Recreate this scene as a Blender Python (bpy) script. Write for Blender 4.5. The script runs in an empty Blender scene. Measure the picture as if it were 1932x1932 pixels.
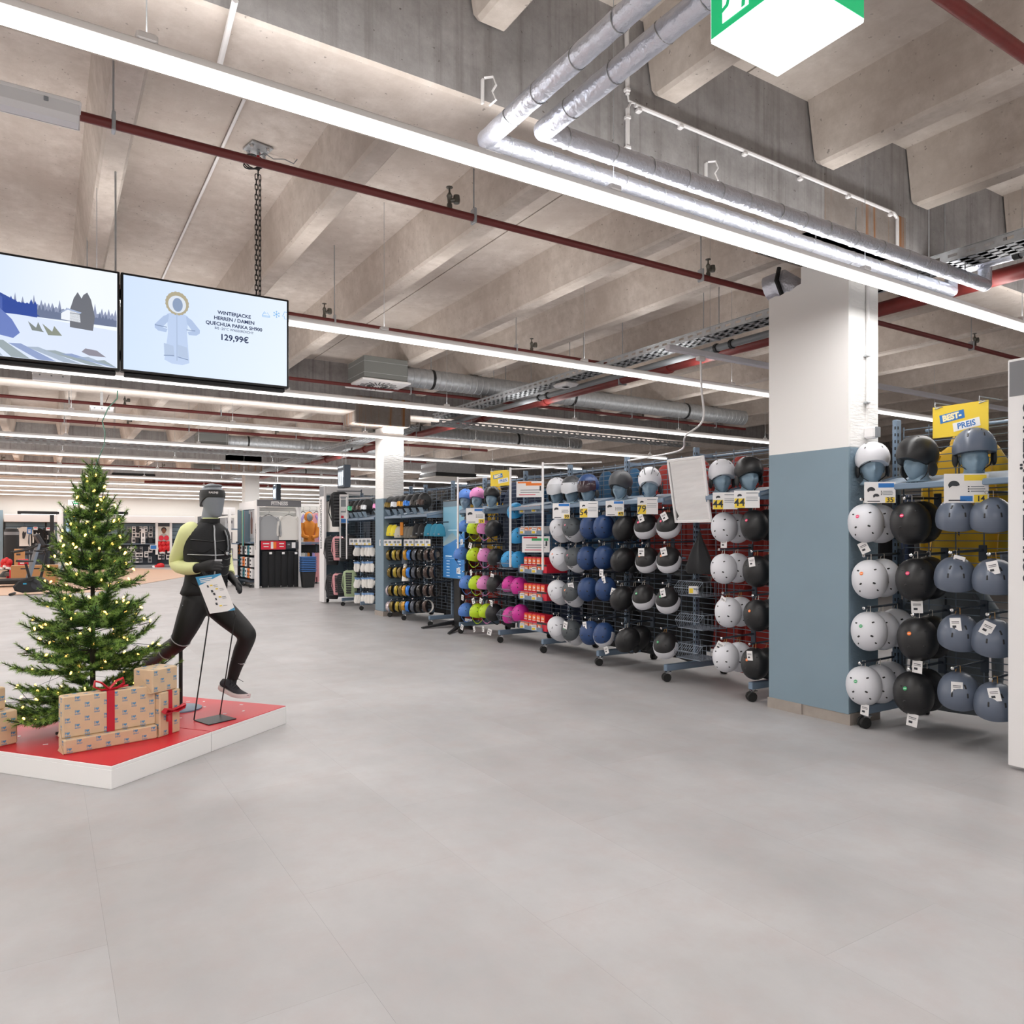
import bpy, math, random
from mathutils import Vector, Matrix

# ------------------------------------------------------------------ camera, world, exposure
sc = bpy.context.scene
COL = sc.collection
YAW = math.radians(32.05)
SA, CA = math.sin(YAW), math.cos(YAW)
FPX, EYE, HOR = 1407.0, 1.35, 1012.0
cam = bpy.data.objects.new('camera', bpy.data.cameras.new('camera'))
COL.objects.link(cam)
cam.location = (0, 0, EYE)
cam.rotation_euler = (math.pi / 2, 0, -YAW)
cam.data.sensor_width = 36
cam.data.lens = FPX / 1932 * 36
cam.data.shift_y = (HOR - 966) / 1932
cam.data.clip_start = 0.02
sc.camera = cam
wd = bpy.data.worlds.new('world')
wd.use_nodes = True
wd.node_tree.nodes['Background'].inputs[0].default_value = (1, 1, 1, 1)
wd.node_tree.nodes['Background'].inputs[1].default_value = 0.3
sc.world = wd
sc.view_settings.view_transform = 'Standard'
sc.view_settings.look = 'None'
sc.view_settings.gamma = 1
sc.view_settings.use_curve_mapping = False
sc.view_settings.exposure = 0.17
sc.cycles.use_denoising = True
sc.cycles.max_bounces = 5
sc.cycles.diffuse_bounces = 4
sc.cycles.glossy_bounces = 2
sc.cycles.caustics_reflective = False
sc.cycles.caustics_refractive = False
STRIP_POWER = 215.0          # watts of one 27 m LED strip, the lamps that light the hall

random.seed(11)
R = random.Random(5)

# ------------------------------------------------------------------ where things stand
def ray(px):
    r = (px - 966) / FPX
    return SA + CA * r, CA - SA * r
def at_z(px, py, z=0.0):
    t = FPX * (EYE - z) / (py - HOR); dx, dy = ray(px)
    return Vector((dx * t, dy * t, z))
def at_x(px, py, X):
    dx, dy = ray(px); t = X / dx
    return Vector((X, dy * t, EYE + (HOR - py) / FPX * t))
def at_y(px, py, Y):
    dx, dy = ray(px); t = Y / dy
    return Vector((dx * t, Y, EYE + (HOR - py) / FPX * t))
def at_d(px, py, t):
    dx, dy = ray(px)
    return Vector((dx * t, dy * t, EYE + (HOR - py) / FPX * t))

# ------------------------------------------------------------------ mesh helper
def basis(z, y):
    """rotation whose local z points along z and local y near y"""
    z = Vector(z).normalized(); y = Vector(y)
    x = y.cross(z).normalized(); y = z.cross(x)
    return Matrix((x, y, z)).transposed()
class MB:
    def __init__(s):
        s.v = []; s.f = []; s.mi = []; s.m = 0
    def add(s, vs, fs):
        o = len(s.v); s.v += [tuple(p) for p in vs]
        for q in fs:
            s.f.append(tuple(i + o for i in q)); s.mi.append(s.m)
        return s
    def box(s, c, d, M=None, taper=1.0):
        x, y, z = d[0] / 2, d[1] / 2, d[2] / 2; c = Vector(c)
        vs = []
        for k in (-1, 1):
            t = taper if k > 0 else 1
            for a, b in ((-1, -1), (1, -1), (1, 1), (-1, 1)):
                p = Vector((a * x * t, b * y * t, k * z))
                vs.append(c + (M @ p if M else p))
        return s.add(vs, [(3, 2, 1, 0), (4, 5, 6, 7), (0, 1, 5, 4), (1, 2, 6, 5), (2, 3, 7, 6), (3, 0, 4, 7)])
    def rbox(s, c, d, b=.01, M=None):
        """box with chamfered edges"""
        c = Vector(c); vs = []; fs = []
        X, Y, Z = d[0] / 2, d[1] / 2, d[2] / 2; b = min(b, X * .9, Y * .9, Z * .9)
        rings = []
        for z, k in ((-Z, 1), (-Z + b, 0), (Z - b, 0), (Z, 1)):
            x, y = X - k * b, Y - k * b
            rings.append([(x - b, -y, z), (x, -y + b, z), (x, y - b, z), (x - b, y, z), (-x + b, y, z), (-x, y - b, z), (-x, -y + b, z), (-x + b, -y, z)])
        return s.loft([[c + (M @ Vector(p) if M else Vector(p)) for p in r] for r in rings])
    def loft(s, rings, cap=True, closed=False):
        n = len(rings[0]); vs = [p for r in rings for p in r]; fs = []
        m = len(rings)
        for i in range(m if closed else m - 1):
            j = (i + 1) % m
            for k in range(n):
                l = (k + 1) % n
                fs.append((i * n + k, i * n + l, j * n + l, j * n + k))
        if cap and not closed:
            fs.append(tuple(reversed(range(n)))); fs.append(tuple(range((m - 1) * n, m * n)))
        return s.add(vs, fs)
    def tube(s, pts, r, n=8, cap=True, closed=False, flat=1.0):
        pts = [Vector(p) for p in pts]; m = len(pts); rings = []
        rr = r if isinstance(r, (list, tuple)) else [r] * m
        u = None
        for i in range(m):
            if closed: t = pts[(i + 1) % m] - pts[i - 1]
            else: t = pts[min(i + 1, m - 1)] - pts[max(i - 1, 0)]
            t = t.normalized() if t.length > 1e-9 else Vector((0, 0, 1))
            if u is None:
                u = t.cross(Vector((0, 0, 1)))
                if u.length < 1e-3: u = t.cross(Vector((0, 1, 0)))
            u = (u - t * u.dot(t))
            u = u.normalized() if u.length > 1e-6 else t.orthogonal().normalized()
            w = t.cross(u)
            rings.append([pts[i] + u * rr[i] * math.cos(2 * math.pi * k / n) + w * rr[i] * flat * math.sin(2 * math.pi * k / n) for k in range(n)])
        return s.loft(rings, cap, closed)
    def bar(s, p, q, w, h=None):
        p, q = Vector(p), Vector(q); h = h or w; t = (q - p)
        L = t.length; t.normalize()
        up = Vector((0, 0, 1)) if abs(t.z) < .95 else Vector((0, 1, 0))
        a = t.cross(up).normalized(); b = a.cross(t)
        M = Matrix((a, t, b)).transposed()
        return s.box((p + q) / 2, (w, L, h), M)
    def lathe(s, prof, n=16, c=(0, 0, 0), M=None, cap=True):
        c = Vector(c); rings = []
        for r, z in prof:
            rings.append([c + (M @ p if M else p) for p in [Vector((r * math.cos(2 * math.pi * k / n), r * math.sin(2 * math.pi * k / n), z)) for k in range(n)]])
        return s.loft(rings, cap)
    def cyl(s, p, q, r, n=12):
        return s.tube([p, q], r, n)
    def ell(s, c, r, nu=14, nv=8, M=None):
        c = Vector(c); prof = []
        rings = []
        for i in range(nv + 1):
            a = math.pi * (i + .02) / (nv + .04)
            rings.append([c + (M @ p if M else p) for p in [Vector((r[0] * math.sin(a) * math.cos(2 * math.pi * k / nu), r[1] * math.sin(a) * math.sin(2 * math.pi * k / nu), -r[2] * math.cos(a))) for k in range(nu)]])
        return s.loft(rings)
    def prism(s, poly, h, c=(0, 0, 0), M=None):
        """2-D outline in local xy, thickness h along local z"""
        c = Vector(c); n = len(poly)
        vs = [Vector((x, y, z)) for z in (0, h) for x, y in poly]
        vs = [c + (M @ p if M else p) for p in vs]
        fs = [tuple(reversed(range(n))), tuple(range(n, 2 * n))] + [(k, (k + 1) % n, n + (k + 1) % n, n + k) for k in range(n)]
        return s.add(vs, fs)
    def quad(s, a, b, c, d):
        return s.add([a, b, c, d], [(0, 1, 2, 3)])
    def mesh(s, name, mats, smooth=False):
        me = bpy.data.meshes.new(name); me.from_pydata(s.v, [], s.f)
        for m in (mats if isinstance(mats, (list, tuple)) else [mats]): me.materials.append(m)
        if any(s.mi): me.polygons.foreach_set('material_index', s.mi)
        if smooth:
            me.polygons.foreach_set('use_smooth', [True] * len(s.f)); me.set_sharp_from_angle(angle=.7)
        me.update()
        return me
def link(name, data, parent=None, loc=(0, 0, 0), rot=None):
    o = bpy.data.objects.new(name, data); COL.objects.link(o)
    o.parent = parent; o.location = loc
    if rot is not None:
        o.rotation_euler = rot.to_euler() if isinstance(rot, Matrix) else rot
    return o
def wl(o):
    v = Vector((0, 0, 0))
    while o is not None: v += o.location; o = o.parent
    return v
def obj(name, mb, mat, parent=None, smooth=False, world=True):
    """one mesh object; vertices come in world coordinates when world, else in the parent's own"""
    if world and parent is not None:
        w = wl(parent); mb.v = [(a - w.x, b - w.y, c - w.z) for a, b, c in mb.v]
    return link(name, mb.mesh(name, mat, smooth), parent)
def tag(o, label, cat, group=None, kind=None):
    o['label'] = label; o['category'] = cat
    if group: o['group'] = group
    o['kind'] = kind or 'thing'
    return o
def thing(name, label, cat, loc=(0, 0, 0), rot=None, group=None):
    return tag(link(name, None, None, loc, rot), label, cat, group)
def struct(o, label=None):
    o['kind'] = 'structure'
    if label: o['label'] = label
    return o
def kids(o): return [c for c in KIDS.get(o.name, [])] if False else list(o.children)
def dup(root, loc, rot=None, label=None, group=None, scale=None, swap=None):
    r = root.copy(); COL.objects.link(r); r.location = loc
    if rot is not None: r.rotation_euler = rot.to_euler() if isinstance(rot, Matrix) else rot
    if label: r['label'] = label
    if group: r['group'] = group
    if scale: r.scale = scale
    for ch in root.children:
        c = ch.copy(); COL.objects.link(c); c.parent = r
        if swap and c.data and ch.name.split('.')[0] in swap:
            c.material_slots[0].link = 'OBJECT'; c.material_slots[0].material = swap[ch.name.split('.')[0]]
        for g in ch.children:
            d = g.copy(); COL.objects.link(d); d.parent = c
    return r
def cat(P, n=6):
    P = [Vector(p) for p in P]; c = []
    for i in range(len(P) - 1):
        p0, p1, p2, p3 = P[max(i - 1, 0)], P[i], P[i + 1], P[min(i + 2, len(P) - 1)]
        for k in range(n):
            f = k / n; c.append(.5 * ((2 * p1) + (p2 - p0) * f + (2 * p0 - 5 * p1 + 4 * p2 - p3) * f * f + (3 * p1 - p0 - 3 * p2 + p3) * f ** 3))
    return c + [P[-1]]
MX = Matrix(((0, 0, -1), (-1, 0, 0), (0, 1, 0)))       # print on a face that looks to -X
MXV = Matrix(((0, 0, -1), (0, 1, 0), (1, 0, 0)))       # the same, reading upwards
MY = Matrix(((1, 0, 0), (0, 0, -1), (0, 1, 0)))        # print on a face that looks to -Y
def text(body, size, loc, rot, mat, parent, align='CENTER', bold=0.0, name='lettering', sx=1.0, line=1.0):
    cu = bpy.data.curves.new(name, 'FONT'); cu.body = body; cu.size = size; cu.align_x = align; cu.align_y = 'CENTER'
    cu.offset = bold; cu.extrude = .0006; cu.space_line = line; cu.resolution_u = 3
    cu.materials.append(mat)
    o = bpy.data.objects.new('t', cu); me = bpy.data.meshes.new_from_object(o); bpy.data.objects.remove(o); bpy.data.curves.remove(cu)
    me.name = name; o = link(name, me, parent, loc, rot); o.scale = (sx, 1, 1); o['kind'] = 'stuff'
    return o

# ------------------------------------------------------------------ materials
def lin(h):
    h = h.lstrip('#'); c = [int(h[i:i + 2], 16) / 255 for i in (0, 2, 4)]
    return tuple(x / 12.92 if x <= .04045 else ((x + .055) / 1.055) ** 2.4 for x in c) + (1,)
MATS = {}
def mat(name, col, rough=.5, metal=0.0, emit=0.0, var=0.0, vscale=8.0, bump=0.0, bscale=60.0, spec=.5, coat=0.0, sheen=0.0, stretch=None, col2=None):
    if name in MATS: return MATS[name]
    m = bpy.data.materials.new(name); m.use_nodes = True; MATS[name] = m
    nt = m.node_tree; b = nt.nodes['Principled BSDF']; c = lin(col) if isinstance(col, str) else col
    b.inputs['Base Color'].default_value = c; b.inputs['Roughness'].default_value = rough
    b.inputs['Metallic'].default_value = metal; b.inputs['Specular IOR Level'].default_value = spec
    b.inputs['Coat Weight'].default_value = coat
    if sheen: b.inputs['Sheen Weight'].default_value = sheen
    if emit:
        b.inputs['Emission Color'].default_value = c; b.inputs['Emission Strength'].default_value = emit
    if var or bump:
        tc = nt.nodes.new('ShaderNodeTexCoord'); mp = nt.nodes.new('ShaderNodeMapping')
        nt.links.new(tc.outputs['Object'], mp.inputs[0])
        if stretch: mp.inputs['Scale'].default_value = stretch
    if var:
        n = nt.nodes.new('ShaderNodeTexNoise'); n.inputs['Scale'].default_value = vscale; n.inputs['Detail'].default_value = 6
        nt.links.new(mp.outputs[0], n.inputs['Vector'])
        r = nt.nodes.new('ShaderNodeValToRGB'); e = r.color_ramp.elements
        e[0].position = .3; e[1].position = .7
        c2 = lin(col2) if col2 else tuple(min(1, x * (1 + var)) for x in c[:3]) + (1,)
        c1 = c if col2 else tuple(x * (1 - var) for x in c[:3]) + (1,)
        e[0].color = c1; e[1].color = c2
        nt.links.new(n.outputs['Fac'], r.inputs[0]); nt.links.new(r.outputs[0], b.inputs['Base Color'])
    if bump:
        n2 = nt.nodes.new('ShaderNodeTexNoise'); n2.inputs['Scale'].default_value = bscale; n2.inputs['Detail'].default_value = 5
        nt.links.new(mp.outputs[0], n2.inputs['Vector'])
        bp = nt.nodes.new('ShaderNodeBump'); bp.inputs['Strength'].default_value = bump; bp.inputs['Distance'].default_value = .01
        nt.links.new(n2.outputs['Fac'], bp.inputs['Height']); nt.links.new(bp.outputs[0], b.inputs['Normal'])
    return m
def node_mix(nt, fac, a, b, mode='MIX'):
    n = nt.nodes.new('ShaderNodeMix'); n.data_type = 'RGBA'; n.blend_type = mode
    for s, v in ((n.inputs[0], fac), (n.inputs[6], a), (n.inputs[7], b)):
        if hasattr(v, 'is_linked'): nt.links.new(v, s)
        else: s.default_value = v
    return n.outputs[2]
def ramp(nt, src, p0, p1, c0=(0, 0, 0, 1), c1=(1, 1, 1, 1)):
    r = nt.nodes.new('ShaderNodeValToRGB'); e = r.color_ramp.elements
    e[0].position, e[1].position = p0, p1; e[0].color, e[1].color = c0, c1
    nt.links.new(src, r.inputs[0]); return r.outputs[0]
def noise(nt, vec, scale, detail=6, rough=.55, stretch=None):
    if stretch:
        mp = nt.nodes.new('ShaderNodeMapping'); mp.inputs['Scale'].default_value = stretch
        nt.links.new(vec, mp.inputs[0]); vec = mp.outputs[0]
    n = nt.nodes.new('ShaderNodeTexNoise'); n.inputs['Scale'].default_value = scale
    n.inputs['Detail'].default_value = detail; n.inputs['Roughness'].default_value = rough
    nt.links.new(vec, n.inputs['Vector']); return n.outputs['Fac']
def concrete(name, base, dark, streak=None, stretch=(1, 1, 1), pit=.5, bump=.25, scol=None, s0=.52, s1=.8):
    m = mat(name, base, .85); nt = m.node_tree; b = nt.nodes['Principled BSDF']
    g = nt.nodes.new('ShaderNodeNewGeometry').outputs['Position']
    c = node_mix(nt, ramp(nt, noise(nt, g, 1.3, 8, .6, stretch), .42, .75), lin(base), lin(dark))
    fine = noise(nt, g, 9, 8, .7)
    c = node_mix(nt, ramp(nt, fine, .35, .8), c, lin(dark))
    pits = noise(nt, g, 38, 2, .5)
    c = node_mix(nt, ramp(nt, pits, .70, .74, (0, 0, 0, 1), (pit, pit, pit, 1)), c, lin('#4a4037'))
    if streak:
        st = noise(nt, g, 1, 5, .6, streak)
        c = node_mix(nt, ramp(nt, st, s0, s1, (0, 0, 0, 1), (.8, .8, .8, 1)), c, lin(scol or dark))
    nt.links.new(c, b.inputs['Base Color'])
    bp = nt.nodes.new('ShaderNodeBump'); bp.inputs['Strength'].default_value = bump; bp.inputs['Distance'].default_value = .006
    nt.links.new(noise(nt, g, 45, 6, .7), bp.inputs['Height']); nt.links.new(bp.outputs[0], b.inputs['Normal'])
    return m
M_SLAB = concrete('slab_concrete', '#dcd3cb', '#bcb0a6', (3, .35, 3))
M_RIB = concrete('rib_concrete', '#d8cec5', '#b5a99e', (2, .4, 6))
M_GIRDER = concrete('girder_concrete', '#b2b0b0', '#8f8c8b', (16, 16, .5), pit=.7, scol='#6f6a66', s0=.5, s1=.78)
M_HEAD = concrete('stained_concrete', '#a09893', '#857c75', (13, 13, .3), pit=.4, scol='#9a5f1e', s0=.53, s1=.62)
M_FLOOR = mat('vinyl_floor', '#b5b0ad', .42)
nt = M_FLOOR.node_tree; b_ = nt.nodes['Principled BSDF']
g_ = nt.nodes.new('ShaderNodeNewGeometry').outputs['Position']
cf = node_mix(nt, ramp(nt, noise(nt, g_, 1.1, 9, .62, (1, .7, 1)), .34, .66), lin('#a5a4a5'), lin('#b9b8b9'))
cf = node_mix(nt, ramp(nt, noise(nt, g_, 4.5, 9, .7), .45, .75, (0, 0, 0, 1), (.5, .5, .5, 1)), cf, lin('#ac9f9d'))
oi = nt.nodes.new('ShaderNodeObjectInfo')
cf = node_mix(nt, ramp(nt, oi.outputs['Random'], 0, 1, (.0, .0, .0, 1), (.16, .16, .16, 1)), cf, lin('#8f8986'))
nt.links.new(cf, b_.inputs['Base Color'])
bp_ = nt.nodes.new('ShaderNodeBump'); bp_.inputs['Strength'].default_value = .06; bp_.inputs['Distance'].default_value = .004
nt.links.new(noise(nt, g_, 30, 6, .7), bp_.inputs['Height']); nt.links.new(bp_.outputs[0], b_.inputs['Normal'])
nt.links.new(ramp(nt, noise(nt, g_, 3, 6, .6), .3, .7, (.36, .36, .36, 1), (.5, .5, .5, 1)), b_.inputs['Roughness'])

M_WHITEPAINT = mat('white_plaster', '#f2f1ef', .7, bump=.5, bscale=14, stretch=(1, 1, 5))
M_WHITESMOOTH = mat('white_casing', '#f3f1ef', .7)
M_BLUEPAINT = mat('slate_blue_plaster', '#7b909e', .6, bump=.6, bscale=14, stretch=(2, 2, 4))
M_BLUESMOOTH = mat('slate_blue_casing', '#8297a4', .6, var=.03, vscale=2)
M_SKIRT = mat('stone_skirting', '#a39a92', .7, var=.08, vscale=12)
M_WHITE = mat('white_powder_coat', '#eceaea', .45)
M_WALL = mat('white_wall', '#e4e1dc', .8)
M_RED = mat('red_pipe_paint', '#7d2f2b', .45, var=.12, vscale=9, bump=.2, bscale=30)
M_REDD = mat('dark_red_pipe_paint', '#6e2a27', .45)
M_STEEL = mat('blue_grey_steel', '#73869a', .45)
M_STEELD = mat('dark_blue_steel', '#39434f', .5, metal=.2)
M_WIRE = mat('grid_wire', '#66727f', .45, metal=.3)
M_GALV = mat('galvanised_steel', '#b9bcbf', .5, metal=.6, var=.1, vscale=20)
M_CHROME = mat('chrome', '#d2d4d6', .15, metal=1)
M_FOIL = mat('aluminium_foil', '#e0e4f0', .36, metal=.8, bump=.9, bscale=34, stretch=(1, 1, 1))
M_BLACK = mat('black_plastic', '#17181a', .45)
M_BLACKM = mat('black_matt_plastic', '#202123', .6)
M_RUBBER = mat('rubber', '#141414', .7)
M_CARD = mat('white_card', '#eceaea', .6)
M_YELLOW = mat('yellow_card', '#f2d23c', .5)
M_BLUEC = mat('print_blue', '#2f78c4', .5)
M_INK = mat('print_ink', '#33363c', .6)
M_INKL = mat('print_grey', '#8d9196', .6)
M_REDC = mat('print_red', '#d7263d', .5)
M_ORANGE = mat('print_orange', '#ee7d2b', .5)
M_GREENC = mat('print_green', '#35a667', .5)
M_HEADFORM = mat('headform_blue_grey', '#829aab', .5)
# ------------------------------------------------------------------ floor, ceiling, walls, columns
fl = obj('floor', MB().box((4, 15.5, -.0525), (42, 45, .1)), M_FLOOR); struct(fl, 'pale grey vinyl tile floor of the sales hall')
tile_me = MB().box((0, 0, -.002), (.6496, 1.2996, .004)).mesh('tile', M_FLOOR)
for i in range(17):
    for j in range(12):
        link('tile', tile_me, fl, (-2.1 + .65 * i, .2 + 1.3 * j + (.65 if i % 2 else 0), 0))
M_WOOD = mat('oak_plank_floor', '#c9a58a', .5, var=.12, vscale=3, stretch=(.4, 4, 1))
p = [at_z(-260, 1123), at_z(150, 1121), at_z(268, 1117), at_z(392, 1090)]
ya = 20.6
mbw = MB(); mbw.prism([(-9, ya), (1.0, ya), (4.1, 27.2), (5.0, 31.5), (2.6, 36.2), (-9, 36.2)], .006, (0, 0, 0))
wz = obj('floor_inlay', mbw, M_WOOD, fl); wz['label'] = 'oak plank zone under the gym machines'
ceil = obj('ceiling', MB().box((4, 15.5, 4.36), (42, 45, .2)), M_SLAB); struct(ceil, 'raw concrete double tee ceiling')
GIR = [(-6.4, -5.8), (3.05, 3.63), (11.63, 12.21), (21.8, 22.4), (30.4, 31.0)]
BAYS = [(-5.8, 3.05), (3.63, 11.63), (12.21, 21.8), (22.4, 30.4), (31.0, 36.5)]
for y0, y1 in BAYS:
    L = y1 - y0
    pan = MB().box((0, 0, 4.2), (2.496, L, .12)).mesh('double_tee', M_SLAB)
    def sec(y, k):
        return [Vector((x, y, z)) for x, z in ((-.145, 4.142), (-.08 - .0, 3.75 + k), (-.062 + k * .2, 3.73 + k), (.062 - k * .2, 3.73 + k), (.08, 3.75 + k), (.145, 4.142))]
    rb = MB().loft([sec(-L / 2 + .012, .03), sec(-L / 2 + .05, 0), sec(L / 2 - .05, 0), sec(L / 2 - .012, .03)]).mesh('rib', M_RIB)
    for k in range(-6, 9):
        pn = link('double_tee', pan, ceil, (2.325 + 2.51 * k, (y0 + y1) / 2, 0))
        link('rib', rb, pn, (-.555, 0, 0)); link('rib', rb, pn, (.555, 0, 0))
for y0, y1 in GIR:
    g = obj('girder', MB().rbox((4, (y0 + y1) / 2, 3.825), (42, y1 - y0, .87), .015), [M_GIRDER, M_SLAB], ceil)
    for pl_ in g.data.polygons:
        if pl_.normal.z < -.5: pl_.material_index = 1
for nm, c, d in (('wall_back', (4, 36.6, 2.1), (42, .2, 4.4)), ('wall_front', (4, -6.6, 2.1), (42, .2, 4.4)),
                 ('wall_left', (-16.6, 15.5, 2.1), (.2, 45, 4.4)), ('wall_right', (24.6, 15.5, 2.1), (.2, 45, 4.4))):
    struct(obj(nm, MB().box(c, d), M_WALL), 'plain white wall of the hall')
def column(x0, x1, y0, y1, ztop, casing=None, head=True, lab=''):
    c = link('column', None, None, ((x0 + x1) / 2, (y0 + y1) / 2, 0)); struct(c, lab)
    cx, cy = (x0 + x1) / 2, (y0 + y1) / 2; zs = 1.99
    obj('blue_shaft', MB().rbox((cx, cy, (zs + .08) / 2), (x1 - x0, y1 - y0, zs - .08), .006), M_BLUEPAINT, c)
    obj('white_shaft', MB().rbox((cx, cy, (ztop + zs) / 2), (x1 - x0, y1 - y0, ztop - zs), .006), M_WHITEPAINT, c)
    obj('skirting', MB().box((cx, cy, .04), (x1 - x0 + .016, y1 - y0 + .016, .08)), M_SKIRT, c)
    if casing:
        zc = 2.97; ya, yb = y1, casing; m = (ya + yb) / 2; w = x1 - x0
        obj('blue_casing', MB().box((cx - .012, m, (zs + .08) / 2), (w, yb - ya, zs - .08)), M_BLUESMOOTH, c)
        # the casing's white upper half, its top edge broken off in a ragged step
        prof = [(ya, zs), (yb, zs), (yb, 3.225), (yb - .06, 3.235), (yb - .1, 3.225), (yb - .16, 3.24), (yb - .2, 3.235), (yb - .26, 3.26), (ya, 3.265)]
        mb = MB().prism([(a, b) for a, b in prof], w, (x0 - .012, 0, 0), Matrix(((0, 0, 1), (1, 0, 0), (0, 1, 0))))
        obj('white_casing', mb, M_WHITESMOOTH, c)
        # thin smooth board that covers the side of the whole column
        obj('white_board', MB().box((x0 - .006, (y0 + ya) / 2, (zs + ztop) / 2), (.012, ya - y0, ztop - zs)), M_WHITESMOOTH, c)
        obj('blue_board', MB().box((x0 - .006, (y0 + ya) / 2, (zs + .08) / 2), (.012, ya - y0, zs - .08)), M_BLUESMOOTH, c)
        obj('skirting', MB().box((cx - .012, m, .04), (w + .016, yb - ya + .016, .08)), M_SKIRT, c)
    if head:
        h0 = y0 - (.186 if casing else .20)
        obj('column_head', MB().rbox((x0 - .08, (h0 + y1 + .02) / 2, (ztop + 3.66) / 2), (x1 - x0 + .62, y1 + .02 - h0, 3.66 - ztop), .02), M_HEAD, c)
    return c
c1 = column(4.87, 5.22, 3.234, 3.63, 3.39, casing=3.925, lab='square column, slate blue below and white above, beside the helmet racks')
c2 = column(4.84, 5.21, 11.82, 12.19, 3.2, lab='slate blue and white column beside the goggle rack')
c3 = column(4.82, 5.22, 22.0, 22.4, 3.2, lab='slate blue and white column behind the fitness aisle frame')
# a pale wide pier further back, by the shoe shelf
# conduit and socket on the near column
def conduit(par, name, pts, r=.011, m=M_WHITE):
    return obj(name, MB().tube(pts, r, 8), m, par, True)
a = at_y(1637, 745, 3.222)
conduit(c1, 'conduit', [(a.x, 3.22, 3.35), (a.x, 3.22, 2.28)], .013)
conduit(c1, 'conduit', [(a.x, 3.226, 2.28), (a.x, 3.226, 2.16)], .004)
for z in (2.66, 2.32):
    obj('pipe_clip', MB().rbox((a.x - .012, 3.22, z), (.045, .03, .016), .004), M_GALV, c1)
sk = thing('socket_box', 'small white socket box with grey front on the near column', 'socket', (a.x, 3.18, 2.08))
obj('housing', MB().rbox((a.x, 3.192, 2.10), (.075, .085, .085), .012), M_WHITE, sk)
obj('cover', MB().rbox((a.x + .006, 3.147, 2.10), (.06, .008, .075), .003), M_INKL, sk)
# foil-wrapped pipe stump where the casing is broken away
d = at_x(1484, 540, 5.02)
fp = thing('foil_pipe_bend', 'crumpled foil pipe bend behind broken top of the column casing', 'pipe', (d.x, d.y, d.z))
FB = MB(); pts = [(d.x + .1, d.y - .1, d.z - .28), (d.x + .06, d.y - .06, d.z - .05), (d.x + .01, d.y + .05, d.z + .04), (d.x - .02, d.y + .17, d.z + .02)]
FB.tube(pts, [.085, .1, .105, .1], 16)
for q in FB.v: pass
obj('foil_wrap', FB, M_FOIL, fp, True)
obj('black_hose', MB().tube([(d.x - .09, d.y + .0, d.z + .13), (d.x - .11, d.y + .01, d.z + .03), (d.x - .09, d.y - .03, d.z - .1), (d.x - .02, d.y - .06, d.z - .3)], .018, 8), M_BLACK, fp, True)

# conduit run on the first girder and its two clips
gc = thing('girder_conduit', 'white cable conduit running along the first concrete girder', 'conduit', (3.0, 3.03, 3.6))
def gy(px, py): q = at_y(px, py, 3.035); return (q.x, q.y, q.z)
obj('vertical_tube', MB().tube([gy(1182, 40), gy(1184, 178)], .012, 8), M_WHITE, gc, True)
obj('vertical_tube', MB().tube([gy(1184, 205), gy(1184, 290)], .012, 8), M_WHITE, gc, True)
obj('long_tube', MB().tube([gy(1198, 198), gy(1686, 402)], .012, 8), M_WHITE, gc, True)
obj('elbow_tube', MB().tube([gy(1686, 402), gy(1693, 412), gy(1693, 432), gy(1693, 480)], .012, 8), M_WHITE, gc, True)
obj('cable', MB().tube([gy(1184, 175), gy(1186, 190), gy(1200, 196), gy(1190, 194), gy(1184, 207)], .006, 6), M_WHITE, gc, True)
for px, py in ((1182, 48), (1183, 166), (1184, 218), (1184, 275), (1205, 205), (1284, 236), (1405, 287), (1510, 334), (1600, 368), (1680, 402)):
    q = gy(px, py); obj('pipe_clip', MB().rbox((q[0], 3.035, q[2] - .012), (.03, .03, .02), .004), M_WHITE, gc)
for n, (px, py) in enumerate(((920, 175), (1339, 328))):
    q = Vector(gy(px, py))
    b = thing('pipe_bracket', 'empty white pipe bracket on the girder ' + ('left of the foil pipes' if n == 0 else 'above the foil pipes'), 'bracket', (q.x, 3.04, q.z), group='empty pipe brackets')
    obj('back_plate', MB().rbox((q.x - .025, 3.04, q.z), (.012, .02, .12), .003), M_WHITE, b)
    obj('clamp', MB().tube([(q.x - .02, 3.03, q.z + .06), (q.x + .01, 3.0, q.z + .06), (q.x + .02, 2.99, q.z + .02), (q.x + .005, 3.0, q.z - .01), (q.x + .02, 2.99, q.z - .05), (q.x, 3.02, q.z - .07)], .01, 6, flat=.4), M_WHITE, b, True)

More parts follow.
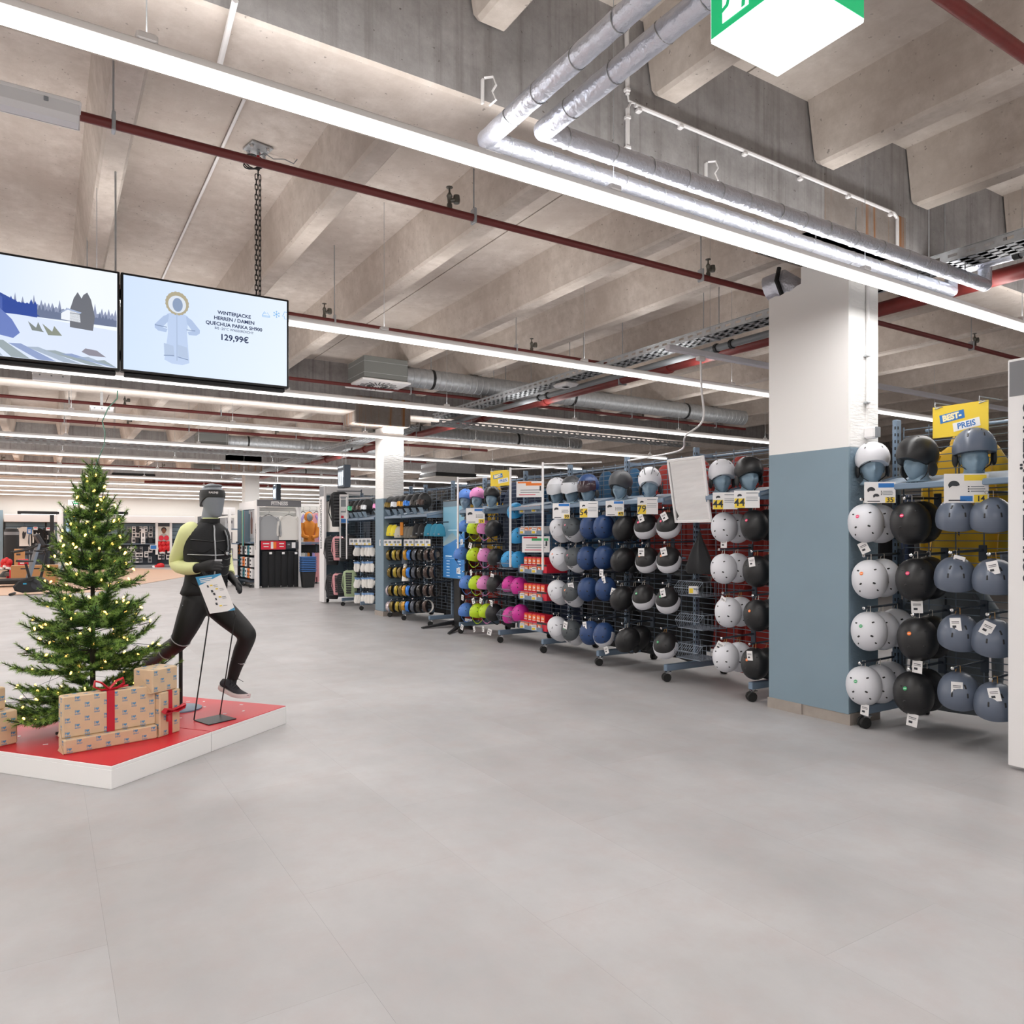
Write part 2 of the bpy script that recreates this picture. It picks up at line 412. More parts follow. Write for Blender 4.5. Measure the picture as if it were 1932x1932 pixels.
# ------------------------------------------------------------------ LED strip lights
M_LED = mat('led_diffuser', (1, .98, .955, 1), .5, emit=3.2)
M_PRISM = mat('prismatic_louvre', (1, .98, .955, 1), .5, emit=.9)
ZL = 3.0
def strip(y, x0, x1, lab):
    t = thing('strip_light', lab, 'light', ((x0 + x1) / 2, y, ZL), group='LED strip lights in rows across the hall')
    L = x1 - x0; cx = (x0 + x1) / 2
    obj('housing', MB().rbox((cx, y, ZL + .045), (L, .046, .05), .008), M_WHITE, t)
    obj('louvre', MB().prism([(.034, .012), (.05, .026), (.024, .034), (-.024, .034), (-.05, .026), (-.034, .012)], L, (x0, y, ZL - .003), Matrix(((0, 0, 1), (1, 0, 0), (0, 1, 0)))), M_PRISM, t)
    ld = bpy.data.lights.new('led_line', 'AREA'); ld.shape = 'RECTANGLE'; ld.size = L; ld.size_y = .06; ld.energy = STRIP_POWER * L / 26.75; ld.color = (1, .98, .962)
    link('led_line', ld, t, (0, 0, -.008))
    lu = bpy.data.lights.new('led_uplight', 'AREA'); lu.shape = 'RECTANGLE'; lu.size = L; lu.size_y = .08; lu.energy = ld.energy * .37; lu.color = ld.color
    link('led_uplight', lu, t, (0, 0, .1), (math.pi, 0, 0))
    obj('diffuser', MB().prism([(-.028, 0), (.028, 0), (.034, .012), (-.034, .012)], L, (x0, y, ZL - .003), Matrix(((0, 0, 1), (1, 0, 0), (0, 1, 0)))), M_LED, t)
    w = MB(); x = x0 + 1.1
    while x < x1: w.tube([(x, y, ZL + .07), (x, y, 4.14)], .0022, 4); x += 2.1
    obj('suspension_wire', w, M_GALV, t)
    c = MB(); x = x0 + 1.1
    while x < x1: c.rbox((x, y, ZL + .082), (.07, .05, .03), .006); x += 2.1
    obj('mounting_clip', c, M_WHITE, t)
    return t
ROWS = ['nearest the camera, running above the near column', 'second row, starting behind the right display screen', 'third row, passing just under the display screens',
        'fourth row, in front of the goggle rack column', 'fifth row', 'sixth row', 'seventh row', 'eighth row', 'ninth row', 'tenth row', 'eleventh row', 'row closest to the back wall']
for k in range(12):
    strip(2.88 + 2.965 * k, -15.5, 11.25, 'long white LED strip light, ' + ROWS[k])
strip(-.085, -15.5, 11.25, 'long white LED strip light above and behind the camera')
strip(-3.05, -15.5, 11.25, 'long white LED strip light far behind the camera')

# unlit power rail with the cable down to the mirror rack
q = at_z(1237, 656, 3.0)
pr = thing('power_rail', 'unlit grey power rail hanging above the mirror rack', 'rail', (q.x, q.y, 3.0))
obj('profile', MB().rbox((8.2, q.y, 3.02), (8.2 - q.x + 3.4, .06, .05), .006), mat('grey_rail', '#e2e2ea', .5), pr)
obj('suspension_wire', MB().tube([(5.2, q.y, 3.05), (5.2, q.y, 4.14)], .002, 4).tube([(7.4, q.y, 3.05), (7.4, q.y, 4.14)], .002, 4), M_GALV, pr)
a = at_y(1322, 676, q.y); b0 = at_y(1318, 842, 5.0); 
obj('socket', MB().rbox((a.x, q.y, 2.975), (.09, .05, .045), .008), M_WHITE, pr)
RX = 5.28                                            # plane of the grid walls
e1 = at_x(1300, 858, RX); e2 = at_x(1180, 868, RX)
obj('drop_cable', MB().tube(cat([(a.x, q.y, 2.96), (a.x + .01, q.y, 2.7), (a.x + .05, q.y + .02, 2.42), (e1.x - .3, e1.y - .25, 2.27), (e1.x, e1.y + .1, 2.2), (e1.x, e1.y + .5, 2.17), (e2.x, e2.y, 2.16)]), .009, 6), M_WHITE, pr, True)

# ------------------------------------------------------------------ sprinkler pipes
M_BRASS = mat('sprinkler_metal', '#6d6a62', .4, metal=.6)
head = MB().lathe([(.018, -.01), (.018, .02), (.012, .03), (.014, .06), (.02, .075), (.012, .09), (.006, .1), (.006, .125), (.022, .127), (.022, .131)], 10).cyl((0, 0, .045), (.045, 0, .062), .014, 8).lathe([(.02, 0), (.024, .02), (.02, .05)], 10, (.05, 0, .04)).mesh('sprinkler_head', M_BRASS, True)
def sprink(y, x0, x1, z, heads, lab, m=M_REDD, r=.024, cap=False):
    t = thing('sprinkler_pipe', lab, 'pipe', ((x0 + x1) / 2, y, z), group='red sprinkler pipes across the hall')
    obj('pipe', MB().tube([(x0, y, z), (x1, y, z)], r, 10), m, t, True)
    x = x0 + 1.05
    hg = MB(); cl = MB()
    while x < x1 - .2:
        hg.tube([(x, y, z + .05), (x, y, 4.14)], .005, 5); cl.rbox((x, y, z + .01), (.018, 2 * r + .012, 2 * r + .05), .004); x += 2.06
    obj('hanger_rod', hg, M_GALV, t); obj('pipe_clip', cl, M_GALV, t)
    for hx in heads: link('sprinkler_head', head, t, (hx - (x0 + x1) / 2, 0, r))
    return t
sprink(4.22, -9, 11.4, 3.41, [at_y(p, q, 4.22).x for p, q in ((848, 380), (1336, 515))] + [8.6], 'dark red sprinkler pipe passing behind the strip light nearest the camera')
h2 = [at_y(p, q, 6.96).x for p, q in ((612, 590), (1003, 655))]
sprink(6.96, -9, at_y(1150, 690, 6.96).x, 3.41, h2, 'dark red sprinkler pipe ending in a cap near the middle of the hall')
sprink(9.77, -9, 11.4, 3.41, [3.9, 6.3, 8.8], 'dark red sprinkler pipe running below the spiral duct')
sprink(12.4, -9, at_y(676, 793, 12.4).x, 3.28, [-2, 1], 'dark red sprinkler pipe under the second girder')
sprink(15.5, -9, 9, 3.41, [-4.8, -1.2, 1.3, 4.0], 'dark red sprinkler pipe past the second girder', r=.03)
sprink(18.9, -9, 9, 3.41, [-2, 2.2], 'dark red sprinkler pipe over the fitness frame')
sprink(24.6, -9, 9, 3.41, [-1, 3], 'dark red sprinkler pipe behind the third girder')
sprink(1.54, -9, 11.4, 3.41, [], 'dull red sprinkler pipe nearest the camera, passing the exit sign', M_RED, .028)
# main riser pipe and cable tray along the rack aisle
p1 = at_z(1932, 510, 3.32)
mp = thing('main_pipe', 'thick red fire main running along the helmet rack aisle', 'pipe', (p1.x, 10, 3.32))
obj('pipe', MB().tube([(p1.x, -5.5, 3.32), (p1.x, 34, 3.32)], .062, 14), M_RED, mp, True)
cp = MB()
for y in (2.0, 4.6, 6.4, 8.9, 10.7, 13.4, 16.1, 18.8): cp.lathe([(.078, -.05), (.078, .05)], 14, (p1.x, y, 3.32), Matrix.Rotation(math.pi / 2, 3, 'X'))
obj('coupling', cp, M_RED, mp, True)
hg = MB()
for y in (1.2, 4.3, 7.2, 10.0, 13.2, 17, 20): hg.tube([(p1.x, y, 3.38), (p1.x, y, 4.14)], .006, 5).rbox((p1.x, y, 3.32), (.14, .02, .14), .01)
obj('hanger_rod', hg, M_GALV, mp)
def tray(name, p, q, w, h, lab, slots=True):
    """perforated U-shaped cable tray between two points"""
    p, q = Vector(p), Vector(q); t = (q - p); L = t.length; t.normalize(); s = Vector((-t.y, t.x, 0)); up = Vector((0, 0, 1))
    o = thing(name, lab, 'cable tray', p)
    mb = MB()
    for side in (-1, 1):
        e = s * side * w / 2
        mb.bar(p + e + up * .004, q + e + up * .004, .003, .012).bar(p + e + up * h, q + e + up * h, .012, .004)
        n = int(L / .12)
        for i in range(n):
            a = p + t * (i * L / n); mb.bar(a + e + up * h * .5, a + t * .055 + e + up * h * .5, .002, h * .95)
            mb.bar(a + t * .055 + e + up * h * .8, a + t * (L / n) + e + up * h * .8, .002, h * .3)
            mb.bar(a + t * .055 + e + up * h * .2, a + t * (L / n) + e + up * h * .2, .002, h * .3)
    obj('side_rail', mb, M_GALV, o)
    fb = MB(); n = int(L / .12)
    for i in range(n):
        a = p + t * (i * L / n); fb.bar(a - s * w / 2 + t * .03, a + s * w / 2 + t * .03, .06, .002)
    for k in (-.3, 0, .3): fb.bar(p + s * w * k, q + s * w * k, .045, .002)
    obj('tray_floor', fb, M_GALV, o)
    hg = MB(); d = .6
    while d < L:
        a = p + t * d; hg.tube([a - s * w * .45, a - s * w * .45 + up * (4.14 - p.z)], .005, 5).tube([a + s * w * .45, a + s * w * .45 + up * (4.14 - p.z)], .005, 5).bar(a - s * w * .5, a + s * w * .5, .03, .02); d += 2.2
    obj('hanger_rod', hg, M_GALV, o)
    cb = MB()
    for k in (-.25, -.05, .2): cb.tube([p + s * w * k + up * .016, q + s * w * k + up * .016], .012, 6)
    obj('cable', cb, mat('grey_cable', '#8a8d92', .5), o)
    return o
q = at_z(1932, 462, 3.31)
tray('cable_tray', (q.x, .2, 3.31), (q.x, 11.2, 3.31), .24, .07, 'galvanised cable tray running above the thick red main')
tray('cable_tray', (q.x - .2, 10.95, 3.17), (11, 10.95, 3.17), .3, .06, 'galvanised cable tray branching right at the second girder')
tray('cable_tray', (q.x, 12.3, 3.31), (q.x, 30, 3.31), .3, .07, 'galvanised cable tray continuing beyond the second girder')
tray('cable_tray', (-6, 17.2, 3.16), (q.x - .25, 17.2, 3.16), .3, .07, 'galvanised cable tray crossing above the tree top')
gt = thing('grey_pipe', 'grey plastic pipe beside the cable tray over the racks', 'pipe', (q.x + .24, 5, 3.24))
obj('pipe', MB().tube([(q.x + .2, 3.7, 3.26), (q.x + .2, 11.4, 3.26)], .035, 10), mat('grey_pipe', '#83878a', .45), gt, True)
cl = MB()
for y in (5.1, 5.3, 8.3, 8.5): cl.tube([(q.x + .2, y, 3.26), (q.x + .2, y + .03, 3.26)], .048, 10)
obj('clamp', cl, M_BLACK, gt, True)
ap = thing('access_point', 'flat white round-cornered wireless box under the cable tray', 'access point', (q.x - .02, 7.6, 3.24))
obj('shell', MB().rbox((q.x - .02, 7.6, 3.255), (.2, .3, .05), .02), M_WHITE, ap)
obj('ring', MB().lathe([(.05, -.004), (.05, 0), (.035, 0), (.035, -.004)], 16, (q.x - .02, 7.6, 3.232)), M_INKL, ap)

# ------------------------------------------------------------------ foil-wrapped pipes
def foil(name, pts, r, lab):
    pts = [Vector(p) for p in pts]
    o = thing(name, lab, 'pipe', pts[1], group='foil wrapped pipes under the first girder')
    mb = MB(); rr = R
    for a, b in zip(pts, pts[1:]):
        n = max(2, int((b - a).length / .05)); L = (b - a).normalized()
        u = L.orthogonal().normalized(); w = L.cross(u); rings = []
        for i in range(n + 1):
            c = a.lerp(b, i / n)
            rings.append([c + (u * math.cos(t) + w * math.sin(t)) * r * (1 + rr.uniform(-.035, .035)) for t in [2 * math.pi * k / 18 for k in range(18)]])
        mb.loft(rings)
    for p in pts[1:-1]: mb.ell(p, (r * 1.03, r * 1.03, r * 1.03), 14, 8)
    obj('foil_wrap', mb, M_FOIL, o, True)
    ti = MB()
    for a, b in zip(pts, pts[1:]):
        L = (b - a).length; d = .12; M = basis(b - a, (0, 0, 1) if abs((b - a).normalized().z) < .9 else (1, 0, 0))
        while d < L - .05:
            c = a.lerp(b, d / L); tl = Matrix.Rotation(rr.uniform(-.35, .35), 3, 'X'); ti.tube([c + M @ (tl @ Vector((r * 1.04 * math.cos(t), r * 1.04 * math.sin(t), 0))) for t in [2 * math.pi * k / 14 for k in range(14)]], .0022, 4, closed=True); d += rr.uniform(.2, .3)
    obj('binding_wire', ti, M_GALV, o)
    hg = MB(); L = pts[2].x - pts[1].x
    for f in (.25, .6, .93): hg.tube([(pts[1].x + L * f, pts[1].y, pts[1].z), (pts[1].x + L * f, pts[1].y, 3.4)], .004, 5)
    obj('hanger_rod', hg, M_GALV, o)
    return o
A0 = at_z(918, 263, 3.2); B0 = at_z(1026, 246, 3.2)
A1 = at_y(1795, 550, A0.y); B1 = at_y(1858, 545, B0.y)
foil('foil_pipe', [(A0.x, -2, 3.2), A0, (A1.x, A0.y, 3.2), (A1.x, A0.y, 3.32)], .043, 'foil wrapped pipe turning above the strip light, the lower left of two')
foil('foil_pipe', [(B0.x, -2, 3.2), B0, (B1.x, B0.y, 3.2), (B1.x, B0.y, 3.34)], .046, 'foil wrapped pipe turning under the girder, the upper right of two')
for nm, x, y, z in (('lower left', A1.x, A0.y, 3.34), ('upper right', B1.x, B0.y, 3.37)):
    s_ = thing('foil_pipe_stub', 'short foil pipe stub running toward the camera above the %s foil pipe end' % nm, 'pipe', (x, y, z))
    mb = MB(); yb = y - (.6 if 'upper' in nm else .45)
    mb.tube([(x, y, z), (x, (y + yb) / 2, z + .005), (x, yb, z)], .042, 16); obj('foil_wrap', mb, M_FOIL, s_, True)
    obj('grey_tail', MB().tube([(x, yb, z), (x, yb - 1.2, z)], .032, 10), mat('grey_pipe', '#83878a', .45), s_, True)
    obj('collar', MB().tube([(x, yb + .02, z), (x, yb - .02, z)], .045, 14), M_BLACK, s_, True)

# ------------------------------------------------------------------ spiral ducts with outlet boxes
def duct(y, xb, x1, z, r, lab, m=M_GALV):
    o = thing('air_duct', lab, 'air duct', (xb, y, z), group='spiral air ducts with outlet boxes')
    mb = MB(); prof = []; L = x1 - xb; n = int(L / .1)
    for i in range(n):
        z0 = i * L / n; prof += [(r, z0), (r, z0 + .075), (r * 1.035, z0 + .08), (r * 1.035, z0 + .095)]
    mb.lathe(prof, 20, (xb, y, z), basis((1, 0, 0), (0, 0, 1)))
    obj('spiral_tube', mb, m, o, True)
    bx = .62
    obj('outlet_box', MB().rbox((xb - bx / 2, y, z - .0), (bx, bx, .3), .006), mat('grey_sheet_metal', '#8d918f', .4, metal=.5), o)
    obj('seam', MB().box((xb - bx / 2, y, z + .08), (bx + .006, bx + .006, .006)).box((xb - bx / 2, y, z - .07), (bx + .006, bx + .006, .006)), M_GALV, o)
    f = obj('diffuser_plate', MB().rbox((xb - bx / 2, y, z - .165), (bx + .07, bx + .07, .03), .006), M_WHITE, o)
    sl = MB()
    for k in range(24):
        a = k * math.pi / 12
        for r0, r1 in (((.06, .15), (.17, .25)) if k % 2 == 0 else ((.10, .15), (.17, .27))):
            sl.bar((xb - bx / 2 + r0 * math.cos(a), y + r0 * math.sin(a), z - .1815), (xb - bx / 2 + r1 * math.cos(a), y + r1 * math.sin(a), z - .1815), .018, .004)
    obj('slot', sl, M_BLACK, f)
    cl = MB(); x = xb + .5
    hg = MB()
    while x < x1: cl.lathe([(r * 1.06, -.02), (r * 1.06, .02)], 20, (x, y, z), basis((1, 0, 0), (0, 0, 1))); hg.tube([(x, y, z + r), (x, y, 4.14)], .006, 5); x += 2.5
    obj('strap', cl, M_BLACK, o, True); obj('hanger_rod', hg, M_GALV, o)
    return o
d1 = at_d(752, 709, 10.4)
duct(d1.y, d1.x, 11.2, d1.z, .135, 'spiral air duct with slotted outlet box in the middle of the hall')
duct(18.2, 3.55, 8, 3.58, .125, 'spiral air duct with outlet box beyond the second girder')
duct(25.6, 4.6, 9, 3.58, .125, 'far spiral air duct with outlet box above the mannequin')
duct(14.5, 6.2, 11, 3.58, .14, 'spiral air duct behind the goggle rack column')
# ------------------------------------------------------------------ grid wall racks
def grid_mb(y0, y1, z0, z1, x=RX, pz=.05, py=.2, r=.003):
    mb = MB(); z = z0
    while z <= z1 + .001: mb.box((x, (y0 + y1) / 2, z), (r * 2, y1 - y0, r * 2)); z += pz
    n = max(1, round((y1 - y0) / py))
    for i in range(n + 1): mb.box((x + .005, y0 + (y1 - y0) * i / n, (z0 + z1) / 2), (r * 2.2, r * 2.2, z1 - z0))
    return mb
caster_fork = MB().prism([(-.02, .085), (.03, .085), (.045, .03), (.03, .028), (.0, .06)], .004, (0, -.022, 0), Matrix(((1, 0, 0), (0, 0, 1), (0, 1, 0)))).prism([(-.02, .085), (.03, .085), (.045, .03), (.03, .028), (.0, .06)], .004, (0, .018, 0), Matrix(((1, 0, 0), (0, 0, 1), (0, 1, 0)))).rbox((.005, 0, .088), (.06, .05, .008), .003).cyl((0, 0, .09), (0, 0, .1), .012).mesh('caster_fork', M_CHROME)
caster_wheel = MB().lathe([(.012, -.03), (.036, -.03), (.04, -.026), (.04, -.006), (.03, -.004), (.03, .004), (.04, .006), (.04, .026), (.036, .03), (.012, .03)], 16, (.022, 0, .04), Matrix.Rotation(math.pi / 2, 3, 'X')).mesh('caster', M_RUBBER, True)
def caster(par, x, y, ang=0):
    w = wl(par)
    c = link('caster', caster_wheel, par, (x - w.x, y - w.y, -w.z), (0, 0, ang)); link('caster_fork', caster_fork, c)
def post_mb(x, y, z0, z1):
    mb = MB().rbox((x, y, (z0 + z1) / 2), (.06, .035, z1 - z0), .004)
    return mb
def slots_mb(x, y, z0, z1):
    mb = MB(); z = z0 + .04
    while z < z1 - .03: mb.box((x - .0305, y - .006, z), (.002, .01, .022)).box((x - .012, y - .0178, z), (.014, .002, .022)); z += .05
    return mb
def post_foot(t, y, h=2.2, back=True, x0=4.875):
    obj('post', post_mb(RX, y, .1, h), M_STEEL, t)
    obj('post_slot', slots_mb(RX, y, .3, h), M_BLACK, t)
    obj('foot', MB().rbox(((x0 + 5.69) / 2, y, .13), (5.69 - x0, .045, .06), .005), M_STEELD if False else M_STEEL, t)
    caster(t, x0 + .045, y, math.pi * .86); caster(t, 5.65, y, .4)
def hook(t, x0, y, z, n=1):
    """hook arm from the grid toward the aisle"""
    mb = MB().tube([(RX - .005, y, z + .012), (x0, y, z)], .0085, 8).rbox((RX - .012, y, z - .01), (.012, .05, .11), .003)
    h = obj('hook', mb, M_STEELD, t)
    obj('hook_tip', MB().lathe([(.004, -.006), (.011, -.003), (.011, .003), (.004, .006)], 10, (x0 - .003, y, z), basis((1, 0, 0), (0, 0, 1))), M_CHROME, h)
def shelf(t, y0, y1, zf, zb, xf=4.87, name='sloping_shelf'):
    mb = MB(); A = Vector((xf, 0, zf)); Bk = Vector((RX - .03, 0, zb)); d = (Bk - A); n = Vector((-d.z, 0, d.x)).normalized()
    mb.loft([[Vector((p.x, y, p.z)) for p in (A, Bk, Bk - n * .02, A - n * .02)] for y in (y0, y1)])
    s = obj(name, mb, mat('shelf_blue_grey', '#8d9aa8', .5), t)
    obj('price_rail', MB().rbox((xf - .012, (y0 + y1) / 2, zf - .015), (.02, y1 - y0, .04), .005), M_STEEL, s)
    for y in (y0 + .012, y1 - .012):
        obj('side_bracket', MB().prism([(xf - .02, zf - .05), (RX, zb - .12), (RX, zb + .02), (xf - .02, zf + .01)], .006, (0, y + .003, 0), Matrix(((1, 0, 0), (0, 0, -1), (0, 1, 0)))), M_STEEL, s)
    return s
def rack(label, y0, y1, posts, gz=(.22, 2.14), h=2.2, back=True, x0=4.875):
    t = thing('grid_rack', label, 'rack', (RX, (y0 + y1) / 2, 0), group='rolling grid racks along the aisle')
    for y in posts: post_foot(t, y, h, back, x0)
    obj('wire_grid', grid_mb(y0 + .02, y1 - .02, *gz), M_WIRE, t)['kind'] = 'stuff'
    t['y0'], t['y1'] = y0, y1
    return t
PY = {i: 3.13 + i for i in range(13)}          # a post every metre
rk0 = rack('first grid rack right of the near column, white black and grey helmets on it', 2.15, 3.1, [3.13], x0=4.87)
rkA = rack('grid rack left of the near column with round white and black helmets', 4.0, 5.1, [4.125])
rkB = rack('grid rack behind the mirror with black and white visor helmets', 5.1, 6.1, [5.11])
rkC = rack('grid rack with navy blue helmets', 6.1, 7.12, [6.11])
rkD = rack('grid rack with white and charcoal visor helmets and red box shelves', 7.12, 8.1, [7.13])
rkE = rack('grid rack with bright childrens helmets and wire bins', 8.1, 9.16, [8.1, 9.16])
rkF = rack('grid rack behind the floor standing screen', 9.2, 10.12, [10.13])
rkG = rack('grid rack with beanies and goggles by the second column', 10.13, 11.1, [11.1])
rkH = rack('grid rack against the second column with pale goggles', 11.1, 11.8, [11.68])
rkI = rack('grid rack just past the second column with white mittens', 12.25, 13.05, [13.0])
rkJ = rack('grid rack past the second column with backpacks', 13.05, 14.0, [14.0])
rkK = rack('last grid rack before the white aisle frame', 14.0, 15.0, [14.95])

# ------------------------------------------------------------------ helmets
def dome(a, b, h, front=0.0, ear=.0, drop=.25, nu=32, nv=11, k=1.0, brim=0.0):
    """helmet shell: x half width a, y half length b (front is -y), height h; rim dips over the ears by ear"""
    rings = []
    for i in range(nv + 1):
        t = i / nv; ring = []
        for j in range(nu):
            th = 2 * math.pi * j / nu; cx, sy = math.cos(th), math.sin(th)
            e = ear * (abs(cx) ** 3) + ear * .8 * max(0, sy) ** 2 - front * max(0, -sy) ** 3
            am = math.pi / 2 + drop + e
            al = .03 + (am - .03) * t
            s = math.sin(al) ** .92 if al < math.pi / 2 else 1 - .35 * (al - math.pi / 2) ** 2
            x = a * k * s * (abs(cx) ** .93) * (1 if cx > 0 else -1); y = b * k * s * (abs(sy) ** .93) * (1 if sy > 0 else -1)
            z = h * k * math.cos(al) if al < math.pi / 2 else -(al - math.pi / 2) * h * .75
            if brim and sy < -.5 and t > .8: y -= brim * (t - .8) * 5 * (-sy - .5) * 2
            ring.append((x, y, z))
        rings.append(ring)
    return rings
def shell_mesh(name, m, **kw):
    o = dome(**kw); kw2 = dict(kw); kw2['k'] = .93; inn = dome(**kw2)[::-1]
    return MB().loft(o + [inn[0]], True).mesh(name, m, True), inn
def helmet_set(kind):
    P = dict(round=dict(a=.118, b=.138, h=.125, drop=.35, ear=.3, front=.15), kid=dict(a=.108, b=.128, h=.12, drop=.2, ear=.28, front=.1),
             ski=dict(a=.115, b=.142, h=.13, drop=.35, ear=.42, front=.12, brim=.008), low=dict(a=.12, b=.145, h=.135, drop=.18, ear=.12, front=.0),
             visor=dict(a=.116, b=.14, h=.13, drop=.35, ear=.4, front=.35))[kind]
    sh, inn = shell_mesh('shell_' + kind, M_WHITE, **P)
    q = dict(P); q['k'] = .925
    li = MB().loft([[Vector(p) * .97 for p in r] for r in dome(**dict(q, nu=20, nv=7))]).mesh('liner_' + kind, M_BLACKM, True)
    vb = MB(); a, b, h = P['a'], P['b'], P['h']
    def spot(az, el, w, l, rot=0):
        d = Vector((math.cos(el) * math.sin(az), -math.cos(el) * math.cos(az), math.sin(el)))
        t = 1 / math.sqrt((d.x / a) ** 2 + (d.y / b) ** 2 + (d.z / h) ** 2); p = d * t
        nrm = Vector((p.x / a ** 2, p.y / b ** 2, p.z / h ** 2)).normalized()
        up = Matrix.Rotation(rot, 3, nrm) @ Vector((0, 0, 1)) if abs(nrm.z) < .95 else Matrix.Rotation(rot, 3, nrm) @ Vector((0, 1, 0))
        M = basis(nrm, up); vb.rbox(p + nrm * .0005, (w, l, .008), .003, M)
    if kind in ('low',):
        for s in (-1, 1):
            spot(s * .38, .62, .012, .03, s * -.25); spot(s * .42, 1.02, .012, .03, s * -.2); spot(s * 2.5, .7, .012, .03)
    elif kind == 'visor':
        for s in (-1, 1): spot(s * .9, .75, .007, .028, .3 * s); spot(s * .5, 1.1, .007, .028, .2 * s)
    else:
        for s in (-1, 1):
            spot(s * .55, .62, .012, .02); spot(s * .75, 1.05, .012, .02, .2 * s); spot(s * 2.3, .95, .012, .02, -.2 * s)
    ve = vb.mesh('vent_' + kind, M_BLACK)
    pb = MB()                                               # ear pads and chin strap
    zl = -h * .75 * (P['drop'] + P['ear'])
    for s in (-1, 1): pb.ell((s * a * .86, .01, zl - .025), (.018, .045, .05), 10, 7)
    pad = pb.mesh('ear_pad', M_BLACKM, True)
    sb = MB().tube([(a * .84, .0, zl), (a * .66, -.03, zl - .07), (.02, -.045, zl - .115), (-.02, -.045, zl - .115), (-a * .66, -.03, zl - .07), (-a * .84, 0, zl)], .006, 6, flat=.4)
    sb.rbox((.0, -.045, zl - .116), (.03, .012, .02), .004)
    strap = sb.mesh('chin_strap', M_BLACK, True)
    vz = []
    vis = None
    if kind == 'visor':                                     # curved shield across the front
        rings = []
        for i in range(13):
            th = -math.pi / 2 + (i - 6) / 6 * 1.25
            ring = []
            for z, kk in ((.045, 1.03), (-.02, 1.07), (-.085, 1.02), (-.082, 1.0), (-.02, 1.045), (.043, 1.005)):
                sc_ = math.sqrt(max(.02, 1 - min(.95, (max(z, 0) / h)) ** 2))
                ring.append((a * kk * sc_ * math.cos(th), b * kk * sc_ * math.sin(th), z * (1 - .25 * abs(i - 6) / 6) + .012 * abs(i - 6) / 6))
            rings.append(ring)
        vis = MB().loft(rings).mesh('visor', M_WHITE, True)
    return dict(shell=sh, liner=li, vent=ve, ear_pad=pad, chin_strap=strap, visor=vis)
HS = {k: helmet_set(k) for k in ('round', 'kid', 'ski', 'low', 'visor')}
HM = {k: mat('helmet_' + k, *v) for k, v in {
    'white': ('#dcdde3', .45), 'black': ('#1c1c1e', .42), 'grey': ('#5f6878', .33), 'charcoal': ('#4a4f53', .5), 'navy': ('#23406f', .45),
    'blue': ('#4f7cc6', .5), 'lime': ('#b5d31d', .45), 'pink': ('#d987bf', .5), 'cyan': ('#2b93cc', .45), 'magenta': ('#c92d95', .4), 'pale': ('#d5d6da', .4), 'darkgrey': ('#3d3f43', .5)}.items()}
M_CLEAR = mat('tinted_visor', '#3a2d33', .1)
M_STRING = mat('hang_string', '#d8d2c8', .7); M_TWINE = mat('tan_twine', '#b58a4e', .8)
STK = {'red': M_REDC, 'orange': M_ORANGE, 'green': M_GREENC, 'pink': mat('print_pink', '#e83a6b', .5)}
tagm = MB().box((0, 0, -.036), (.064, .0015, .08)).mesh('price_tag', M_CARD)
tagp = MB().box((0, -.0011, -.02), (.044, .0006, .004)).box((0, -.0011, -.029), (.044, .0006, .003)).box((-.008, -.0011, -.05), (.022, .0006, .014)).mesh('tag_print', M_INK)
stm = MB().lathe([(.012, -.001), (.012, .0012)], 14).mesh('sticker', M_REDC)
stw = MB().box((0, 0, .0016), (.016, .003, .0006)).mesh('sticker_print', M_CARD)
def setm(o, m):
    o.material_slots[0].link = 'OBJECT'; o.material_slots[0].material = m; return o
def helmet(kind, colour, label, group, loc, crown, front, hookz=None, hookx=None, pads=False, strap='black', visor=None, two=None, sticker=None, tagpos=None, twine=False, scale=1.0, tie=True, cat='helmet'):
    Mx = basis(crown, -Vector(front)); loc = Vector(loc)
    t = thing('helmet', label, cat, loc, Mx, group)
    if scale != 1: t.scale = (scale,) * 3
    S = HS[kind]; m = HM[colour]
    setm(link('shell', S['shell'], t), m); link('liner', S['liner'], t)
    link('vent', S['vent'], t)['kind'] = 'stuff'
    if two: # lower half in a second colour: band around the front of the shell
        setm(link('front_band', BAND, t), HM[two])
    if pads: link('ear_pad', S['ear_pad'], t)['kind'] = 'stuff'
    if strap: setm(link('chin_strap', S['chin_strap'], t), HM[strap] if strap in HM else M_BLACK)
    if visor: setm(link('visor', HS['visor']['visor'], t), visor)
    inv = Mx.transposed()
    if sticker:
        a, b, h = (.118, .138, .125); d = inv @ Vector((-.93, -.1, .35))
        d.normalize(); k = 1 / math.sqrt((d.x / a) ** 2 + (d.y / b) ** 2 + (max(d.z, .05) / h) ** 2)
        s = setm(link('sticker', stm, t, d * k * 1.03, basis(d, (0, 1, .1))), STK[sticker]); link('sticker_print', stw, s)
    if hookz and tie:
        tip = Vector((hookx if hookx else loc.x, loc.y, hookz)) - loc
        tm = M_TWINE if twine else M_STRING; sd = inv @ Vector((0, .035, 0)); up = inv @ (tip + Vector((0, 0, .012)))
        dn = inv @ Vector((-.02, 0, tip.z - .065))
        obj('hang_loop', MB().tube([dn + sd * .6, up + sd * .25, up - sd * .25, dn - sd * .6], .0022, 5), tm, t, True, world=False)
    if tagpos:
        tw = Vector(tagpos); rz = R.uniform(-.5, .5)
        Mt = inv @ (Matrix.Rotation(-math.pi / 2 + R.uniform(-.1, .6), 3, 'Z') @ Matrix.Rotation(rz, 3, 'Y'))
        g = link('price_tag', tagm, t, inv @ tw, Mt); link('tag_print', tagp, g)['kind'] = 'stuff'
    return t
